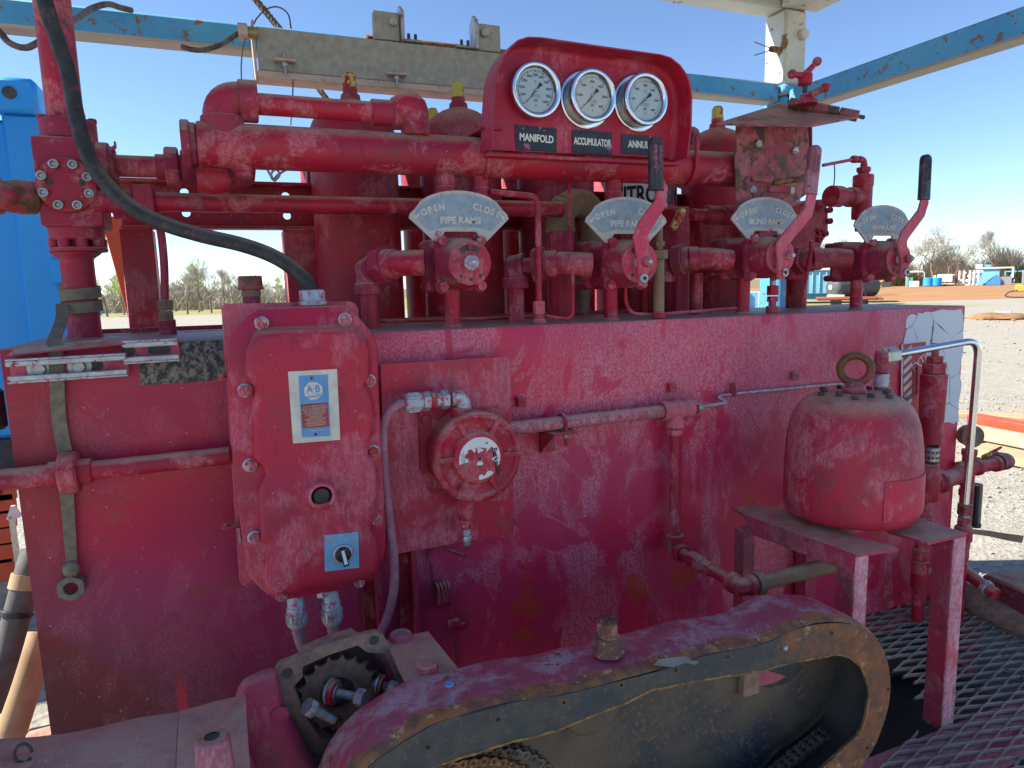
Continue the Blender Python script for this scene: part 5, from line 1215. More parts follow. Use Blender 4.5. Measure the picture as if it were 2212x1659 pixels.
# flanged block behind
fb = T('flanged_block', 'bolted red flange block behind the pink lever', 'flange block', at(1750, 540, .30))
M().slab([at(1640, 545, .30), at(1640, 470, .30), at(1745, 432, .30), at(1782, 430, .30), at(1790, 455, .30), at(1790, 505, .30), at(1778, 522, .30), at(1768, 548, .30)], (0, .06, 0), .004).build('block', m_redp, fb)
for p_ in ((1768, 449), (1790, 454), (1790, 478), (1781, 505), (1768, 517), (1768, 500)): 
    c = at(*p_, .299); M().lathe(c, (0, -1, 0), [(0, 0), (0, .011), (.012, .011), (.012, .006), (.006, .0055), (.006, 0)], 16, .001).build('socket_screw', m_redp, fb)
M().cyl((at(1735, 600, .30).x, .33, 1.40), (at(1735, 600, .30).x, .33, at(1735, 540, .30).z), .036, 24).build('lower_pipe', m_redd, fb)
M().box(at(1720, 560, .31), at(1770, 572, .37), .003).build('lower_flange', m_redd, fb)
# pipes left of bracket: tee, union and yellow rod
tu = T('tee_and_union', 'horizontal red tee and union showing left of the rusty bracket', 'pipe', at(1540, 465, .2))
z5 = at(1540, 465, .18).z; xs = [at(p_, 466, .18).x for p_ in (1495, 1525, 1552, 1555, 1590)]
M().lathe((xs[0], .18, z5), (1, 0, 0), [(0, 0), (0, .019), (xs[1]-xs[0], .019), (xs[1]-xs[0], .030), (xs[2]-xs[0], .030), (xs[2]-xs[0], .022), (xs[3]-xs[0]+.01, .022), (xs[3]-xs[0]+.012, .031), (xs[4]-xs[0]+.05, .031), (xs[4]-xs[0]+.05, 0)], 24).build('pipe_run', m_redp, tu)
a, b = at(1475, 452, .10), at(1453, 494, .10); o = M().cyl(a, b, .0115, 12).build('yellow_rod', m_yellr); tag(o, 'short flaked yellow handle bar between the second and third valves', 'handle')
o = M().tube(smoothpath([at(1500, 330, .3), at(1505, 300, .32), at(1502, 285, .34), at(1493, 283, .36), at(1490, 310, .36)], 4), .012, 10).build('bent_pipe', m_rusty); tag(o, 'bent rusty tube seen right of the gauge board', 'tube')
# ---------------------------------------------------------------- small copper sized tubes
def tube_obj(pts, r, lb, mt=m_redp, rad=.02, name='hydraulic_tube'):
    o = M().tube(bend(pts, rad), r, 10).build(name, mt); return tag(o, lb, 'tube')
ta = at(1164, 650, .04)
tt = T('gauge_tube', 'red bent tube rising from the tank to the gauge board left of the second valve', 'tube', (ta.x, .04, zt_at(ta.x)))
M().tube(bend([V((ta.x, .04, zt_at(ta.x)+.05)), at(1162, 470, .05), at(1162, 425, .05), at(1090, 418, .07), at(1060, 415, .08)], .04), .0085, 12).build('tube', m_redp, tt)
M().hexa((ta.x, .04, zt_at(ta.x)+.028), (ta.x, .04, zt_at(ta.x)+.060), .0155).build('nut', m_pink, tt)
M().lathe((ta.x, .04, zt_at(ta.x)), (0, 0, 1), [(0, 0), (0, .022), (.012, .017), (.013, .014), (.028, .014), (.028, 0)], 16).build('weld_stub', m_redv, tt)
tube_obj([at(1230, 370, .14), at(1231, 560, .10), at(1237, 590, .05), at(1237, 680, .03), at(1228, 690, .03), at(1190, 685, .04), at(1176, 682, .05)], .005, 'thin red tube looping down beside the second valve union')
tube_obj([at(1351, 620, .06), at(1351, 655, .06), at(1365, 678, .05), at(1415, 680, .05), at(1590, 666, .06)], .005, 'thin red tube lying along the tank top behind the second valve foot')
tube_obj([at(820, 694, .20), at(1000, 690, .20), at(1180, 683, .20)], .005, 'thin red tube lying on the tank top beside the electrical box')
tube_obj([at(1752, 520, .05), at(1752, 540, .06), at(1745, 580, .08), at(1732, 660, .12)], .006, 'thin red rod slanting down behind the blind rams lever')
g = at(1423, 660, .04)
gp_ = T('grease_stem', 'slim brown and red stem with hex joints beside the black lever valve', 'fitting', (g.x, .04, zt_at(g.x)))
M().lathe((g.x, .04, zt_at(g.x)), (0, 0, 1), [(0, 0), (0, .022), (.01, .019), (.02, .017), (.02, 0)], 16).build('base', m_redp, gp_)
z1_ = at(1423, 560, .04).z; M().cyl((g.x, .04, zt_at(g.x)+.02), (g.x, .04, z1_), .0155, 16).build('stem', m_brownp, gp_)
M().hexa((g.x, .04, z1_), (g.x, .04, z1_+.025), .025).build('hex_joint', m_brownp, gp_); M().cyl((g.x, .04, z1_+.025), (g.x, .04, z1_+.12), .011, 14).build('upper_stem', m_brownp, gp_); M().hexa((g.x, .04, z1_+.035), (g.x, .04, z1_+.05), .016).build('hex_joint', m_brownp, gp_)
sf = at(1669, 640, .06); t = T('threaded_fitting', 'small red stacked hex fitting on the tank right of the blind rams valve', 'fitting', (sf.x, .06, zt_at(sf.x)))
for k, (z0_, z1_, r_) in enumerate([(0, .022, .019), (.022, .035, .012), (.035, .052, .017), (.055, .085, .018)]): (M().hexa if k > 1 else M().cyl)((sf.x, .06, zt_at(sf.x)+z0_), (sf.x, .06, zt_at(sf.x)+z1_), r_).build(['base', 'thread', 'hex', 'hex'][k], m_redp, t)
M().cyl((sf.x, .06, zt_at(sf.x)+.085), (sf.x, .06, zt_at(sf.x)+.13), .010, 12).build('steel_nipple', m_zinc, t)
# long horizontal pipe behind
YL_ = .27
zz = at(700, 443, YL_).z; xa, xb = at(335, 430, YL_).x, at(1215, 462, YL_).x
lg = T('long_cross_pipe', 'long slim red pipe running level behind the first two valves', 'pipe', (xa, YL_, zz))
M().cyl((xa, YL_, zz), (xb, YL_, zz), .0225, 20).build('pipe', m_redp, lg)
M().box((xa-.045, YL_-.033, zz-.036), (xa+.0, YL_+.033, zz+.036), .004).build('block_joint', m_redv, lg)
M().cyl((xa-.16, YL_, zz), (xa-.045, YL_, zz), .027, 20).build('pipe_end', m_redv, lg)
M().hexa((xa-.09, YL_, zz), (xa-.065, YL_, zz), .04).build('union_nut', m_redv, lg)
# pipe from valve block to union to header
YU = .24
zU = at(300, 360, YU).z; p_ = lambda x: at(x, 362, YU).x
un = T('union_line', 'short red pipe with a hammer union joining the valve block to the thick pipe', 'pipe', (p_(240), YU, zU))
M().cyl((p_(236), YU, zU), (p_(358), YU, zU), .0245, 20).build('pipe', m_redp, un)
M().lathe((p_(214), YU, zU), (1, 0, 0), [(0, 0), (0, .050), (p_(240)-p_(214), .050), (p_(240)-p_(214)+.001, .042), (p_(252)-p_(214), .042), (p_(252)-p_(214), 0)], 24).build('side_flange', m_redv, un)
for dy, dz in ((-.034, .03), (-.034, -.03), (0, .046), (0, -.044)): M().cyl((p_(252), YU+dy, zU+dz), (p_(256), YU+dy, zU+dz), .009, 12).build('flange_screw', m_redv, un)
M().cyl((p_(337), YU, zU), (p_(395), YU, zU), .030, 20).build('union_tail', m_redv, un)
M().lathe((p_(357), YU, zU), (1, 0, 0), [(0, 0), (0, .047), (p_(388)-p_(357), .047), (p_(388)-p_(357), 0)], 8, .004, rot=.2).build('union_nut', m_redp, un)
M().lathe((p_(392), YU, zU), (1, 0, 0), [(0, 0), (0, .042), (.03, .042), (.034, .036), (.06, .036), (.062, .048), (.13, .046), (.16, .03), (.165, 0)], 28, .003).build('check_valve', m_redv, un)
# ================================================================ left valve block column
YC = .33
vb = T('valve_block', 'tall muddy red valve column with a square block and round bolted cover', 'valve', (0, YC, 1.45))
Xc, rc, _ = fit(137, 212, 640, YC); Zc_ = lambda y: at(175, y, YC).z
zf = zt_at(Xc)
M().lathe((Xc, YC, zf-.01), (0, 0, 1), [(0, 0), (0, rc*1.25), (.015, rc*1.05), (.02, rc), (Zc_(560)-zf+.01, rc), (Zc_(548)-zf+.01, rc*1.5), (Zc_(546)-zf+.01, rc*1.5), (Zc_(546)-zf+.01, 0)], 32).build('lower_pipe', m_magb if False else m_redv, vb)
Xk = (fit(100, 235, 520, YC)[0]); r2 = fit(100, 232, 510, YC)[1]
Xm = (Xc+Xk)/2
M().lathe((Xk, YC, Zc_(545)), (0, 0, 1), [(0, 0), (0, r2*.98), (.010, r2*.98), (.010, 0)], 36).build('thin_flange', m_redv, vb)
for k in range(8):
    a = 2*pi*k/8+.3; M().cyl((Xk+cos(a)*r2*.78, YC+sin(a)*r2*.78, Zc_(545)+.010), (Xk+cos(a)*r2*.78, YC+sin(a)*r2*.78, Zc_(516)), .0125, 12).build('flange_stud', m_redv, vb)
M().cyl((Xk, YC, Zc_(540)), (Xk, YC, Zc_(515)), r2*.5, 20).build('neck', m_redd, vb)
M().lathe((Xk, YC, Zc_(520)), (0, 0, 1), [(0, 0), (0, r2*.92), (Zc_(484)-Zc_(520), r2*.97), (Zc_(484)-Zc_(520), 0)], 36, .004).build('lower_collar', m_redv, vb)
bl, brt = at(84, 400, YC-.07), at(216, 400, YC-.07); zb1_, zb0_ = at(75, 291, YC-.07).z, at(90, 488, YC-.07).z
M().box((bl.x-.006, YC-.07, zb0_), (brt.x, YC+.07, zb1_), .004).build('block', m_redv, vb)
cxx = (bl.x+brt.x)/2-.004; czz = at(150, 400, YC-.09).z; Rf = (brt.x-bl.x)*.5
cov = M().lathe((cxx, YC-.071, czz), (0, -1, 0), [(0, 0), (0, Rf), (.018, Rf), (.020, Rf*.96), (.020, 0)], 48, .003).build('round_cover', m_redp, vb)
for k in range(8):
    a = 2*pi*k/8+pi/8; c = V((cxx+cos(a)*Rf*.80, YC-.0915, czz+sin(a)*Rf*.80))
    M().lathe(c, (0, -1, 0), [(0, 0), (0, .0105), (.010, .0105), (.010, .0058), (.004, .0055), (.004, 0)], 16, .0012).build('socket_screw', m_steel, cov)
for dx in (-.032, .032): M().lathe((cxx+dx, YC-.0915, czz+.006), (0, -1, 0), [(0, 0), (0, .0075), (.001, .0075), (.001, .004), (.0, .004)], 14, 0).build('plug', m_blkrust, cov)
Xu, ru, _ = fit(79, 214, 280, YC)
M().lathe((Xu, YC, zb1_+.0005), (0, 0, 1), [(0, 0), (0, ru*.94), (at(150, 268, YC).z-zb1_, ru*.94), (at(150, 262, YC).z-zb1_, ru*.90), (at(150, 262, YC).z-zb1_, 0)], 36, .004).build('upper_collar', m_redv, vb)
Xt, rt_, _ = fit(93, 176, 200, YC)
M().cyl((Xt, YC, at(150, 268, YC).z-.004), (Xt, YC, 2.55), rt_, 36).build('upper_pipe', m_redp, vb)
for a in range(6): 
    an = a*pi/3+.2; M().cyl((Xu+cos(an)*ru*.8, YC+sin(an)*ru*.8, at(150, 264, YC).z), (Xu+cos(an)*ru*.8, YC+sin(an)*ru*.8, at(150, 264, YC).z+.012), .010, 12).build('collar_screw', m_redv, vb)
# side inlet from the left
YI = .22
zi = at(30, 428, YI).z
il = T('inlet_elbow', 'rusty red elbow entering the valve block from the left edge', 'pipe', at(0, 430, YI))
M().lathe(at(78, 428, YI+.06), V((-1, -.45, 0)), [(0, 0), (0, .036), (.03, .038), (.06, .033), (.064, .040), (.10, .040), (.13, .036), (.20, .036), (.20, 0)], 24).build('pipe', m_rusty, il)
M().sph(at(8, 424, YI-.04), .027, 16).build('socket_plug', m_rusty, il)
# muddy webbing wrapped round the column and hanging down the tank
ms = M()
def wrap(py0, py1, wd, ph):
    pts = []
    for k in range(25):
        a = -pi+2*pi*k/24; rr_ = rc*1.10; py = py0+(py1-py0)*(k/24)
        pts.append((Xc+cos(a)*rr_, YC+sin(a)*rr_, Zc_(py)))
    return pts
sw = T('webbing_strap', 'muddy webbing strap wrapped round the left column and hanging over the tank', 'strap', (Xc, YC, Zc_(640)))
def ribbon(pts, hw, updir, mt, name, par, th_=.003):
    m = M(); n_ = len(pts); P = [V(p) for p in pts]; vs = []
    for i, p in enumerate(P):
        d = (P[min(i+1, n_-1)]-P[max(i-1, 0)]).normalized(); u = V(updir(i) if callable(updir) else updir); u = (u-d*u.dot(d)).normalized(); nn = d.cross(u)
        h_ = hw(i/(n_-1)) if callable(hw) else hw
        for a_, b_ in ((-1, -1), (1, -1), (1, 1), (-1, 1)): vs.append(p+u*h_*a_+nn*th_*b_)
    fs = [(i*4+k, i*4+(k+1) % 4, (i+1)*4+(k+1) % 4, (i+1)*4+k) for i in range(n_-1) for k in range(4)]+[(3, 2, 1, 0), tuple((n_-1)*4+k for k in range(4))]
    return M().add(vs, fs).build(name, mt, par, smooth=50)
ribbon(wrap(640, 622, 0, 0), .013, (0, 0, 1), m_khaki, 'wrap', sw, .0045); ribbon(wrap(668, 654, 0, 0), .013, (0, 0, 1), m_khaki, 'wrap', sw, .0045)
ribbon(smoothpath([(Xc-rc*1.05, YC-.02, Zc_(655)), at(133, 690, YC-.12), V((at(122, 725, .1).x, .06, zt_at(-.3)+.004)), V((at(121, 750, .0).x, -.002, zt_at(-.3)+.002)), at(122, 800, -.018), at(127, 900, -.012), at(140, 975, -.012)], 8), .0125, lambda i: (1, 0, .05), m_khaki, 'hanging_tail', sw, .0015)
ribbon(smoothpath([at(143, 1050, -.02), at(147, 1100, -.015), at(152, 1170, -.014), at(155, 1215, -.016)], 6), lambda t_: .0125-.003*t_, (1, 0, 0), m_khaki, 'hanging_tail', sw, .0015)
M().sph(at(154, 1229, -.022), .016, 14, (1, .8, 1)).jitter(.0015).build('knot', m_khaki, sw)
nc = at(155, 1267, -.016)
o = M(); 
ou_ = []; in_ = []
for k in range(24):
    a = 2*pi*k/24+.1; hx_ = 1/ cos(((a+pi/6) % (pi/3))-pi/6); ou_.append(nc+V((cos(a)*.0235*hx_, -.012, sin(a)*.0235*hx_))); in_.append(nc+V((cos(a)*.0135, -.012, sin(a)*.0135)))
o = o.ring(ou_, in_, (0, .018, 0)).build('hex_nut', m_khaki); tag(o, 'muddy hex nut hanging from the knotted webbing', 'nut')
# ---------------------------------------------------------------- black hose into the starter
hs = T('black_hose', 'thick black rubber hose drooping from top left into the grey gland of the electrical box', 'hose', at(85, 0, .05))
hr = 14*.00098
M().tube(smoothpath([at(88, -60, .18), at(96, 0, .18), at(122, 80, .18), at(148, 160, .17), at(163, 240, .15), at(183, 315, .13), at(212, 375, .11), at(270, 437, .08), at(340, 478, .05), at(430, 507, .02), at(520, 528, -.01), at(585, 551, -.03), at(634, 581, -.05), at(664, 613, -.06), at(675, 645, -.06)], 8), .0158, 20).build('hose', m_rubber, hs)
gq = at(676, 660, -.062)
M().lathe(gq, (0, 0, 1), [(0, 0), (0, .030), (.010, .030), (.011, .027), (.030, .027), (.034, .025), (.034, 0)], 24, .002).build('gland', m_zincb, hs)
# capped nipple and small riser left of the box
t = T('capped_filler', 'rusty threaded cap on a red nipple between the hose and the electrical box', 'filler cap', at(544, 665, .05))
c = at(544, 650, .06); zz_ = lambda y: at(544, y, .06).z
M().cyl((c.x, .06, 1.42), (c.x, .06, zz_(640)), .019, 18).build('nipple', m_redv, t); M().lathe((c.x, .06, zz_(640)), (0, 0, 1), [(0, 0), (0, .0215), (.004, .020), (.008, .0215), (.012, .020), (zz_(626)-zz_(640), .0215), (zz_(626)-zz_(640), 0)], 18, 0).build('thread', m_brownp, t)
M().lathe((c.x, .06, zz_(626)), (0, 0, 1), [(0, 0), (0, .028), (.006, .028), (.007, .0255), (zz_(596)-zz_(626), .0255), (zz_(596)-zz_(626), 0)], 20, .002).build('cap', m_rusty, t)
t = T('small_riser', 'slim red and brown riser with a brown hex joint in the left opening', 'pipe', at(360, 700, .3))
fz = lambda y: at(360, y, .3).z; xq = at(360, 690, .3).x
M().cyl((xq, .3, 1.42), (xq, .3, fz(690)), .020, 16).build('base_socket', m_redv, t); M().hexa((xq, .3, fz(690)), (xq, .3, fz(672)), .018).build('hex', m_brownp, t); M().hexa((xq, .3, fz(670)), (xq, .3, fz(648)), .0195).build('hex', m_brownp, t)
M().tube(smoothpath([(xq, .3, fz(648)), at(355, 580, .3), at(350, 520, .3), at(343, 480, .31), at(338, 460, .33)], 5), .0095, 14).build('tube', m_redv, t)
# ================================================================ starter enclosure
random.seed(31)
YF = -.13
sb = T('starter_box', 'big bolted red electrical box with blue and silver name plate on the tank front', 'electrical box', at(650, 1280, -.06))
def A2(l, Y): return [at(*p, Y) for p in l]
bpl = [(478, 655), (500, 652), (640, 651), (760, 650), (770, 662), (775, 800), (790, 1150), (790, 1240), (530, 1265), (520, 1255), (492, 760)]
M().slab(A2([(478, 665), (484, 657), (556, 655), (755, 651), (768, 656), (774, 670), (800, 1250), (524, 1265), (517, 1255)], -.045), (0, .006, 0), .001).build('back_plate', m_pink, sb)
for p_, q_ in (((478, 810), (497, 830)), ((486, 1130), (505, 1148))):
    a = at(*p_, -.055); M().box((a.x-.008, -.075, a.z-.010), (a.x+.03, -.050, a.z-.004), .002).build('hinge_tab', m_redp, sb)
    M().cyl((a.x+.002, -.07, a.z-.004), (a.x+.002, -.07, a.z+.004), .007, 12).build('hinge_pin', m_redp, sb); 
    M().box((a.x+.024, -.052, a.z-.05), (a.x+.028, -.0515+.004, a.z-.004), 0).build('hinge_leaf', m_zinc, sb)
fl = [(490, 745), (500, 722), (515, 702), (535, 680), (556, 667), (650, 662), (742, 660), (760, 670), (782, 693), (803, 717), (812, 733), (816, 760), (818, 829), (822, 920), (826, 1004), (830, 1080), (833, 1129), (834, 1185), (828, 1206), (815, 1222), (800, 1242), (785, 1263), (770, 1268), (690, 1284), (603, 1299), (590, 1294), (572, 1280), (553, 1262), (537, 1243), (532, 1225), (522, 1154), (512, 1080), (503, 1004), (498, 920), (492, 829)]
M().slab(A2(fl, YF), (0, .020, 0), .003).build('cover_flange', m_red, sb, smooth=50)
inn = [(p[0]+(660-p[0])*.03, p[1]+(970-p[1])*.02) for p in fl]
M().slab(A2(inn, YF+.021), (0, .058, 0), .003).build('case', m_red, sb, smooth=50)
bul = [(533, 775), (538, 752), (548, 732), (562, 722), (600, 718), (748, 714), (768, 722), (784, 735), (793, 752), (797, 785), (796, 812), (785, 832), (793, 850), (802, 880), (803, 930), (792, 955), (789, 980), (800, 1000), (809, 1022), (811, 1080), (808, 1110), (797, 1132), (800, 1148), (812, 1165), (815, 1185), (813, 1214), (803, 1238), (780, 1248), (700, 1262), (610, 1277), (590, 1272), (576, 1255), (573, 1225), (585, 1182), (568, 1165), (566, 1140), (562, 1060), (577, 1026), (572, 1005), (556, 990), (552, 960), (549, 885), (556, 855), (552, 835), (536, 815)]
# scalloped raised cover: lofted and rounded
cx_, cz_ = 682, 990
def sc(l, k, Y): 
    P = [at(*p, Y) for p in l]; c = at(cx_, cz_, Y)
    return [p+(c-p).normalized()*k for p in P]
def smoothloop(P, n=3):
    N_ = len(P); out = []
    for i in range(N_):
        a, b, c, d = P[i-1], P[i], P[(i+1) % N_], P[(i+2) % N_]
        for k in range(n):
            t = k/n; out.append(.5*((2*b)+(c-a)*t+(2*a-5*b+4*c-d)*t*t+(3*b-a-3*c+d)*t**3))
    return out
rg_ = [smoothloop(sc(bul, k, YF-.0005-d)) for k, d in ((-.0125, 0), (-.009, .002), (-.0065, .008), (-.005, .022), (-.001, .029), (.006, .033), (.014, .034))]
n_ = len(rg_[0]); vs = [p for r_ in rg_ for p in r_]; fs = [(j*n_+i, j*n_+(i+1) % n_, (j+1)*n_+(i+1) % n_, (j+1)*n_+i) for j in range(len(rg_)-1) for i in range(n_)]; fs.append(tuple((len(rg_)-1)*n_+i for i in range(n_)))
cv = M().add(vs, fs).build('raised_cover', m_red, sb, smooth=60)
YC_ = YF-.0345
c = at(672, 716, YF-.012); M().lathe(c, (0, 0, 1), [(0, 0), (0, .022), (.004, .022), (.004, .015), (.004, 0)], 20, .001).build('cast_boss', m_red, cv)
for p_ in ((565, 698), (745, 690), (529, 843), (797, 822), (540, 1004), (806, 974), (550, 1160), (812, 1123)):
    c = at(*p_, YF-.0005); M().lathe(c, (0, -1, 0), [(0, 0), (0, .0145), (.003, .0145), (.004, .011), (.004, 0)], 20, .001).build('washer', m_zincb, sb)
    M().hexa(c+V((0, -.0045, 0)), c+V((0, -.013, 0)), .0115, rot=random.random()).build('bolt', m_bolt, sb)
for p_ in ((608, 1287), (776, 1257)):
    c = at(*p_, YF-.001); M().lathe(c, (0, -1, 0), [(0, 0), (0, .0095), (.012, .0095), (.012, 0)], 6, .001).build('bolt', m_bolt, sb); M().lathe(c, (0, -1, 0), [(.001, .0098), (.001, .012), (.004, .012), (.004, .0098)], 20, 0).build('washer', m_zinc, sb)
def fl_(ps, name, mt, par, d, th=.0005): return M().slab([at(*p, YC_-d) for p in ps], (0, th, 0), 0).build(name, mt, par, smooth=0)
npx = fl_([(622, 803), (728, 797), (735, 950), (633, 958)], 'name_plate', m_alu, cv, .0015, .0014)
fl_([(645, 812), (708, 809), (714, 942), (652, 945)], 'blue_panel', m_lblue, cv, .0024)
fl_([(650, 874), (708, 869), (711, 921), (654, 926)], 'red_panel', simple('caution_red', (.36, .05, .045), None, .5), cv, .0032)
c = at(677, 844, YC_-.0030); M().lathe(c, (0, -1, 0), [(0, 0), (0, .0195), (.0006, .0195), (.0006, 0)], 8, 0, rot=pi/8).build('octagon_mark', m_alu, cv)
xd = at(708, 843, YC_)-at(645, 846, YC_)
text('A·B', .0205, c+V((0, -.0012, .003)), (1, 0, .0), (0, 0, 1), .0005, m_lblue, cv, bold=.0006, sx=.86)
text('QUALITY', .0072, c+V((0, -.0012, -.0115)), (1, 0, 0), (0, 0, 1), .0004, m_lblue, cv, bold=.0002, sx=.9)
M().box(c+V((-.017, -.0009, -.0062)), c+V((.017, -.0004, -.0054)), 0).build('mark_line', m_lblue, cv)
body = 'CAUTION: TO PREVENT IGNITION OF\nHAZARDOUS ATMOSPHERES DISCONNECT\nSUPPLY CIRCUITS BEFORE OPENING\nATTENTION: RISQUES D EXPLOSION\nCOUPER LE COURANT AVANT\nD OUVRIR LE BOITIER\nWARNING: TO REDUCE THE RISK\nREPLACE ALL COVER BOLTS\nMISE EN GARDE: AFIN DE REDUIRE\nLE RISQUE GARDER BIEN FERME'
text(body, .0044, at(681, 898, YC_-.0036), (1, 0, .01), (0, 0, 1), .0002, m_alu, cv, 'caution_lettering', sx=.62)
text('Allen-Bradley', .0062, at(683, 929, YC_-.0030), (1, 0, 0), (0, 0, 1), .0003, m_alu, cv, sx=.8)
for p_ in ((673, 817), (682, 938)): M().cyl(at(*p_, YC_-.0025), at(*p_, YC_-.0045), .0028, 10, .0006).build('rivet', m_blkrust, cv)
c = at(692, 1066, YC_)
sh = M(); N_ = 26; o1 = []; i1 = []
for k in range(N_+1):
    a = radians(-52)+radians(284)*k/N_; 
    for Rr, L in ((o1, .0270), (i1, .0215)): Rr.append(c+V((cos(a)*L, 0, sin(a)*L)))
vs = []; 
D_ = -.024
for P in (o1, [p+V((0, D_, 0)) for p in o1], [p+V((0, D_, 0)) for p in i1], i1): vs += P
K = N_+1; fs = [(j*K+i, j*K+i+1, (j+1)*K+i+1, (j+1)*K+i) for j in range(3) for i in range(N_)]; fs += [(0, K, 2*K, 3*K), (K-1, 2*K-1, 3*K-1, 4*K-1)]
sh.add(vs, fs).build('button_guard', m_pink, cv); M().lathe(c, (0, -1, 0), [(0, 0), (0, .040), (.001, .036), (.006, .029), (.006, 0)], 32).build('button_boss', m_red, cv)
M().lathe(c, (0, -1, 0), [(.006, 0), (.006, .0205), (.010, .0205), (.011, .0165), (.019, .0165), (.020, .015), (.020, 0)], 28, .001).build('push_button', m_blk, cv)
c = at(655, 1206, YC_); M().lathe(c, (0, -1, 0), [(0, 0), (0, .0185), (.004, .0165), (.005, .014), (.005, 0)], 28, .001).build('blanking_plug', m_red, cv)
fl_([(700, 1157), (774, 1149), (776, 1226), (702, 1235)], 'legend_plate', simple('legend_blue', (.13, .33, .52), (.18, .38, .55), .4, 0, 25, .05, None, ((.45, .17, .25), .1)), cv, .0016, .0014)
for wd, p_ in (('HAND', (714, 1168)), ('OFF', (738, 1159)), ('AUTO', (763, 1162))): text(wd, .0078, at(*p_, YC_-.0021), (1, 0, .04), (0, 0, 1), .0003, m_alu, cv, sx=.9)
c = at(740, 1195, YC_-.0016)
M().lathe(c, (0, -1, 0), [(0, 0), (0, .0205), (.006, .0205), (.007, .0185), (.007, 0)], 36, .001).build('selector_ring', m_zincb, cv)
kn = M().lathe(c, (0, -1, 0), [(.0071, 0), (.0071, .0172), (.012, .0168), (.013, .015), (.013, 0)], 28, .001).build('selector_knob', m_blk, cv)
d = V((-.18, 0, 1)).normalized(); e = V((d.z, 0, -d.x)); c2 = c+V((0, -.0131, 0))
M().slab([c2+d*.016-e*.0045, c2+d*.016+e*.0045, c2-d*.022+e*.006, c2-d*.022-e*.006], (0, -.011, 0), .0012).build('selector_handle', m_blk, kn, smooth=0)
M().slab([c2+V((0, -.0112, 0))+d*.015-e*.003, c2+V((0, -.0112, 0))+d*.015+e*.003, c2+V((0, -.0112, 0))-d*.017+e*.0035, c2+V((0, -.0112, 0))-d*.017-e*.0035], (0, -.0006, 0), 0).build('pointer_stripe', m_white, kn, smooth=0)
# glands and cables under the box
for i, (px, y0, y1, lb, mt, path) in enumerate([(638, 1292, 1355, 'left', m_zincb, [(641, 1350), (645, 1375), (655, 1400), (672, 1425), (700, 1450)]), (714, 1280, 1350, 'right', m_zincb, [(716, 1345), (720, 1365), (729, 1390), (745, 1420), (770, 1450)])]):
    Yg = -.095; a = at(px, y0, Yg); b = at(px, y1, Yg); L_ = a.z-b.z; X_ = a.x
    t = T('cable_gland', ['paint speckled cable gland under the box, the left one, with its pink cable', 'greyer cable gland under the box, the right one, with its pink cable'][i], 'cable gland', (X_, Yg, b.z), 'cable glands under the electrical box')
    M().lathe((X_, Yg, a.z), (0, 0, -1), [(-.01, 0), (-.01, .0185), (L_*.25, .0185), (L_*.26, .0205), (L_*.48, .0205), (L_*.48, 0)], 24, .0012).build('body', mt, t)
    g_ = M(); g_.lathe((X_, Yg, a.z-L_*.48), (0, 0, -1), [(0, 0), (0, .0215), (.004, .0225), (L_*.36, .0225), (L_*.50, .018), (L_*.52, .012), (L_*.52, 0)], 24, .001)
    for k in range(18):
        an = 2*pi*k/18; g_.box((X_+cos(an)*.0225-.0012, Yg+sin(an)*.0225-.0012, a.z-L_*.80), (X_+cos(an)*.0225+.0012, Yg+sin(an)*.0225+.0012, a.z-L_*.50), 0)
    g_.build('knurled_nut', mt, t)
    M().tube(smoothpath([(X_, Yg, b.z+.02)]+[at(*p, Yg+.01) for p in path], 5), .0115 if i == 0 else .0125, 14).build('cable', m_sleeve, t)
c = at(694, 1274, YF+.02)
o = M().hexa(c+V((0, -.008, .003)), c+V((0, -.008, -.012)), .0125).build('hex_plug', m_zincb, sb)
# ---------------------------------------------------------------- struts (slotted channels) top left
def strut(p0, p1, px_h, Y, lb, slots, bolts=()):
    """channel seen from its open front: top lip line p0->p1 in picture, height px_h"""
    a, b = at(*p0, Y), at(*p1, Y); a2, b2 = at(p0[0], p0[1]+px_h, Y), at(p1[0], p1[1]+px_h*.86, Y)
    z1_ = (a.z+b.z)/2; z0_ = (a2.z+b2.z)/2; x0, x1 = a.x, b.x
    t = T('strut_channel', lb, 'strut channel', (x0, Y, z0_), 'slotted struts bolted on the tank top left')
    M().box((x0, Y+.028, z0_), (x1, Y+.031, z1_), .0008).build('web', m_pink, t)
    for zz0, zz1, s_ in ((z1_-.004, z1_, -1), (z0_, z0_+.004, 1)):
        M().box((x0, Y, zz0), (x1, Y+.0275, zz1), .001).build('flange', m_zincb, t)
        zc_ = zz0-.0105 if s_ < 0 else zz1+.0105; M().box((x0, Y-.001, min(zc_, zz0 if s_ < 0 else zz1)), (x1, Y+.004, max(zc_, zz0 if s_ < 0 else zz1)), .0018).build('rolled_lip', m_zinc, t)
    zc_ = (z0_+z1_)/2
    for px, L in slots:
        q = at(px, (p0[1]+p1[1])/2+px_h/2, Y+.028); sl = []
        for k in range(18):
            an = 2*pi*k/18; sl.append(V((q.x+cos(an)*.0075+(L if cos(an) > 0 else -L), Y+.0278, zc_+sin(an)*.0085)))
        M().slab(sl, (0, -.0005, 0), 0).build('slot', m_dark, t, smooth=0)
    for px, in bolts:
        q = at(px, (p0[1]+p1[1])/2+px_h/2, Y+.02); w_ = M().cyl((q.x, Y+.0272, zc_), (q.x, Y+.023, zc_), .022, 28, .001).build('washer', m_steel, t); M().hexa((q.x, Y+.0225, zc_), (q.x, Y+.012, zc_), .0125, rot=.4).build('bolt', m_steel, w_)
    return t
strut((10, 782), (270, 758), 56, -.040, 'nearer grey and red slotted strut with two big washer bolts', [(200, .012), (100, .006)], ((85,), (172,)))
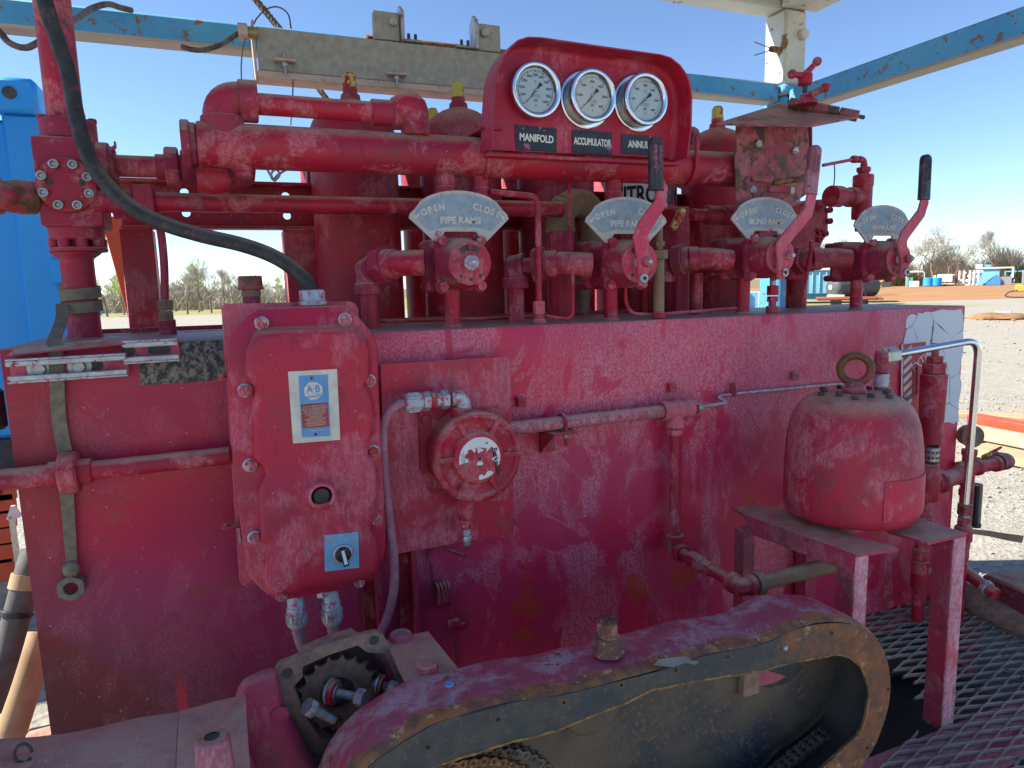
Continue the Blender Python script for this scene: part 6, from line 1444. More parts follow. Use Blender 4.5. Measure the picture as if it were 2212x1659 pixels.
strut((262, 740), (383, 728), 54, -.034, 'farther galvanised slotted strut stepping up to the right', [(345, .014), (277, .006)])
M().slab([at(15, 770, -.036), at(270, 745, -.036), at(265, 732, .02), at(40, 752, .02)], (0, 0, .003), 0).build('dusty_shelf', m_redv, tk)
# ---------------------------------------------------------------- conduit with union on the left
Yk = -.045; zc0 = (at(5, 1033, Yk).z+at(490, 988, Yk).z)/2; X_ = lambda px: at(px, 1010, Yk).x
cp = T('left_conduit', 'red conduit with a big hammer union crossing the left part of the tank', 'pipe', (X_(0), Yk, zc0))
M().cyl((X_(-60), Yk, zc0), (X_(105), Yk, zc0), .0215, 24).build('pipe', m_redp, cp)
M().cyl((X_(100), Yk, zc0), (X_(500), Yk, zc0), .0190, 24).build('pipe', m_mag if False else m_redp, cp)
M().lathe((X_(-4), Yk, zc0), (-1, 0, 0), [(0, .02), (0, .029), (.05, .031), (.05, .02)], 24).build('coupling', m_redp, cp)
M().lathe((X_(102), Yk, zc0), (1, 0, 0), [(0, 0), (0, .026), (X_(200)-X_(102), .0255), (X_(200)-X_(102), 0)], 8, .003).build('union_body', m_redp, cp)
M().lathe((X_(128), Yk, zc0), (1, 0, 0), [(0, 0), (0, .0425), (X_(170)-X_(128), .0425), (X_(170)-X_(128), 0)], 10, .004).build('union_nut', worn('union_nut_paint', fa=.6, fs=14, chips=.3, chipc=(.40, .27, .08)), cp)
# ---------------------------------------------------------------- backing plate + pressure switch
YB2 = -.05
pp = T('backing_plate', 'square red plate standing off the tank behind the round pressure switch', 'plate', at(960, 1170, YB2))
m_platef = worn('backing_plate_enamel', base=(.62, .018, .045), alt=(.54, .03, .06), fa=.5, fs=5.5, dust=.5, fade=(.66, .24, .30))
M().slab(A2([(822, 787), (1095, 770.5), (1101, 773), (1103, 780), (1110, 1146), (1108, 1152), (838, 1200), (835, 1198)], YB2), (0, .005, 0), .001).build('plate', m_platef, pp)
for l, r_, lb in ((778, 820, 1), (857, 899, 2)):
    a, b = at(l, 1210, -.004), at(r_, 1210, YB2+.006); zt_, zb2 = at(860, 1190, YB2).z, .62
    o = M().box((at(r_-10, 1210, YB2+.006).x, YB2+.006, zb2), (at(r_, 1210, YB2+.006).x+.002, -.004, at(r_, 1185, YB2).z), .001).build('angle_leg', m_red, pp)
    M().box((at(l, 1210, -.01).x, -.012, zb2), (at(r_-10, 1210, YB2+.006).x-.0005, -.006, at(r_, 1185, YB2).z), .001).build('angle_web', m_redd, pp)
ps = T('pressure_switch', 'round ribbed red pressure switch with a peeling white label', 'pressure switch', at(1010, 990, YB2))
YS = -.155; c = at(1036, 990, YS); RS = abs(at(1036, 893, YS).z-at(1036, 1089, YS).z)/2
o_ = V((c.x, YB2-.001, c.z))
L_ = YB2-YS
q = [at(x_, y_, YB2-.001) for x_, y_ in ((905, 893), (915, 888), (1010, 880), (1088, 885), (1096, 900), (1100, 1060), (1085, 1080), (930, 1060), (908, 1010))]
M().slab(q, (0, -.012, 0), .003).build('mounting_flange', m_redp, ps)
M().lathe(o_, (0, -1, 0), [(0, 0), (0, RS*.96), (L_-.030, RS*.985), (L_-.029, RS*1.0), (L_-.010, RS*1.0), (L_-.004, RS*.95), (L_-.004, RS*.88), (L_-.014, RS*.84), (L_-.016, RS*.60), (L_-.003, RS*.57), (L_, RS*.54), (L_, 0)], 56, .002).build('housing', m_redp, ps)
for k in range(6):
    a = radians(58+60*k); d = V((cos(a), 0, sin(a))); e = V((-d.z, 0, d.x)); p0 = o_+V((0, -L_+.003, 0))+d*RS*.55; p1 = o_+V((0, -L_+.003, 0))+d*RS*.985
    M().slab([p0-e*.006, p1-e*.0045, p1+e*.0045, p0+e*.006], (0, .013, 0), .0015).build('rib', m_redp, ps)
c0 = o_+V((0, -L_-.0002, 0))
M().lathe(c0, (0, -1, 0), [(0, 0), (0, RS*.50), (.0006, RS*.50), (.0006, 0)], 40, 0).build('label_seat', m_redp, ps)
def blob(a0, a1, r0, r1, seed, n=9):
    rnd = random.Random(seed); P = []
    for k in range(n+1):
        a = radians(a0+(a1-a0)*k/n); P.append(c0+V((sin(a)*r1, -.0010, cos(a)*r1)))
    for k in range(n, -1, -1):
        a = radians(a0+(a1-a0)*k/n); r = r0*(1+rnd.uniform(-.22, .22)); P.append(c0+V((sin(a)*r, -.0010, cos(a)*r)))
    m = M(); K = n+1; m.add(P, [(k, k+1, 2*K-2-k, 2*K-1-k) for k in range(n)]); return m.build('label_scrap', m_white, ps, smooth=0)
R5 = RS*.475
blob(-40, 50, R5*.48, R5*.99, 1); blob(50, 118, R5*.74, R5*.99, 2); blob(-100, -40, R5*.70, R5*.99, 3, 6); blob(140, 185, R5*.90, R5*.99, 4, 5); blob(-15, 25, R5*.30, R5*.5, 6, 4); blob(150, 215, R5*.12, R5*.32, 5, 5)
tx = text('Barksdale', .0175, c0+V((R5*.80, -.0016, -.0125)), (.16, 0, -1), (1, 0, .16), .0003, m_ink, ps, bold=.0003)
text('A UNIT OF\nTRANSAMERICA', .005, c0+V((R5*-.80, -.0016, .004)), (-.1, 0, 1), (-1, 0, -.1), .0003, m_fg, ps); text('UL', .007, c0+V((R5*.35, -.0016, R5*.68)), (1, 0, -.3), (.3, 0, 1), .0003, m_ink, ps)
M().lathe(c0, (0, -1, 0), [(0, 0), (.0, .004), (.0008, .004), (.0008, 0)], 12, 0).build('centre_hole', m_dark, ps)
a = at(918, 906, YB2-.013); M().hexa(a, a+V((0, -.009, 0)), .011).build('bolt', m_redp, ps)
q = at(998, 880, -.10); M().lathe((q.x, -.10, q.z-.02), (0, 0, 1), [(0, 0), (0, .030), (.018, .024), (.022, .019), (.022, 0)], 24).build('top_boss', m_redp, ps)
zf_ = at(990, 860, -.10).z; xe = at(1001, 860, -.10).x
elbow(M(), (xe, -.10, zf_+.002), (0, 0, -1), (-1, 0, 0), .0165, .03, 18, 1.08).build('conduit_elbow', m_zincb, ps)
xs_ = [at(p_, 862, -.10).x for p_ in (968, 962, 953, 946, 940, 928, 912, 905, 873)]
M().hexa((xs_[0], -.10, zf_), (xs_[2], -.10, zf_), .0225).build('hex_collar', m_zincb, ps); M().cyl((xs_[2], -.10, zf_), (xs_[4], -.10, zf_), .0165, 20).build('thread', m_zincb, ps)
M().cyl((xs_[4], -.10, zf_), (xs_[5], -.10, zf_), .0205, 20).build('red_ring', m_redp, ps); M().hexa((xs_[5], -.10, zf_), (xs_[6], -.10, zf_), .0225).build('hex_body', m_zincb, ps)
g_ = M().cyl((xs_[6], -.10, zf_), (xs_[8], -.10, zf_), .0215, 22, .003)
for k in range(18):
    an = 2*pi*k/18; g_.box((xs_[8]+.008, -.10+cos(an)*.0215-.0012, zf_+sin(an)*.0215-.0012), (xs_[6]-.008, -.10+cos(an)*.0215+.0012, zf_+sin(an)*.0215+.0012), 0)
g_.build('knurled_nut', m_zincb, ps)
M().tube(smoothpath([(xs_[8]+.01, -.10, zf_), at(858, 874, -.10), at(838, 893, -.10), at(828, 925, -.10), at(828, 980, -.105), at(834, 1060, -.105), at(843, 1140, -.10), at(851, 1210, -.09), at(851, 1270, -.08), at(841, 1320, -.07), at(824, 1362, -.07), at(800, 1400, -.07)], 6), .0108, 16).build('cable', m_sleeve, ps)
Xn = at(1006, 1110, -.10).x; zn = lambda y: at(1006, y, -.10).z
M().lathe((Xn, -.10, zn(1122)), (0, 0, 1), [(0, 0), (0, .0185), (zn(1085)-zn(1122), .0215), (zn(1070)-zn(1122), .0215), (zn(1070)-zn(1122), 0)], 22, .002).build('lower_neck', m_redp, ps)
M().hexa((Xn, -.10, zn(1142)), (Xn, -.10, zn(1123)), .0125).build('hex_nut', m_bolt, ps); M().cyl((Xn, -.10, zn(1157)), (Xn, -.10, zn(1142)), .009, 14).build('thread', m_zincb, ps)
M().hexa((Xn, -.10, zn(1178)), (Xn, -.10, zn(1157)), .0105).build('tube_nut', m_steel, ps)
M().tube(bend([(Xn, -.10, zn(1176)), (Xn, -.10, zn(1203)), at(962, 1186, -.02)], .02), .0042, 10).build('capillary', m_redv, ps)
# coil of capillary tube and clamp
co = T('coiled_tube', 'small coil of capillary tube hanging below the backing plate', 'tube', at(955, 1290, -.02))
cc = at(957, 1283, -.025); P = [at(927, 1190, -.012), at(934, 1240, -.015), at(940, 1262, -.02)]
coil = []
for k in range(4*14):
    a = pi+2*pi*k/14; coil.append(V((cc.x-.018+.036*k/56, cc.y+cos(a)*-.018, cc.z+sin(a)*.030*-1)))
M().tube(P[:2]+coil+[at(972, 1300, -.012), at(975, 1360, -.010), at(984, 1440, -.010)], .0038, 8).build('coil', m_redv, co)
M().box(at(969, 1343, -.018), at(990, 1349, -.004), .002).build('clamp', m_redp, co); M().sph(at(999, 1352, -.006), .010, 12, (1, .5, 1)).build('clamp_stud', m_redp, co)
# ---------------------------------------------------------------- pipe run to the right of the switch
YW = -.052; zw = at(1300, 906, YW).z; zA, zB = at(1115, 920, YW).z, at(1420, 893, YW).z
wr = T('wall_pipe_run', 'chalky pink and red pipe run with tee going right and down the tank front', 'pipe', at(1300, 906, YW))
xt_ = at(1459, 888, YW).x; zt2 = (zA+zB)/2
M().cyl((at(1085, 920, YW).x, YW, zt2), (xt_-.03, YW, zt2), .0175, 28).build('horizontal_pipe', worn('chalky_pipe', fa=1.15, fs=9, dust=.7, fade=(.56, .30, .34)), wr)
tm_ = M(); tm_.cyl((xt_-.047, YW, zt2), (xt_+.053, YW, zt2), .0245, 28, .002); tm_.lathe((xt_, YW, zt2), (0, 0, -1), [(0, 0), (0, .022), (.028, .022), (.029, .0255), (.050, .0255), (.050, 0)], 24)
for k in (-.047, -.001+.0, .030): tm_.lathe((xt_+k, YW, zt2), (1, 0, 0), [(0, .02), (0, .0275), (.020 if k < 0 else .022, .0275), (.020 if k < 0 else .022, .02)], 28)
tm_.build('tee', m_pink, wr)
M().hexa((xt_+.0535, YW, zt2), (xt_+.068, YW, zt2), .0225).build('hex_bushing', m_redp, wr); M().hexa((xt_+.0685, YW, zt2), (xt_+.088, YW, zt2), .0115).build('green_nut', m_verd, wr)
zz1 = at(1457, 931, YW).z; zz2 = at(1455, 1158, YW).z
M().hexa((xt_, YW, zz1+.012-.022), (xt_, YW, zz1+.006), .0215).build('hex_nut', m_pink, wr)
M().cyl((xt_, YW, zz2), (xt_, YW, zz1-.01), .0165, 24).build('vertical_pipe', m_redp, wr)
zel = at(1455, 1187, YW).z
em = M(); em.lathe((xt_, YW, zz2+.006), (0, 0, -1), [(0, .0), (0, .0250), (.030, .0250), (.031, .022), (.05, .022), (.05, 0)], 24)
em.sph((xt_, YW, zel), .0225, 20); em.lathe((xt_, YW, zel), (0, -1, 0), [(0, 0), (0, .0215), (.018, .0215), (.019, .0255), (.040, .0255), (.040, 0)], 24); em.build('elbow', m_redp, wr)
ye = atz(1600, 1268, zel).y; xe_ = xt_
M().cyl((xt_, YW-.035, zel), (xt_, ye+.02, zel), .0155, 20).build('outward_nipple', m_redp, wr)
L_ = (YW-.06)-(ye+.05); M().lathe((xt_, YW-.075, zel), (0, -1, 0), [(0, 0), (0, .022), (.004, .0235), (.055, .0235), (.056, .019), (.085, .019), (.085, 0)], 8, .002).build('union', m_redp, wr)
xq = atz(1603, 1271, zel).x
em = M(); em.sph((xt_, ye, zel), .0225, 20); em.lathe((xt_, ye, zel), (0, 1, 0), [(0, 0), (0, .022), (.018, .022), (.019, .026), (.038, .026), (.038, 0)], 24); em.lathe((xt_, ye, zel), (1, 0, 0), [(0, 0), (0, .022), (.018, .022), (.019, .026), (.038, .026), (.038, 0)], 24)
em.build('elbow', m_redp, wr)
xr_ = at(1797, 1247, ye).x
M().lathe((xt_+.042, ye, zel), (1, 0, 0), [(0, 0), (0, .028), (.022, .030), (.024, .021), (.03, .0205), (xr_-xt_-.04, .0205), (xr_-xt_-.04, 0)], 24).build('brown_pipe', m_brownp, wr)
# u bolt with bracket
xb_ = at(1214, 905, YW).x
ub = T('pipe_bracket', 'angle bracket with a U bolt holding the chalky pipe', 'bracket', (xb_, -.01, zt2-.06))
M().tube([(xb_, YW+.022, zt2-.035)]+[(xb_, YW-cos(a)*-.022, zt2+sin(a)*.022) for a in [pi*k/10 for k in range(11)]]+[(xb_, YW-.022, zt2-.055)], .005, 10).build('u_bolt', m_redp, ub)
M().box((xb_-.042, YW-.034, zt2-.0255), (xb_+.028, -.002, zt2-.0195), .001).build('shelf', m_redp, ub)
M().slab([(xb_-.042, -.002, zt2-.026), (xb_-.042, YW-.03, zt2-.026), (xb_-.042, -.002, zt2-.085)], (.005, 0, 0), 0).build('gusset', m_redd, ub); M().box((xb_-.042, -.0075, zt2-.085), (xb_+.0, -.002, zt2-.026), .001).build('back_leg', m_redd, ub)
M().hexa((xb_, YW-.022, zt2-.0262), (xb_, YW-.022, zt2-.036), .0095).build('nut', m_brass, ub)
# thin tube on the wall with square studs
for i, (px, py) in enumerate(((1123, 867), (1447, 836), (1713, 811))):
    c = at(px, py, -.001); o = M().box((c.x-.012, -.016, c.z-.013), (c.x+.012, -.0015, c.z+.013), .002).build('square_stud', m_redp)
    tag(o, ['small square red clip stud just above the chalky pipe near the switch', 'small square red clip stud above the tee', 'small square red clip stud left of the lifting ring'][i], 'clip', 'square clip studs on the tank front'); M().cyl((c.x, -.0161, c.z), (c.x, -.0168, c.z), .003, 10, 0).build('hole', m_dark, o)
q0 = V((xt_+.08, YW, zt2))
tube_obj([q0, at(1571, 870, YW+.01), at(1552, 858, -.03), at(1558, 854, -.012), at(1600, 849, -.010), at(1800, 830, -.010), at(1850, 828, -.012)], .0045, 'thin steel and red tube running right along the tank from the green nut', m_zincb, .012)
tube_obj([at(1876, 880, -.01), at(1980, 855, -.012), at(1981, 790, -.012)], .004, 'thin red tube crossing the striped label', m_redv, .02)
c = at(1586, 848, -.012); o = M().slab(flake_outline([(1579, 828), (1587, 826), (1592, 850), (1588, 858), (1580, 852)], .5, 2, -.016, 3), (0, .005, 0), .001).build('tube_clip', m_redp); tag(o, 'twisted red clip holding the thin tube to the tank', 'clip')
# ================================================================ dome topped pump on its stand
YD = -.30
XD, RD, _ = fit(1691, 1995, 1060, YD)
near = V((XD, YD, 0))+(V((CAM.x-XD, CAM.y-YD, 0)).normalized())*RD*.93
d_ = ray(1838, 1145); tt_ = (near-CAM); tt_.z = 0; ru_ = V((d_.x, d_.y, 0)); zbd = CAM.z+d_.z*(tt_.length/ru_.length)
zlev = lambda y: at(1846, y, YD).z
ztd = zlev(848); 
pm = T('dome_pump', 'red bell shaped pump body with a rusty lifting ring on the steel stand', 'pump', (XD, YD, zbd))
H = ztd-zbd
prof = [(0, 0), (0, RD*.92), (.003, RD*.95), (.010, RD*.975), (.022, RD*.992), (.04, RD*1.0)]
for f_, r_ in ((.30, 1.0), (.45, .995), (.58, .98), (.68, .955), (.77, .92), (.84, .875), (.89, .82), (.93, .755), (.96, .68), (.98, .60), (.993, .52), (1.0, .42)): prof.append((H*f_, RD*r_))
prof += [(H, 0)]
dm = M().lathe((XD, YD, zbd), (0, 0, 1), prof, 72, 0).build('bell', worn('pump_enamel', base=(.54, .018, .042), alt=(.40, .020, .045), fade=(.60, .22, .26), fa=.56, fs=6, dust=.8, grime=.4, rough=.42), pm)
# curved cover plate on the right half
vc = []; n1 = 16
ang0 = atan2(CAM.y-YD, CAM.x-XD)
a0_ = ang0+radians(26); a1_ = ang0+radians(98)
def dr(a): return V((cos(a), sin(a), 0))
zz0_, zz1_ = H*.085, H*.40
def rprof(z):
    for (t0, r0), (t1, r1) in zip(prof, prof[1:]):
        if t0 <= z <= t1 and t1 > t0: return r0+(r1-r0)*(z-t0)/(t1-t0)
    return RD
mm_ = M(); rows = []
for j in range(7):
    z = zz0_+(zz1_-zz0_)*j/6; rows.append([V((XD, YD, zbd+z))+dr(a0_+(a1_-a0_)*i/n1)*(rprof(z)+.0035) for i in range(n1+1)])
vs = [p for r_ in rows for p in r_]; K = n1+1
fs = [(j*K+i, j*K+i+1, (j+1)*K+i+1, (j+1)*K+i) for j in range(6) for i in range(n1)]
b_ = len(vs); edge = [j*K for j in range(7)]+[6*K+i for i in range(1, K)]+[j*K+K-1 for j in range(5, -1, -1)]+[i for i in range(K-2, 0, -1)]
for e_ in edge: p = vs[e_]; d = V((p.x-XD, p.y-YD, 0)).normalized(); vs.append(p-d*.006)
for i in range(len(edge)): k = (i+1) % len(edge); fs.append((edge[i], edge[k], b_+k, b_+i))
cp_ = mm_.add(vs, fs).build('cover_plate', worn('pump_cover_enamel', base=(.64, .018, .05), alt=(.56, .02, .055), fa=.3, fs=8, dust=.3), pm)
for z in (zz0_+.012, zz1_-.012):
    p = V((XD, YD, zbd+z))+dr(a0_+.07)*(rprof(z)+.0036); M().cyl(p, p+dr(a0_+.07)*.003, .005, 12, .001).build('screw', m_bolt, cp_)
for k in range(12):
    a = 2*pi*k/12+.2; r_ = RD*.54*(1 if k % 2 else .80); z = ztd-.004 if k % 2 else ztd
    M().hexa((XD+cos(a)*r_, YD+sin(a)*r_, z), (XD+cos(a)*r_, YD+sin(a)*r_, z+.009), .0082, rot=k).build('cap_bolt', m_blkrust, pm)
M().lathe((XD, YD, ztd), (0, 0, 1), [(0, 0), (0, .030), (.010, .030), (.014, .024), (.030, .021), (.030, 0)], 24, .003).build('eye_base', m_rusty, pm)
rz = ztd+.030; er = .036; vdir = V((XD-CAM.x, YD-CAM.y, 0)).normalized(); ud = V((vdir.y, -vdir.x, 0))
M().tube([V((XD, YD, rz+er*.9))+ud*cos(2*pi*k/28)*er+V((0, 0, 1))*sin(2*pi*k/28)*er for k in range(28)], .0105, 12, closed=True).build('lifting_ring', worn('ring_rust', base=(.34, .03, .03), alt=(.17, .06, .035), fa=.2, rust=.9, dust=.2), pm)
for a in (.6, 2.2, 3.9): M().lathe((XD+cos(ang0+a-1.2)*RD*.55, YD+sin(ang0+a-1.2)*RD*.55, zbd), (0, 0, -1), [(0, 0), (0, .022), (.012, .022), (.02, .012), (.02, 0)], 16).build('foot_bolt', m_rustd, pm)
nb = V((XD, YD, 0))+dr(ang0)*RD*.25
M().lathe((nb.x, nb.y, zbd), (0, 0, -1), [(0, 0), (0, .06), (.024, .06), (.024, 0)], 24).build('pump_neck', m_rustd, pm)
# stand of channel iron
zs = zbd-.024
sd = T('pump_stand', 'red steel stand of channel iron carrying the bell shaped pump', 'stand', (XD, YD, .3))
TA = [atz(1608, 1117, zs), atz(1849, 1204, zs), atz(1941, 1191, zs)]
yl = TA[1].y; x0 = TA[0].x; x1 = TA[2].x; xf = TA[1].x
yfr = (TA[1].y+TA[2].y)/2; xL = (TA[0].x+TA[1].x)/2
m_std = worn('stand_enamel', base=(.50, .035, .07), alt=(.40, .05, .07), fa=.45, fs=9, dust=.85, chips=.35, chipc=(.10, .06, .04), grime=.5)
m_leg = worn('stand_leg_enamel', base=(.62, .12, .14), alt=(.58, .05, .08), fade=(.72, .44, .50), fa=1.1, fs=6, dust=.3, chips=.40, chipc=(.50, .12, .05))
M().slab([TA[0], TA[1], TA[2], TA[2]+V((-.01, .06, 0)), TA[0]+V((.12, .0, 0)), TA[0]+V((.10, .05, 0)), TA[0]+V((.01, .06, 0))], (0, 0, .007), 0).build('left_top_flange', m_std, sd)
zdn = at(1849, 1245, yfr).z
M().slab([TA[0]+V((0, 0, -.0005)), TA[1]+V((0, .002, -.0005)), V((TA[1].x, TA[1].y+.002, zdn)), V((TA[0].x, TA[0].y, zdn))], (.007, 0, 0), 0).build('left_web', m_std, sd)
xL0 = TA[0].x; xL = TA[1].x; yfr = TA[1].y
TB = [atz(1921, 1153, zs), atz(2004, 1178, zs), atz(2089, 1158, zs), atz(1992, 1126, zs)]
xB0, xB1 = TB[1].x, TB[2].x
yB = (TB[1].y+TB[2].y)/2
M().slab([TB[0], TB[1], TB[2], TB[2]+V((0, .34, 0)), TB[0]+V((.13, .30, 0))], (0, 0, .007), 0).build('right_top_flange', m_std, sd)
M().box((xB1-.007, yB+.001, zs-.055), (xB1, -.012, zs-.0005), .002).build('right_web', m_std, sd)
# legs: angle iron
ft = at(2045, 1577, yB); zft = ft.z
lw0, lw1 = at(2040, 1300, yB).x, at(2072, 1300, yB).x
M().box((xB1-.044, yB, zft), (xB1, yB+.006, zs-.001), .0015).build('front_right_leg', m_leg, sd); M().box((xB1-.044, yB+.0065, zft), (xB1-.038, yB+.055, zs-.001), .0015).build('leg_web', m_std, sd)
M().box((xL, yfr, zft), (xL+.042, yfr+.006, zs-.0005), .0015).build('front_left_leg', m_leg, sd); M().box((xL, yfr+.0065, zft), (xL+.006, yfr+.055, zdn-.001), .0015).build('leg_web', m_std, sd)
M().box((xL0, TA[0].y, zft), (xL0+.040, TA[0].y+.04, zdn-.001), .0015).build('rear_left_leg', m_std, sd); M().box((xB1-.045, -.055, zft), (xB1, -.012, zs-.06), .0015).build('rear_right_leg', m_std, sd)
# ================================================================ relief valve stack + chrome tube on the right
YR2 = -.13
rv = T('relief_stack', 'tall red relief valve stack with a slotted cage right of the bell pump', 'relief valve', at(2012, 1150, YR2))
X, r_, _ = fit(1984, 2043, 880, YR2); zY = lambda y: at(2013, y, YR2).z
M().cyl((X, YR2, zY(790)), (X, YR2, zY(742)), .011, 14).build('spindle', m_redp, rv)
M().hexa((X, YR2, zY(783)), (X, YR2, zY(770)), .026).build('lock_nut', m_redp, rv)
M().hexa((X, YR2, zY(806)), (X, YR2, zY(784)), r_*.98).build('cap_hex', m_redp, rv)
M().lathe((X, YR2, zY(957)), (0, 0, 1), [(0, 0), (0, r_*.93), (zY(807)-zY(957), r_*1.05), (zY(807)-zY(957), 0)], 32, .004).build('bonnet', m_redp, rv)
M().box((X-r_*.9, YR2, zY(998)), (X+r_*.75, YR2+r_*.7, zY(957)), .003).build('cage_back', m_redd, rv)
M().box((X+r_*.62, YR2-r_*.4, zY(998)), (X+r_*.85, YR2+r_*.5, zY(957)), .002).build('cage_side', m_redp, rv); 
M().lathe((X-.006, YR2-.012, zY(992)), (0, 0, 1), [(0, 0), (0, r_*.62), (zY(962)-zY(992), r_*.62), (zY(962)-zY(992), 0)], 24).build('adjusting_nut', m_steel, rv)
for k in range(5):
    for zz in (983, 972):
        a = ang0-.9+k*.5; M().cyl((X-.006+cos(a)*r_*.6, YR2-.012+sin(a)*r_*.6, zY(zz)), (X-.006+cos(a)*r_*.64, YR2-.012+sin(a)*r_*.64, zY(zz)), .004, 10, 0).build('spanner_hole', m_dark, rv)
M().lathe((X, YR2, zY(1078)), (0, 0, 1), [(0, 0), (0, r_*.72), (.006, r_*.98), (zY(1018)-zY(1078), r_*1.0), (zY(1012)-zY(1078), r_*.88), (zY(998)-zY(1078), r_*.82), (zY(998)-zY(1078), 0)], 32, .004).build('body', m_redp, rv)
M().cyl((X-.008, YR2, zY(1100)), (X-.008, YR2, zY(1078)), r_*.55, 20).build('nipple', m_redp, rv); M().hexa((X-.008, YR2, zY(1140)), (X-.008, YR2, zY(1110)), r_*.85).build('hex', m_redp, rv); M().cyl((X-.008, YR2, zY(1110)), (X-.008, YR2, zY(1100)), r_*.62, 20).build('thread', m_redp, rv)
M().cyl((X-.010, YR2, zY(1330)), (X-.010, YR2, zY(1140)), r_*.50, 20).build('tail_pipe', m_redp, rv)
for y0, y1, k_ in ((1200, 1178, .72), (1262, 1203, .66), (1278, 1263, .62)): (M().hexa if k_ != .66 else M().cyl)((X-.012, YR2, zY(y0)), (X-.012, YR2, zY(y1)), r_*k_).build('joint', m_redp, rv)
M().lathe((X-.010, YR2, zY(1232)), (1, -.3, 0), [(0, 0), (0, r_*.5), (.05, r_*.5), (.052, r_*.62), (.08, r_*.62), (.08, 0)], 20).build('side_branch', m_redp, rv)
sdm = M().lathe((X+r_*.7, YR2, zY(1045)), (1, .15, 0), [(0, 0), (0, r_*.8), (.02, r_*.8), (.022, r_*1.05), (.05, r_*1.05), (.055, r_*.75), (.16, r_*.75), (.165, r_*.95), (.19, r_*.95), (.19, 0)], 20); sdm.build('outlet_union', m_redp, rv)
# chrome tube
YQ = -.20
ct = T('chrome_tube', 'bright bent steel tube arching from the elbow over the right end of the tank', 'tube', at(1910, 850, -.10))
p0 = at(1928, 767, -.16); p1 = at(2050, 744, YQ); p2 = at(2102, 722, YQ); p3 = at(2085, 1095, YQ)
zc9 = (at(1928, 767, -.16).z)
pc = at(2108, 733, YQ)
pB = at(2085, 1092, YQ); 
M().tube(bend([p0, V((pB.x+.012, YQ, p0.z+.030)), pB], .055, 10), .0112, 20).build('tube', m_chrome, ct)
d = (V((pB.x+.012, YQ, p0.z+.030))-p0).normalized()
M().hexa(p0-d*.036, p0+d*.012, .026).build('end_nut', m_alu, ct)
ea = at(1907, 770, -.155)
em = M(); em.tube(smoothpath([p0-d*.03, ea+V((.0, 0, .004)), V((ea.x-.002, ea.y, ea.z-.045))], 6), [.0225]*13, 18); em.build('elbow', m_redp, ct)
zQ = lambda y: at(1905, y, -.155).z; X9 = ea.x-.002
M().cyl((X9, -.155, zQ(806)), (X9, -.155, zQ(792)), .019, 18).build('thread', m_redv, ct); M().lathe((X9, -.155, zQ(835)), (0, 0, 1), [(0, 0), (0, .022), (zQ(806)-zQ(835), .022), (zQ(806)-zQ(835), 0)], 12).build('collar', m_zincb, ct)
M().cyl((X9, -.155, zQ(862)), (X9, -.155, zQ(835)), .018, 18).build('neck', m_brownp, ct)
M().hexa(pB+V((0, 0, -.028)), pB+V((0, 0, .004)), .0235).build('end_nut', m_rusty, ct); M().cyl(pB+V((0, 0, -.040)), pB+V((0, 0, -.028)), .016, 16).build('thread', m_zincb, ct); M().hexa(pB+V((0, 0, -.056)), pB+V((0, 0, -.040)), .0205).build('hex', m_bolt, ct); M().cyl(pB+V((0, 0, -.066)), pB+V((0, 0, -.056)), .019, 16).build('collar', m_bolt, ct)
# ball valve below with lever
bv = T('ball_valve', 'red ball valve with a muddy brown lever sticking out over the gravel', 'valve', pB+V((0, 0, -.12)))
M().lathe(pB+V((0, 0, -.067)), (0, 0, -1), [(0, 0), (0, .022), (.008, .026), (.05, .026), (.055, .020), (.12, .020), (.12, 0)], 20, .003).build('body', m_redp, bv)
h0_ = at(2100, 1148, YQ-.02); h1_ = at(2208, 1165, YQ-.02)
ribbon([h0_, h0_.lerp(h1_, .35)+V((0, 0, .002)), h0_.lerp(h1_, .6), h1_], lambda t_: .0075+.005*t_, (0, 0, 1), m_brownp, 'lever', bv, .0025)
M().cyl(pB+V((0, 0, -.19)), pB+V((0, 0, -.40)), .017, 16).build('down_pipe', m_redp, bv)
# gauge, cross and elbow beyond the tank end
YG = -.02
gg = T('end_gauge', 'dusty gauge seen nearly edge on behind the bright tube', 'pressure gauge', at(2094, 980, YG))
c = at(2094, 941, YG); ax = V((-.45, -1, 0)).normalized()
M().lathe(c-ax*.02, ax, [(0, 0), (0, .036), (.034, .036), (.036, .040), (.042, .040), (.042, .033), (.040, 0)], 32).build('case', m_brownp, gg); M().lathe(c+ax*.0205, ax, [(0, 0), (0, .033), (.0008, .033), (.0008, 0)], 32, 0).build('face', simple('dirty_dial', (.16, .17, .11), (.12, .13, .09), .5), gg)
M().cyl(c+V((0, 0, -.037)), c+V((0, 0, -.075)), .010, 12).build('stem', m_redv, gg)
cr_ = T('pipe_cross', 'cluster of red pipe fittings sticking out right of the tank end', 'pipe', at(2100, 1010, YG))
zX = at(2100, 1010, YG).z; xX = at(2092, 1010, YG).x
M().cyl((xX, YG, zX+.05), (xX, YG, zX-.30), .022, 20).build('vertical_pipe', m_redp, cr_)
M().lathe((xX-.06, YG, zX), (1, -.1, .03), [(0, 0), (0, .030), (.03, .030), (.032, .027), (.08, .027), (.082, .031), (.10, .031), (.102, .023), (.17, .023), (.172, .029), (.19, .029), (.19, 0)], 20).build('cross_run', m_redp, cr_)
e_ = V((xX+.165, YG-.018, zX+.008))
em = M(); em.tube(smoothpath([e_-V((.03, 0, 0)), e_+V((.01, 0, 0)), e_+V((.02, .03, -.004)), e_+V((.02, .06, -.004))], 5), [.030]*16, 18); em.build('street_elbow', m_rusty, cr_)
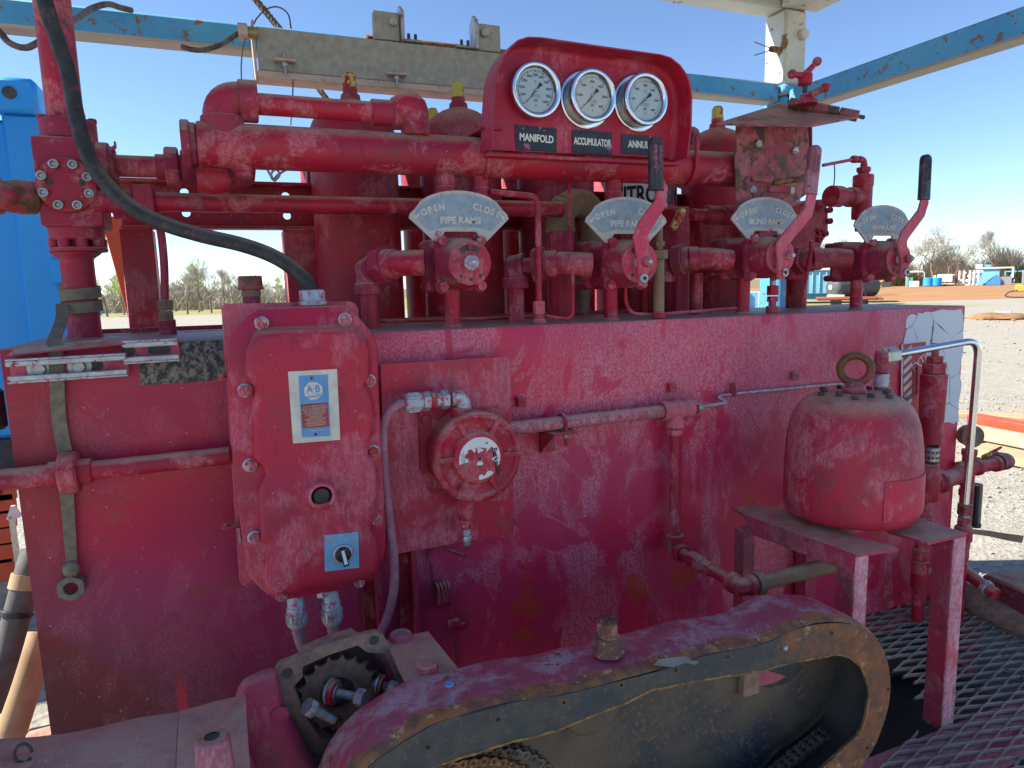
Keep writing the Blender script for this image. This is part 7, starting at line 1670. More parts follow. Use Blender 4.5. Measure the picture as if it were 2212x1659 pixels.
M().hexa((xX, YG, zX+.05), (xX, YG, zX+.07), .028).build('hex', m_redp, cr_); M().hexa((xX-.004, YG, zX-.10), (xX-.004, YG, zX-.075), .026).build('hex', m_redp, cr_)
M().tube([at(2125, 988, YG), at(2163, 966, YG)], [.010, .004], 8).build('yellow_handle', m_yellr, cr_)
fb_ = at(2112, 1040, YG+.03); o = T('filter_bowl', 'dark glass filter bowl with pale end caps right of the bright tube', 'filter', fb_)
M().cyl((fb_.x, fb_.y, at(2112, 1128, YG+.03).z), (fb_.x, fb_.y, at(2112, 1045, YG+.03).z), .018, 20).build('bowl', m_brownp, o); M().cyl((fb_.x-.021, fb_.y-.012, at(2112, 1128, YG+.03).z), (fb_.x-.021, fb_.y-.012, at(2112, 1045, YG+.03).z), .012, 12).build('tie_tube', m_blk, o); M().cyl((fb_.x, fb_.y, at(2112, 1136, YG+.03).z), (fb_.x, fb_.y, at(2112, 1128, YG+.03).z), .021, 20).build('end_cap', m_dark, o)
# lower outlet with plug
a, b = at(2070, 1225, -.16), at(2152, 1285, -.30)
lo_ = T('plugged_outlet', 'red pipe stub with a hex plug pointing at the camera near the grating', 'pipe', a); d = (b-a).normalized()
M().cyl(a-d*.03, b-d*.02, .0195, 20).build('pipe', m_redp, lo_); M().lathe(b-d*.045, d, [(0, 0), (0, .024), (.018, .024), (.018, 0)], 20).build('collar', m_zincb, lo_); M().hexa(b-d*.026, b, .021).build('hex_plug', m_redp, lo_)
# ================================================================ skid base
random.seed(41)
m_skid = worn('skid_maroon_enamel', base=(.17, .025, .04), alt=(.10, .02, .03), fa=.35, fs=6, dust=.8, chips=.45, chipc=(.05, .04, .035), rough=.65)
m_shade_black = simple('shade_black', (.022, .020, .018), (.045, .038, .030), .7, 0, 9, .4, 60)
m_beamg = worn('grating_beam_enamel', base=(.55, .12, .20), alt=(.46, .10, .17), fade=(.62, .34, .44), fa=.8, fs=6, dust=.5, chips=.2)
sk = T('machine_skid', 'dark maroon skid frame under the whole machine', 'skid', (1, 0, 0))
M().box((-.55, -.95, .05), (3.0, 1.2, .062), .002).build('shade_floor', m_shade_black, sk)  # near-black sheet added to stand for the shaded void under the grating
M().box((XR+.02, -.06, .0), (XR+.12, 1.25, .42), .006).build('side_rail', m_skid, sk)
M().box((-.6, .50, .0), (XR, .56, .36), .006).build('rear_rail', m_skid, sk)
M().box((-.40, .05, .062), (XR-.02, .40, .298), .005).build('tank_cradle', m_shade_black, sk)
yb0, yb1 = yB-.075, yB+.012
bmz = zft
M().box((.9, yb0, bmz-.10), (3.3, yb1, bmz), .004).build('cross_beam', m_beamg, sk)
M().box((1.0, -.95, bmz-.11), (3.3, -.90, bmz), .004).build('front_beam', m_skid, sk)
a, b = atz(2149, 1262, bmz+.14), atz(2320, 1330, bmz+.14)
M().bar(a, b, .14, .10, ch=.01).build('outer_rail', m_skid, sk)
a, b = atz(2030, 1262, bmz+.10), atz(2300, 1390, bmz+.06); M().cyl(a, b, .045, 20).build('rail_pipe', m_rustd, sk)
M().box((XR+.13, -.9, .0), (3.35, -.85, .10), .004).build('foot_rail', m_skid, sk)
# expanded metal walkway
zG = bmz+.008
def inpoly(x, y, P):
    c = False
    for i in range(len(P)):
        a, b = P[i], P[i-1]
        if (a[1] > y) != (b[1] > y) and x < (b[0]-a[0])*(y-a[1])/(b[1]-a[1])+a[0]: c = not c
    return c
Pg = [(q.x, q.y) for q in (atz(*p, zG) for p in ((1850, 1335), (1900, 1312), (1960, 1300), (2029, 1290), (2120, 1315), (2212, 1358), (2380, 1440), (2500, 1900), (1700, 1900), (1860, 1668), (1905, 1625), (1960, 1590), (2012, 1572), (2010, 1530), (1968, 1497), (1930, 1440), (1850, 1400)))]
g = M(); LX, LY = .128, .0172
def strand(m, a, b):
    d = (b-a).normalized(); s_ = d.cross(V((0, 0, 1))).normalized(); hw, hh = .0021, .0056; tl = V((0, 0, 1))*hh; sd_ = s_*hw+V((0, 0, .0022))
    P = [a-sd_-tl, a+sd_-tl, a+sd_+tl, a-sd_+tl, b-sd_-tl, b+sd_-tl, b+sd_+tl, b-sd_+tl]
    m.add(P, [(0, 1, 5, 4), (1, 2, 6, 5), (2, 3, 7, 6), (3, 0, 4, 7)])
y = -1.35; j = 0
while y < .6:
    x = .6; i = 0
    while x < 4.2:
        s0 = 1 if (i+j) % 2 == 0 else -1
        # flat bond then slanted strand
        a = V((x, y+s0*LY*.45, zG)); b = V((x+LX*.14, y+s0*LY*.45, zG)); c = V((x+LX*.5, y-s0*LY*.45, zG))
        if inpoly(b.x, b.y, Pg):
            wv = lambda p: p+V((random.uniform(-.0006, .0006), random.uniform(-.0006, .0006), .004*sin(p.x*5)*sin(p.y*6)))
            a, b, c = wv(a), wv(b), wv(c); strand(g, a, b); strand(g, b, c)
        x += LX*.5; i += 1
    y += LY; j += 1
gt = T('expanded_metal_grating', 'dusty dark expanded metal walkway panel at lower right', 'grating', (1.9, -.4, zG))
g.build('mesh_panel', m_grate, gt, smooth=0)
# ================================================================ chain case in the foreground
YF1, YB1 = -.63, -.487
outer = [(800, 1654), (848, 1619), (900, 1586), (953, 1559), (1030, 1539), (1106, 1519), (1160, 1510), (1213, 1502), (1306, 1479), (1416, 1452), (1516, 1419), (1590, 1404), (1659, 1388), (1734, 1355), (1809, 1346), (1854, 1353), (1884, 1369), (1909, 1404), (1922, 1455), (1922, 1509), (1910, 1559), (1891, 1609), (1871, 1642), (1835, 1690), (1780, 1740), (1700, 1785), (1400, 1890), (1000, 2040), (830, 2080), (730, 1980), (710, 1830), (745, 1720)]
inner = [(905, 1672), (938, 1659), (985, 1642), (1040, 1625), (1106, 1604), (1160, 1590), (1221, 1572), (1285, 1545), (1346, 1522), (1410, 1492), (1520, 1470), (1590, 1459), (1659, 1447), (1719, 1431), (1799, 1417), (1834, 1422), (1859, 1442), (1874, 1479), (1878, 1500), (1877, 1514), (1869, 1554), (1857, 1584), (1834, 1606), (1779, 1657), (1720, 1700), (1640, 1735), (1380, 1820), (1000, 1960), (880, 1970), (810, 1900), (810, 1790), (850, 1710)]
rnd = random.Random(3)
def dens(P, n=3):
    N_ = len(P); out = []
    for i in range(N_):
        a, b, c, d = V(P[i-1]), V(P[i]), V(P[(i+1) % N_]), V(P[(i+2) % N_])
        for k in range(n):
            t = k/n; out.append(.5*((2*b)+(c-a)*t+(2*a-5*b+4*c-d)*t*t+(3*b-a-3*c+d)*t**3))
    return out
O_ = [at(p.x, p.y, YF1) for p in dens(outer)]; I_ = [at(p.x+rnd.uniform(-1, 1), p.y+rnd.uniform(-1.1, 1.1), YF1) for p in dens(inner)]
cc_ = T('chain_case', 'long rounded chain case with open rusty flanged front, chipped magenta paint', 'chain case', at(1400, 1650, YF1))
def flange_mat():
    n = NT('chain_case_flange_face'); X, Y, Z = n.sep()[0:3]
    w_ = n.ma('MULTIPLY_ADD', n.noise(9, 6, .65), .5, -.25)
    f_ = n.rng(n.ma('ADD', X, w_), .93, 1.06)
    dk = n.mix(n.rng(n.noise(16, 6, .65), .4, .66), (.045, .052, .06), (.085, .078, .065))
    dk = n.mix(n.rng(n.noise(90, 4, .7), .58, .66), dk, (.12, .095, .06))
    ru = n.mix(n.rng(n.noise(24, 7, .7), .36, .62), (.29, .11, .045), (.15, .075, .05))
    ru = n.mix(n.rng(n.noise(13, 8, .75), .56, .62), ru, (.48, .28, .09))
    ru = n.mix(n.rng(n.noise(19, 8, .75), .60, .64), ru, (.30, .30, .27))
    c = n.mix(f_, dk, ru)
    return n.fin(c, n.ma('MULTIPLY_ADD', f_, .3, .5), 0, n.ma('ADD', n.noise(120, 5, .7), n.noise(28, 5, .7)), .7, .002)
m_ff = flange_mat()
M().ring(O_, I_, (0, .006, 0)).build('flange', m_ff, cc_, smooth=30)
cO = sum(O_, V((0, 0, 0)))/len(O_)
n_ = len(O_)
def shrink(P, k):
    out = []
    for i in range(len(P)):
        t = (P[(i+1) % len(P)]-P[i-1]).normalized(); nn = V((t.z, 0, -t.x)); 
        if nn.dot(cO-P[i]) < 0 and False: nn = -nn
        out.append(P[i]+nn*k)
    return out
test = shrink(O_, .01); sg = 1 if sum((test[i]-cO).length for i in range(n_)) < sum((O_[i]-cO).length for i in range(n_)) else -1
ringsO = [(YF1+.0004, -.0004), (YF1+.006, -.003), (YF1+.018, -.006), (YF1+.045, -.008), (YF1+.110, -.008), (YB1-.012, -.006), (YB1-.002, .004), (YB1, .012)]
vs = []; fs = []
for yy, k in ringsO:
    for p in shrink(O_, sg*k): vs.append(V((p.x, yy, p.z+.0022*sin(p.x*13)+.0012*sin(p.x*31+yy*60))))
R_n = len(ringsO)
fs = [(j*n_+i, j*n_+(i+1) % n_, (j+1)*n_+(i+1) % n_, (j+1)*n_+i) for j in range(R_n-1) for i in range(n_)]
b_ = len(vs)
for yy, k in ((YF1+.0063, .006), (YB1-.004, .010)):
    for p in shrink(O_, sg*k): vs.append(V((p.x, yy, p.z+.0022*sin(p.x*13))))
lv_ = vs[b_:]; vs = vs[:b_]; lf_ = [(i, (i+1) % n_, n_+(i+1) % n_, n_+i) for i in range(n_)]
m_liner = simple('oily_liner', (.045, .048, .052), (.085, .075, .06), .5, 0, 12, .4, 90)
def case_mat():
    n = NT('chain_case_enamel'); X, Y, Z = n.sep()[0:3]
    c = n.mix(n.rng(n.noise(7, 5, .6), .38, .62), (.44, .05, .10), (.36, .09, .13))
    c = n.mix(n.ma('MULTIPLY', n.rng(n.noise(11, 9, .75, dist=.4), .44, .62), .75), c, (.46, .37, .40))
    c = n.mix(n.ma('MULTIPLY', n.rng(n.noise(120, 5, .7), .48, .60), .35), c, (.16, .07, .09))
    c = n.mix(n.rng(n.noise(17, 7, .68, dist=.8), .63, .645), c, n.mix(n.noise(70, 3), (.13, .105, .07), (.09, .06, .045)))
    c = n.mix(n.rng(n.noise(48, 4, .6), .705, .715), c, (.34, .30, .22))
    edge = n.ma('ADD', Y, n.ma('MULTIPLY_ADD', n.noise(12, 9, .75), .11, -.055))
    ef = n.rng(edge, YF1+.034, YF1+.026)
    ru = n.mix(n.rng(n.noise(30, 6, .7), .4, .6), (.36, .15, .055), (.17, .09, .06)); ru = n.mix(n.rng(n.noise(40, 6, .7), .6, .63), ru, (.50, .33, .17))
    c = n.mix(ef, c, ru)
    dd = n.vor(60, out=0); cs = n.vor(60, out=1)
    c = n.mix(n.ma('MULTIPLY', n.rng(dd, .04, .08, 1, 0), n.rng(n.sep(cs)[0], .7, .72)), c, (.6, .52, .52))
    return n.fin(c, .48, 0, n.ma('ADD', n.noise(70, 6, .7), n.ma('MULTIPLY', n.noise(13, 5, .6, dist=1.0), 1.5)), .6, .003)
m_case = case_mat()
m_plug = simple('plug_dark_rust', (.17, .075, .05), (.09, .05, .04), .75, 0, 30, .6, 120, ((.42, .16, .15), .25))
def offs(P, k):
    out = []
    for i in range(len(P)):
        t = (P[(i+1) % len(P)]-P[i-1]).normalized(); out.append(P[i]+V((t.z, 0, -t.x))*(k*rnd.uniform(.7, 1.3)))
    return out
tI = offs(I_, .01); sI = -1 if sum((tI[i]-cO).length for i in range(len(I_))) < sum((I_[i]-cO).length for i in range(len(I_))) else 1
g_ = [V((p.x, YF1-.0008, p.z)) for p in offs(I_, sI*.0032)]; h_ = [V((p.x, YF1-.0008, p.z)) for p in offs(I_, -sI*.0008)]
M().ring(g_, h_, (0, .003, 0)).build('rust_edge', m_flange, cc_, smooth=0)
M().add(vs, fs).build('case_shell', m_case, cc_, smooth=60)
M().add(lv_, lf_).build('inner_liner', m_liner, cc_, smooth=60)
pb_ = [V((p.x, YB1-.004, p.z)) for p in shrink(O_, sg*.008)]
M().slab(pb_, (0, .003, 0), 0).build('back_plate', m_inner, cc_, smooth=0)
for p_ in ((924, 1614), (1075, 1554), (1218, 1517), (1342, 1480), (1460, 1447), (1572, 1419), (1796, 1368), (1918, 1489), (1873, 1615)):
    c = at(*p_, YF1-.0002); M().lathe(c, (0, -1, 0), [(0, 0), (0, .0042), (.0012, .0042), (.0012, 0)], 14, 0).build('screw_hole', m_ink, cc_); M().lathe(c, (0, -1, 0), [(0, .0043), (.0008, .0043), (.0008, .0056), (0, .0056)], 14, 0).build('hole_rim', m_flange, cc_)
c = at(1694, 1398, YF1-.0002); M().cyl(c, c+V((0, -.006, 0)), .005, 12, .001).build('screw', m_zinc, cc_)
# inside: round boss lip, bracket, hole with pink plate
yb_ = YB1-.0045
c = at(1290, 1470, yb_-.02)
M().lathe(V((at(1268, 1500, yb_).x, yb_, at(1268, 1503, yb_).z)), (0, -1, 0), [(0, 0), (0, .072), (.026, .068), (.028, .060), (.028, 0)], 48, .002).build('bearing_boss', m_inner, cc_)
M().box(at(1608, 1448, yb_-.02), at(1628, 1488, yb_-.001), .002).build('inner_lug', m_rustd, cc_)
M().slab([at(*p, yb_) for p in ((1632, 1440), (1632, 1480), (1665, 1487), (1705, 1472), (1735, 1440), (1720, 1430))], (0, -.001, 0), 0).build('inspection_opening', m_dark, cc_, smooth=0)
M().slab([at(*p, yb_-.0015) for p in ((1632, 1448), (1650, 1446), (1698, 1460), (1672, 1474), (1634, 1484))], (0, -.0015, 0), 0).build('seen_through_plate', m_pink, cc_, smooth=0)
# inner curved guide band
bnd = [(1838, 1418), (1815, 1470), (1790, 1510), (1760, 1550), (1715, 1590), (1670, 1620), (1640, 1655), (1600, 1700)]
P = smoothpath([at(*p, yb_-.001) for p in bnd], 5); vs = []
for p in P: vs += [p, p+V((0, -.012, 0)), p+V((0.004, -.012, 0.004))]
fs = [(i*3+k, (i+1)*3+k, (i+1)*3+k+1, i*3+k+1) for i in range(len(P)-1) for k in range(2)]
M().add(vs, fs).build('guide_band', m_inner, cc_)
# filler plug on top
Ypl = -.565; zp0 = at(1314, 1396, Ypl).z; xp = at(1314, 1390, Ypl).x
pl = T('filler_plug', 'rusty hex filler plug in a welded collar on top of the chain case', 'plug', (xp, Ypl, zp0))
zz_ = lambda y: at(1314, y, Ypl).z
axp = V((-.05, 0, 1))
M().lathe((xp+.0, Ypl, zp0-.012), axp, [(0, 0), (0, .030), (.007, .027), (.012, .0235), (zz_(1372)-zp0+.012, .0220), (zz_(1372)-zp0+.012, 0)], 28, .002).jitter(.0006).build('welded_collar', m_plug, pl)
M().cyl(V((xp, Ypl, zz_(1374))), V((xp, Ypl, zz_(1369))), .020, 20).build('thread', m_rustd, pl)
M().hexa(V((xp-.001, Ypl, zz_(1371))), V((xp-.002, Ypl, zz_(1338))), .0215, rot=.5).build('hex_head', simple('plug_rust', (.14, .07, .045), (.08, .045, .035), .75, 0, 30, .6, 120, ((.34, .12, .11), .45)), pl)
o = M().lathe(at(971, 1478, YB1-.10), V((-.15, -.1, 1)), [(0, 0), (0, .0075), (.0015, .0068), (.0015, 0)], 20, 0).build('paint_dot', m_lblue); tag(o, 'small light blue disc stuck on the left shoulder of the chain case', 'disc')
o = M().slab([at(1412, 1437, YF1-.003), at(1422, 1425, YF1+.01), at(1450, 1421, YF1+.012), at(1490, 1418, YF1+.012), at(1513, 1424, YF1+.004), at(1504, 1436, YF1-.003), at(1480, 1432, YF1-.003), at(1455, 1441, YF1-.003)], (0, -.001, .0012), 0).build('sealant_flap', simple('dry_sealant', (.30, .28, .24), (.22, .20, .17), .8)); tag(o, 'curled grey flap of dry sealant on the chain case edge', 'sealant')
# ---------------------------------------------------------------- roller chains
def eight(L, r, y, th, rev=False):
    P = []
    for k in range(9): a = pi/2+pi*k/8; P.append(V((-L/2+cos(a)*r, y, sin(a)*r)))
    P.append(V((0, y, -r*.62)))
    for k in range(9): a = -pi/2+pi*k/8; P.append(V((L/2+cos(a)*r, y, sin(a)*r)))
    P.append(V((0, y, r*.62))); return P
def linkmesh(p, rr_, rows, outer_):
    m = M(); w = .009
    for k in range(rows+1):
        y = (k-rows/2)*w*1.3+(.0012 if outer_ else -.0012)*(1 if k > rows/2 else -1); m.slab(eight(p, rr_, y, .0015), (0, .0016, 0), 0)
    W_ = rows*w*1.3/2
    for s_ in (-1, 1):
        m.cyl((s_*p/2, -W_-.003, 0), (s_*p/2, W_+.003, 0), rr_*.36, 8, 0)
        if not outer_: m.cyl((s_*p/2, -W_+.002, 0), (s_*p/2, W_-.002, 0), rr_*.68, 10, 0)
    return m
def chain(path, Yc_, pitch, rr_, rows, mt, lb, tilt=0.):
    t = T('roller_chain', lb, 'chain', at(*path[0], Yc_)); P = smoothpath([at(*p, Yc_) for p in path], 30)
    me = [meshof(linkmesh(pitch, rr_, rows, o_), 'link', mt) for o_ in (False, True)]
    pts = [P[0]]; 
    for p in P:
        if (p-pts[-1]).length >= pitch: pts.append(pts[-1]+(p-pts[-1]).normalized()*pitch)
    for i in range(len(pts)-1):
        a, b = pts[i], pts[i+1]; d = b-a; o = bpy.data.objects.new('link', me[i % 2]); COL.objects.link(o); o.parent = t
        o.location = (a+b)/2-t.location; o.rotation_euler = (0, -atan2(d.z, d.x), tilt)
    return t
chain([(880, 1740), (925, 1680), (960, 1655), (1010, 1645), (1060, 1640), (1110, 1652), (1150, 1675), (1190, 1720)], -.595, .0190, .0082, 1, m_chain, 'orange rusted roller chain nearest the camera at the bottom of the case')
chain([(930, 1690), (980, 1640), (1040, 1620), (1106, 1618), (1150, 1632), (1185, 1660), (1205, 1700)], -.553, .0190, .0088, 2, m_gchain, 'grey greasy roller chain strand behind the orange chain')
chain([(1590, 1740), (1650, 1690), (1710, 1640), (1760, 1600), (1795, 1578)], -.555, .0190, .0088, 2, m_gchain, 'dark roller chain climbing to the right end of the chain case')
# ================================================================ open gear housing with sprocket
YG1 = -.375
o1 = [(594, 1450), (602, 1434), (631, 1423), (728, 1384), (811, 1364), (828, 1372), (843, 1397), (893, 1469), (950, 1560), (930, 1620), (800, 1680), (690, 1690), (672, 1650), (653, 1602), (611, 1522), (598, 1480)]
i1 = [(654, 1462), (654, 1440), (672, 1432), (713, 1414), (773, 1394), (793, 1409), (831, 1412), (856, 1469), (880, 1530), (870, 1570), (790, 1610), (720, 1612), (703, 1597), (688, 1590), (663, 1552), (633, 1484)]
gh = T('gear_housing', 'open rusty square gear housing with corner bolt holes left of the chain case', 'gear housing', at(740, 1600, YG1))
O1 = [at(*p, YG1) for p in o1]; I1 = [at(*p, YG1) for p in i1]
M().ring(O1, I1, (0, .012, 0)).build('flange', m_rustd, gh, smooth=30)
cG = sum(O1, V((0, 0, 0)))/len(O1)
vs = [p+V((0, .0125, 0)) for p in O1]+[p*.45+cG*.55+V((0, .11, -.03)) for p in O1]; n_ = len(O1)
M().add(vs, [(i, (i+1) % n_, n_+(i+1) % n_, n_+i) for i in range(n_)]).build('outer_wall', m_mag, gh)
vs = [p+V((0, .0125, 0)) for p in I1]+[p+V((0, .075, 0)) for p in I1]
M().add(vs, [(i, (i+1) % n_, n_+(i+1) % n_, n_+i) for i in range(n_)]+[tuple(n_+i for i in range(n_))]).build('inner_wall', m_rustd, gh)
for p_ in ((621, 1454), (808, 1383)): c = at(*p_, YG1-.0003); M().lathe(c, (0, -1, 0), [(0, 0), (0, .0095), (.0006, .0095), (.0006, 0)], 18, 0).build('bolt_hole', m_dark, gh)
sp_ = at(730, 1498, YG1+.028); 
def sprocket(c, R_, teeth, bore):
    Po = []; Pi = []; 
    for k in range(teeth*8):
        a = 2*pi*k/(teeth*8); ph = (k % 8)/8; r = R_*(1-.15*abs(math.sin(pi*ph))**.6); Po.append(c+V((cos(a)*r, 0, sin(a)*r)))
        bb = bore*(1.0 if abs(((a-2.2+pi) % (2*pi))-pi) > .12 else 1.16); Pi.append(c+V((cos(a)*bb, 0, sin(a)*bb)))
    return M().ring(Po, Pi, (0, .008, 0))
o = sprocket(sp_, .078, 18, .032).build('sprocket', m_rustd, smooth=30); tag(o, 'rusty toothed sprocket inside the open gear housing', 'sprocket')
def bolt(head, tip, R_, Rs, lb, nuthead=False, tipmat=None):
    h, t_ = V(head), V(tip); d = (t_-h).normalized(); L_ = (t_-h).length
    t = T('loose_bolt', lb, 'bolt', h, 'loose bolts lying in the gear housing')
    M().hexa(h-d*.011, h+d*.006, R_, rot=.4).build('head', m_zincb, t)
    m = M(); n = int(L_/.0026); pr = [(0, 0)]
    for k in range(n): pr += [(k*.0026, Rs*.88), (k*.0026+.0013, Rs)]
    pr += [(n*.0026, Rs*.85), (n*.0026, 0)]; m.lathe(h+d*.0062, d, pr, 16, 0).build('threaded_shank', m_steel, t)
    return t
yb2 = YG1-.012
b1 = bolt(at(672, 1530, yb2-.01), at(735, 1562, yb2+.006), .0165, .0098, 'hex bolt with red paint on its head and a rusty threaded end')
M().cyl(at(719, 1553, yb2+.002), at(742, 1568, yb2+.008), .0102, 16).build('rusty_end', m_rust, b1)
h_ = at(777, 1507, yb2-.022); t_ = at(718, 1494, yb2+.016)
b2 = bolt(h_, t_, .0165, .0088, 'hex bolt with red and grey washers in front of the sprocket bore')
dv = (t_-h_).normalized(); pw = h_.lerp(t_, .74)
for k, (r_, th_, mt) in enumerate(((.0165, .004, m_steel), (.0225, .010, m_redp), (.024, .005, m_zincb))): p = pw+dv*(.002+[0, .0045, .015][k]); M().cyl(p, p+dv*th_, r_, 28, .001).build('washer', mt, b2)
b3 = bolt(at(846, 1487, yb2-.008), at(812, 1478, yb2+.012), .0145, .0095, 'bolt half hidden by the chain case with a red washer')
dv = (at(812, 1478, yb2+.012)-at(846, 1487, yb2-.008)).normalized(); p = at(829, 1483, yb2); M().cyl(p, p+dv*.005, .021, 24, .001).build('washer', m_redp, b3); p = at(822, 1478, yb2+.006); M().cyl(p, p+dv*.006, .018, 24, .001).build('washer', m_steel, b3)
# flat top plate right of the housing
zt9 = at(838, 1383, -.345).z
tp_ = T('top_cover', 'flat dusty magenta cover plate with a threaded boss behind the gear housing', 'cover', atz(920, 1410, zt9))
PL = [atz(*p, zt9) for p in ((831, 1382), (925, 1363), (1000, 1455), (1015, 1475), (895, 1500), (880, 1480))]
M().slab(PL, (0, 0, -.008), .001).build('plate', m_magb, tp_)
c = atz(866, 1378, zt9); M().lathe(c, (0, 0, 1), [(0, 0), (0, .024), (.006, .022), (.010, .020), (.010, .012), (.004, .012), (.004, 0)], 28, .001).build('threaded_boss', m_mag, tp_)
c = atz(924, 1449, zt9); M().lathe(c, (0, 0, 1), [(0, 0), (0, .019), (.016, .019), (.016, 0)], 20, .002).build('plug', m_rusty, tp_)
# big casting left of the housing
ca = T('pump_casting', 'broad magenta casting with bosses in the lower left foreground', 'casting', at(560, 1650, -.45))
Yc9 = -.44
cas = [(430, 1800), (500, 1660), (506, 1560), (510, 1516), (516, 1492), (526, 1474), (545, 1462), (594, 1449), (611, 1522), (653, 1602), (700, 1700), (720, 1800)]
cb_ = at(590, 1640, Yc9)
def lc(k, dy):
    P = smoothloop([at(*p, Yc9+dy) for p in cas], 3)
    return [p+(V((cb_.x, p.y, cb_.z))-p).normalized()*k for p in P]
rr9 = [lc(-.002, .085), (lc(-.004, .060)), lc(-.002, .030), lc(.004, .014), lc(.013, .004), lc(.024, .001)]
n9 = len(rr9[0]); vs = [p for r_ in rr9 for p in r_]; fs = [(j*n9+i, j*n9+(i+1) % n9, (j+1)*n9+(i+1) % n9, (j+1)*n9+i) for j in range(len(rr9)-1) for i in range(n9)]; fs.append(tuple((len(rr9)-1)*n9+i for i in range(n9)))
M().add(vs, fs).build('body', m_mag, ca, smooth=60)
for p_, r_ in (((604, 1546), .016),):
    c = at(*p_, Yc9-.0005); M().lathe(c, (0, -1, 0), [(0, 0), (0, r_), (.0012, r_*.94), (.0012, 0)], 28, .0005).build('cast_boss', m_mag, ca)
zb9 = at(458, 1592, -.71).z; c = V((at(458, 1592, -.71).x, -.71, zb9))
M().lathe(c, (0, 0, -1), [(0, .0095), (.0, .019), (.005, .0215), (.02, .022), (.16, .027), (.16, 0)], 32, .002).build('drain_boss', m_mag, ca); M().lathe(c+V((0, 0, -.004)), (0, 0, 1), [(0, 0), (0, .0094), (.0035, .0094), (.0035, 0)], 20, 0).build('boss_hole', m_dark, ca)
M().lathe(c+V((0, 0, .0003)), (0, 0, 1), [(0, .0095), (0, .0188), (.0008, .018), (.0008, .0095)], 28, 0).jitter(.0002).build('rusty_rim', m_rusty, ca)
M().slab(A2([(380, 1800), (395, 1640), (425, 1600), (505, 1560), (560, 1700), (560, 1800)], -.50), (0, .06, 0), .01).build('lower_body', m_mag, ca, smooth=40)
# dusty rounded trough across the bottom left
def trough(x0, x1, ys, lb):
    t = T('sheet_cover', lb, 'cover', at((x0+x1)/2, 1660, -.6)); rows = []
    n = 20
    for i in range(n+1):
        x = x0+(x1-x0)*i/n; k = i/n*(len(ys)-1); j = min(int(k), len(ys)-2); y = ys[j]+(ys[j+1]-ys[j])*(k-j)
        p = at(x, y, -.50); w_ = .002*sin(i*.45)
        rows.append([p+V((0, .01, -.03)), p+V((0, .004, -.006)), p, p+V((0, -.008, .002)), p+V((0, -.05, .004+w_)), p+V((0, -.10, -.004+w_)), p+V((0, -.15, -.025+w_)), p+V((0, -.19, -.06)), p+V((0, -.22, -.12)), p+V((0, -.23, -.25))])
    K = len(rows[0]); vs = [q for r_ in rows for q in r_]; fs = [(i*K+j, (i+1)*K+j, (i+1)*K+j+1, i*K+j+1) for i in range(n) for j in range(K-1)]
    M().add(vs, fs).build('sheet', m_magb, t, smooth=60); return t
t1 = trough(-160, 388, [1622, 1606, 1596, 1592, 1583, 1566, 1548, 1537], 'dusty rounded maroon sheet cover at the bottom left corner')
t2 = trough(389.5, 530, [1535, 1526, 1516, 1508, 1500], 'short dusty section of sheet cover right of its vertical seam')
c = at(50, 1628, -.56); o = M().tube([c+V((cos(2*pi*k/16)*.010, .002*k/16, sin(2*pi*k/16)*.014)) for k in range(15)], .0022, 8).build('wire_ring', m_blkrust); tag(o, 'small dark wire ring lying on the dusty sheet cover', 'ring')
c = c+V((0, 0, -.016)); o = M().lathe(c, (0, 0, 1), [(0, 0), (0, .014), (.004, .013), (.004, 0)], 20).build('small_washer', m_magb); tag(o, 'flat washer under the wire ring on the sheet cover', 'washer')
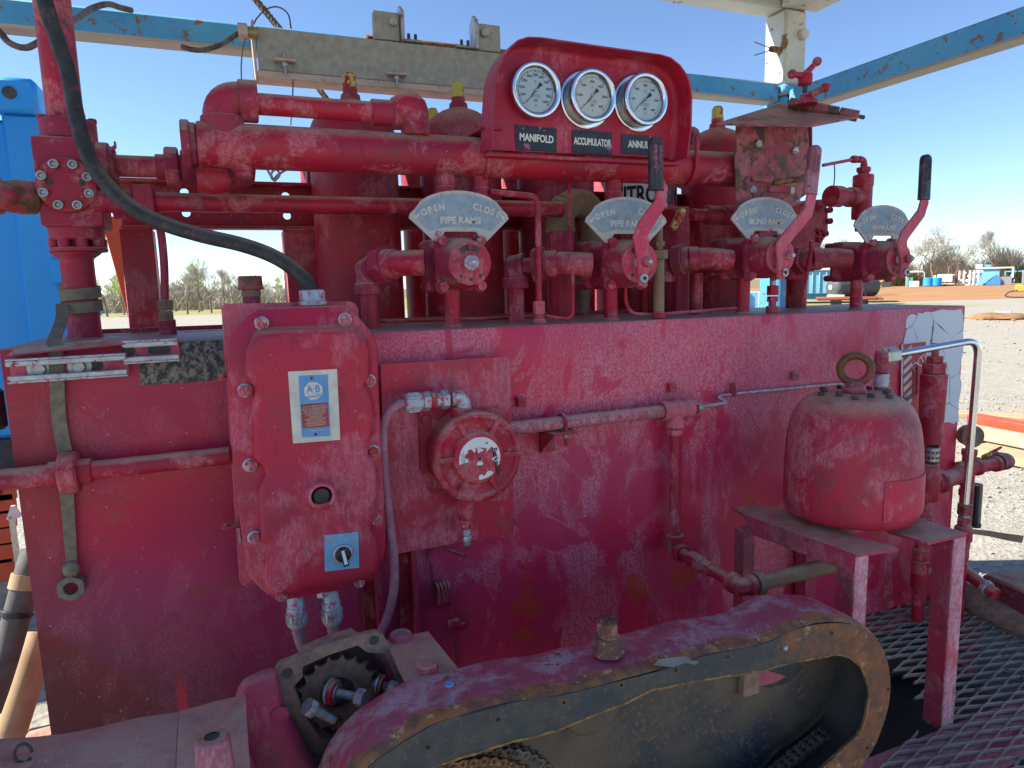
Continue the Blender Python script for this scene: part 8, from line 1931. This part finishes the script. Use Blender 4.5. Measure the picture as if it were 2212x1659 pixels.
# ================================================================ things seen past the left edge of the tank
o = M().cyl(at(2, 880, .10)+V((-.02, 0, .04)), at(2, 880, .10)+V((-.02, 0, -.045)), .028, 20, .006).build('rubber_plug', m_rubber); tag(o, 'black rubber end showing left of the tank below the struts', 'rubber end')
o = M().cyl(at(88, 1370, .85), at(-20, 1700, .62), .048, 24).build('large_pipe', m_tan); tag(o, 'large sunlit tan pipe slanting down beside the left end of the tank', 'pipe')
gp = T('grey_hose', 'fat grey hose with a black clamp band left of the tank', 'hose', at(40, 1300, .7))
M().tube(smoothpath([at(75, 1190, .75), at(62, 1235, .72), at(42, 1310, .70), at(20, 1390, .68), at(-5, 1470, .64), at(-30, 1540, .6)], 6), .036, 20).build('hose', simple('grey_hose_rubber', (.13, .12, .11), (.09, .085, .08), .7), gp)
M().tube([at(60, 1240, .72), at(52, 1272, .71)], .041, 20).build('tan_cuff', m_tan, gp); c = at(38, 1318, .70)
M().lathe(c, (at(20, 1390, .68)-at(42, 1310, .70)), [(0, 0), (0, .043), (.016, .043), (.016, 0)], 24).build('clamp_band', m_blk, gp)
o = M().box(at(18, 1118, 1.05), at(46, 1215, 1.12), .006).build('galvanised_post', m_steel); tag(o, 'short galvanised post with a white top left of the tank', 'post')
c = at(30, 1108, 1.08); M().lathe((c.x, c.y, at(30, 1118, 1.08).z+.001), (0, 0, 1), [(0, 0), (0, .026), (.04, .008), (.04, 0)], 4, 0, rot=pi/4).build('white_cap', m_white, o)
for i, (y0, y1) in enumerate(((1065, 1080), (1082, 1108), (1118, 1141), (1154, 1176), (1190, 1214), (1226, 1252))):
    a, b = at(-120, y0, 2.0), at(34, y1, 2.0); o = M().box((a.x, 2.0, b.z), (b.x, 2.04, a.z), .004).build('barrier_board', m_orange)
    tag(o, ['thin', 'second', 'third', 'fourth', 'fifth', 'lowest'][i]+' orange red board from the top, left of the tank', 'board', 'orange boards left of the tank')
o = M().box(at(-120, 1066, 2.06), at(36, 1300, 2.06)+V((0, .05, 0)), .003).build('grey_sheet', m_fg); tag(o, 'grey sheet behind the stacked orange boards', 'sheet')
# rubble bits under the left end
rb = M(); rnd = random.Random(6)
for i in range(220):
    p = at(rnd.uniform(10, 90), rnd.uniform(1380, 1600), rnd.uniform(.55, .9)); stone(rb, (p.x, p.y, .02), rnd.uniform(.01, .03))
o = rb.build('rubble', m_clod, smooth=0); tag(o, 'tan rubble lying on the ground past the left end of the tank', 'rubble'); o['kind'] = 'stuff'
bpy.context.view_layer.update()
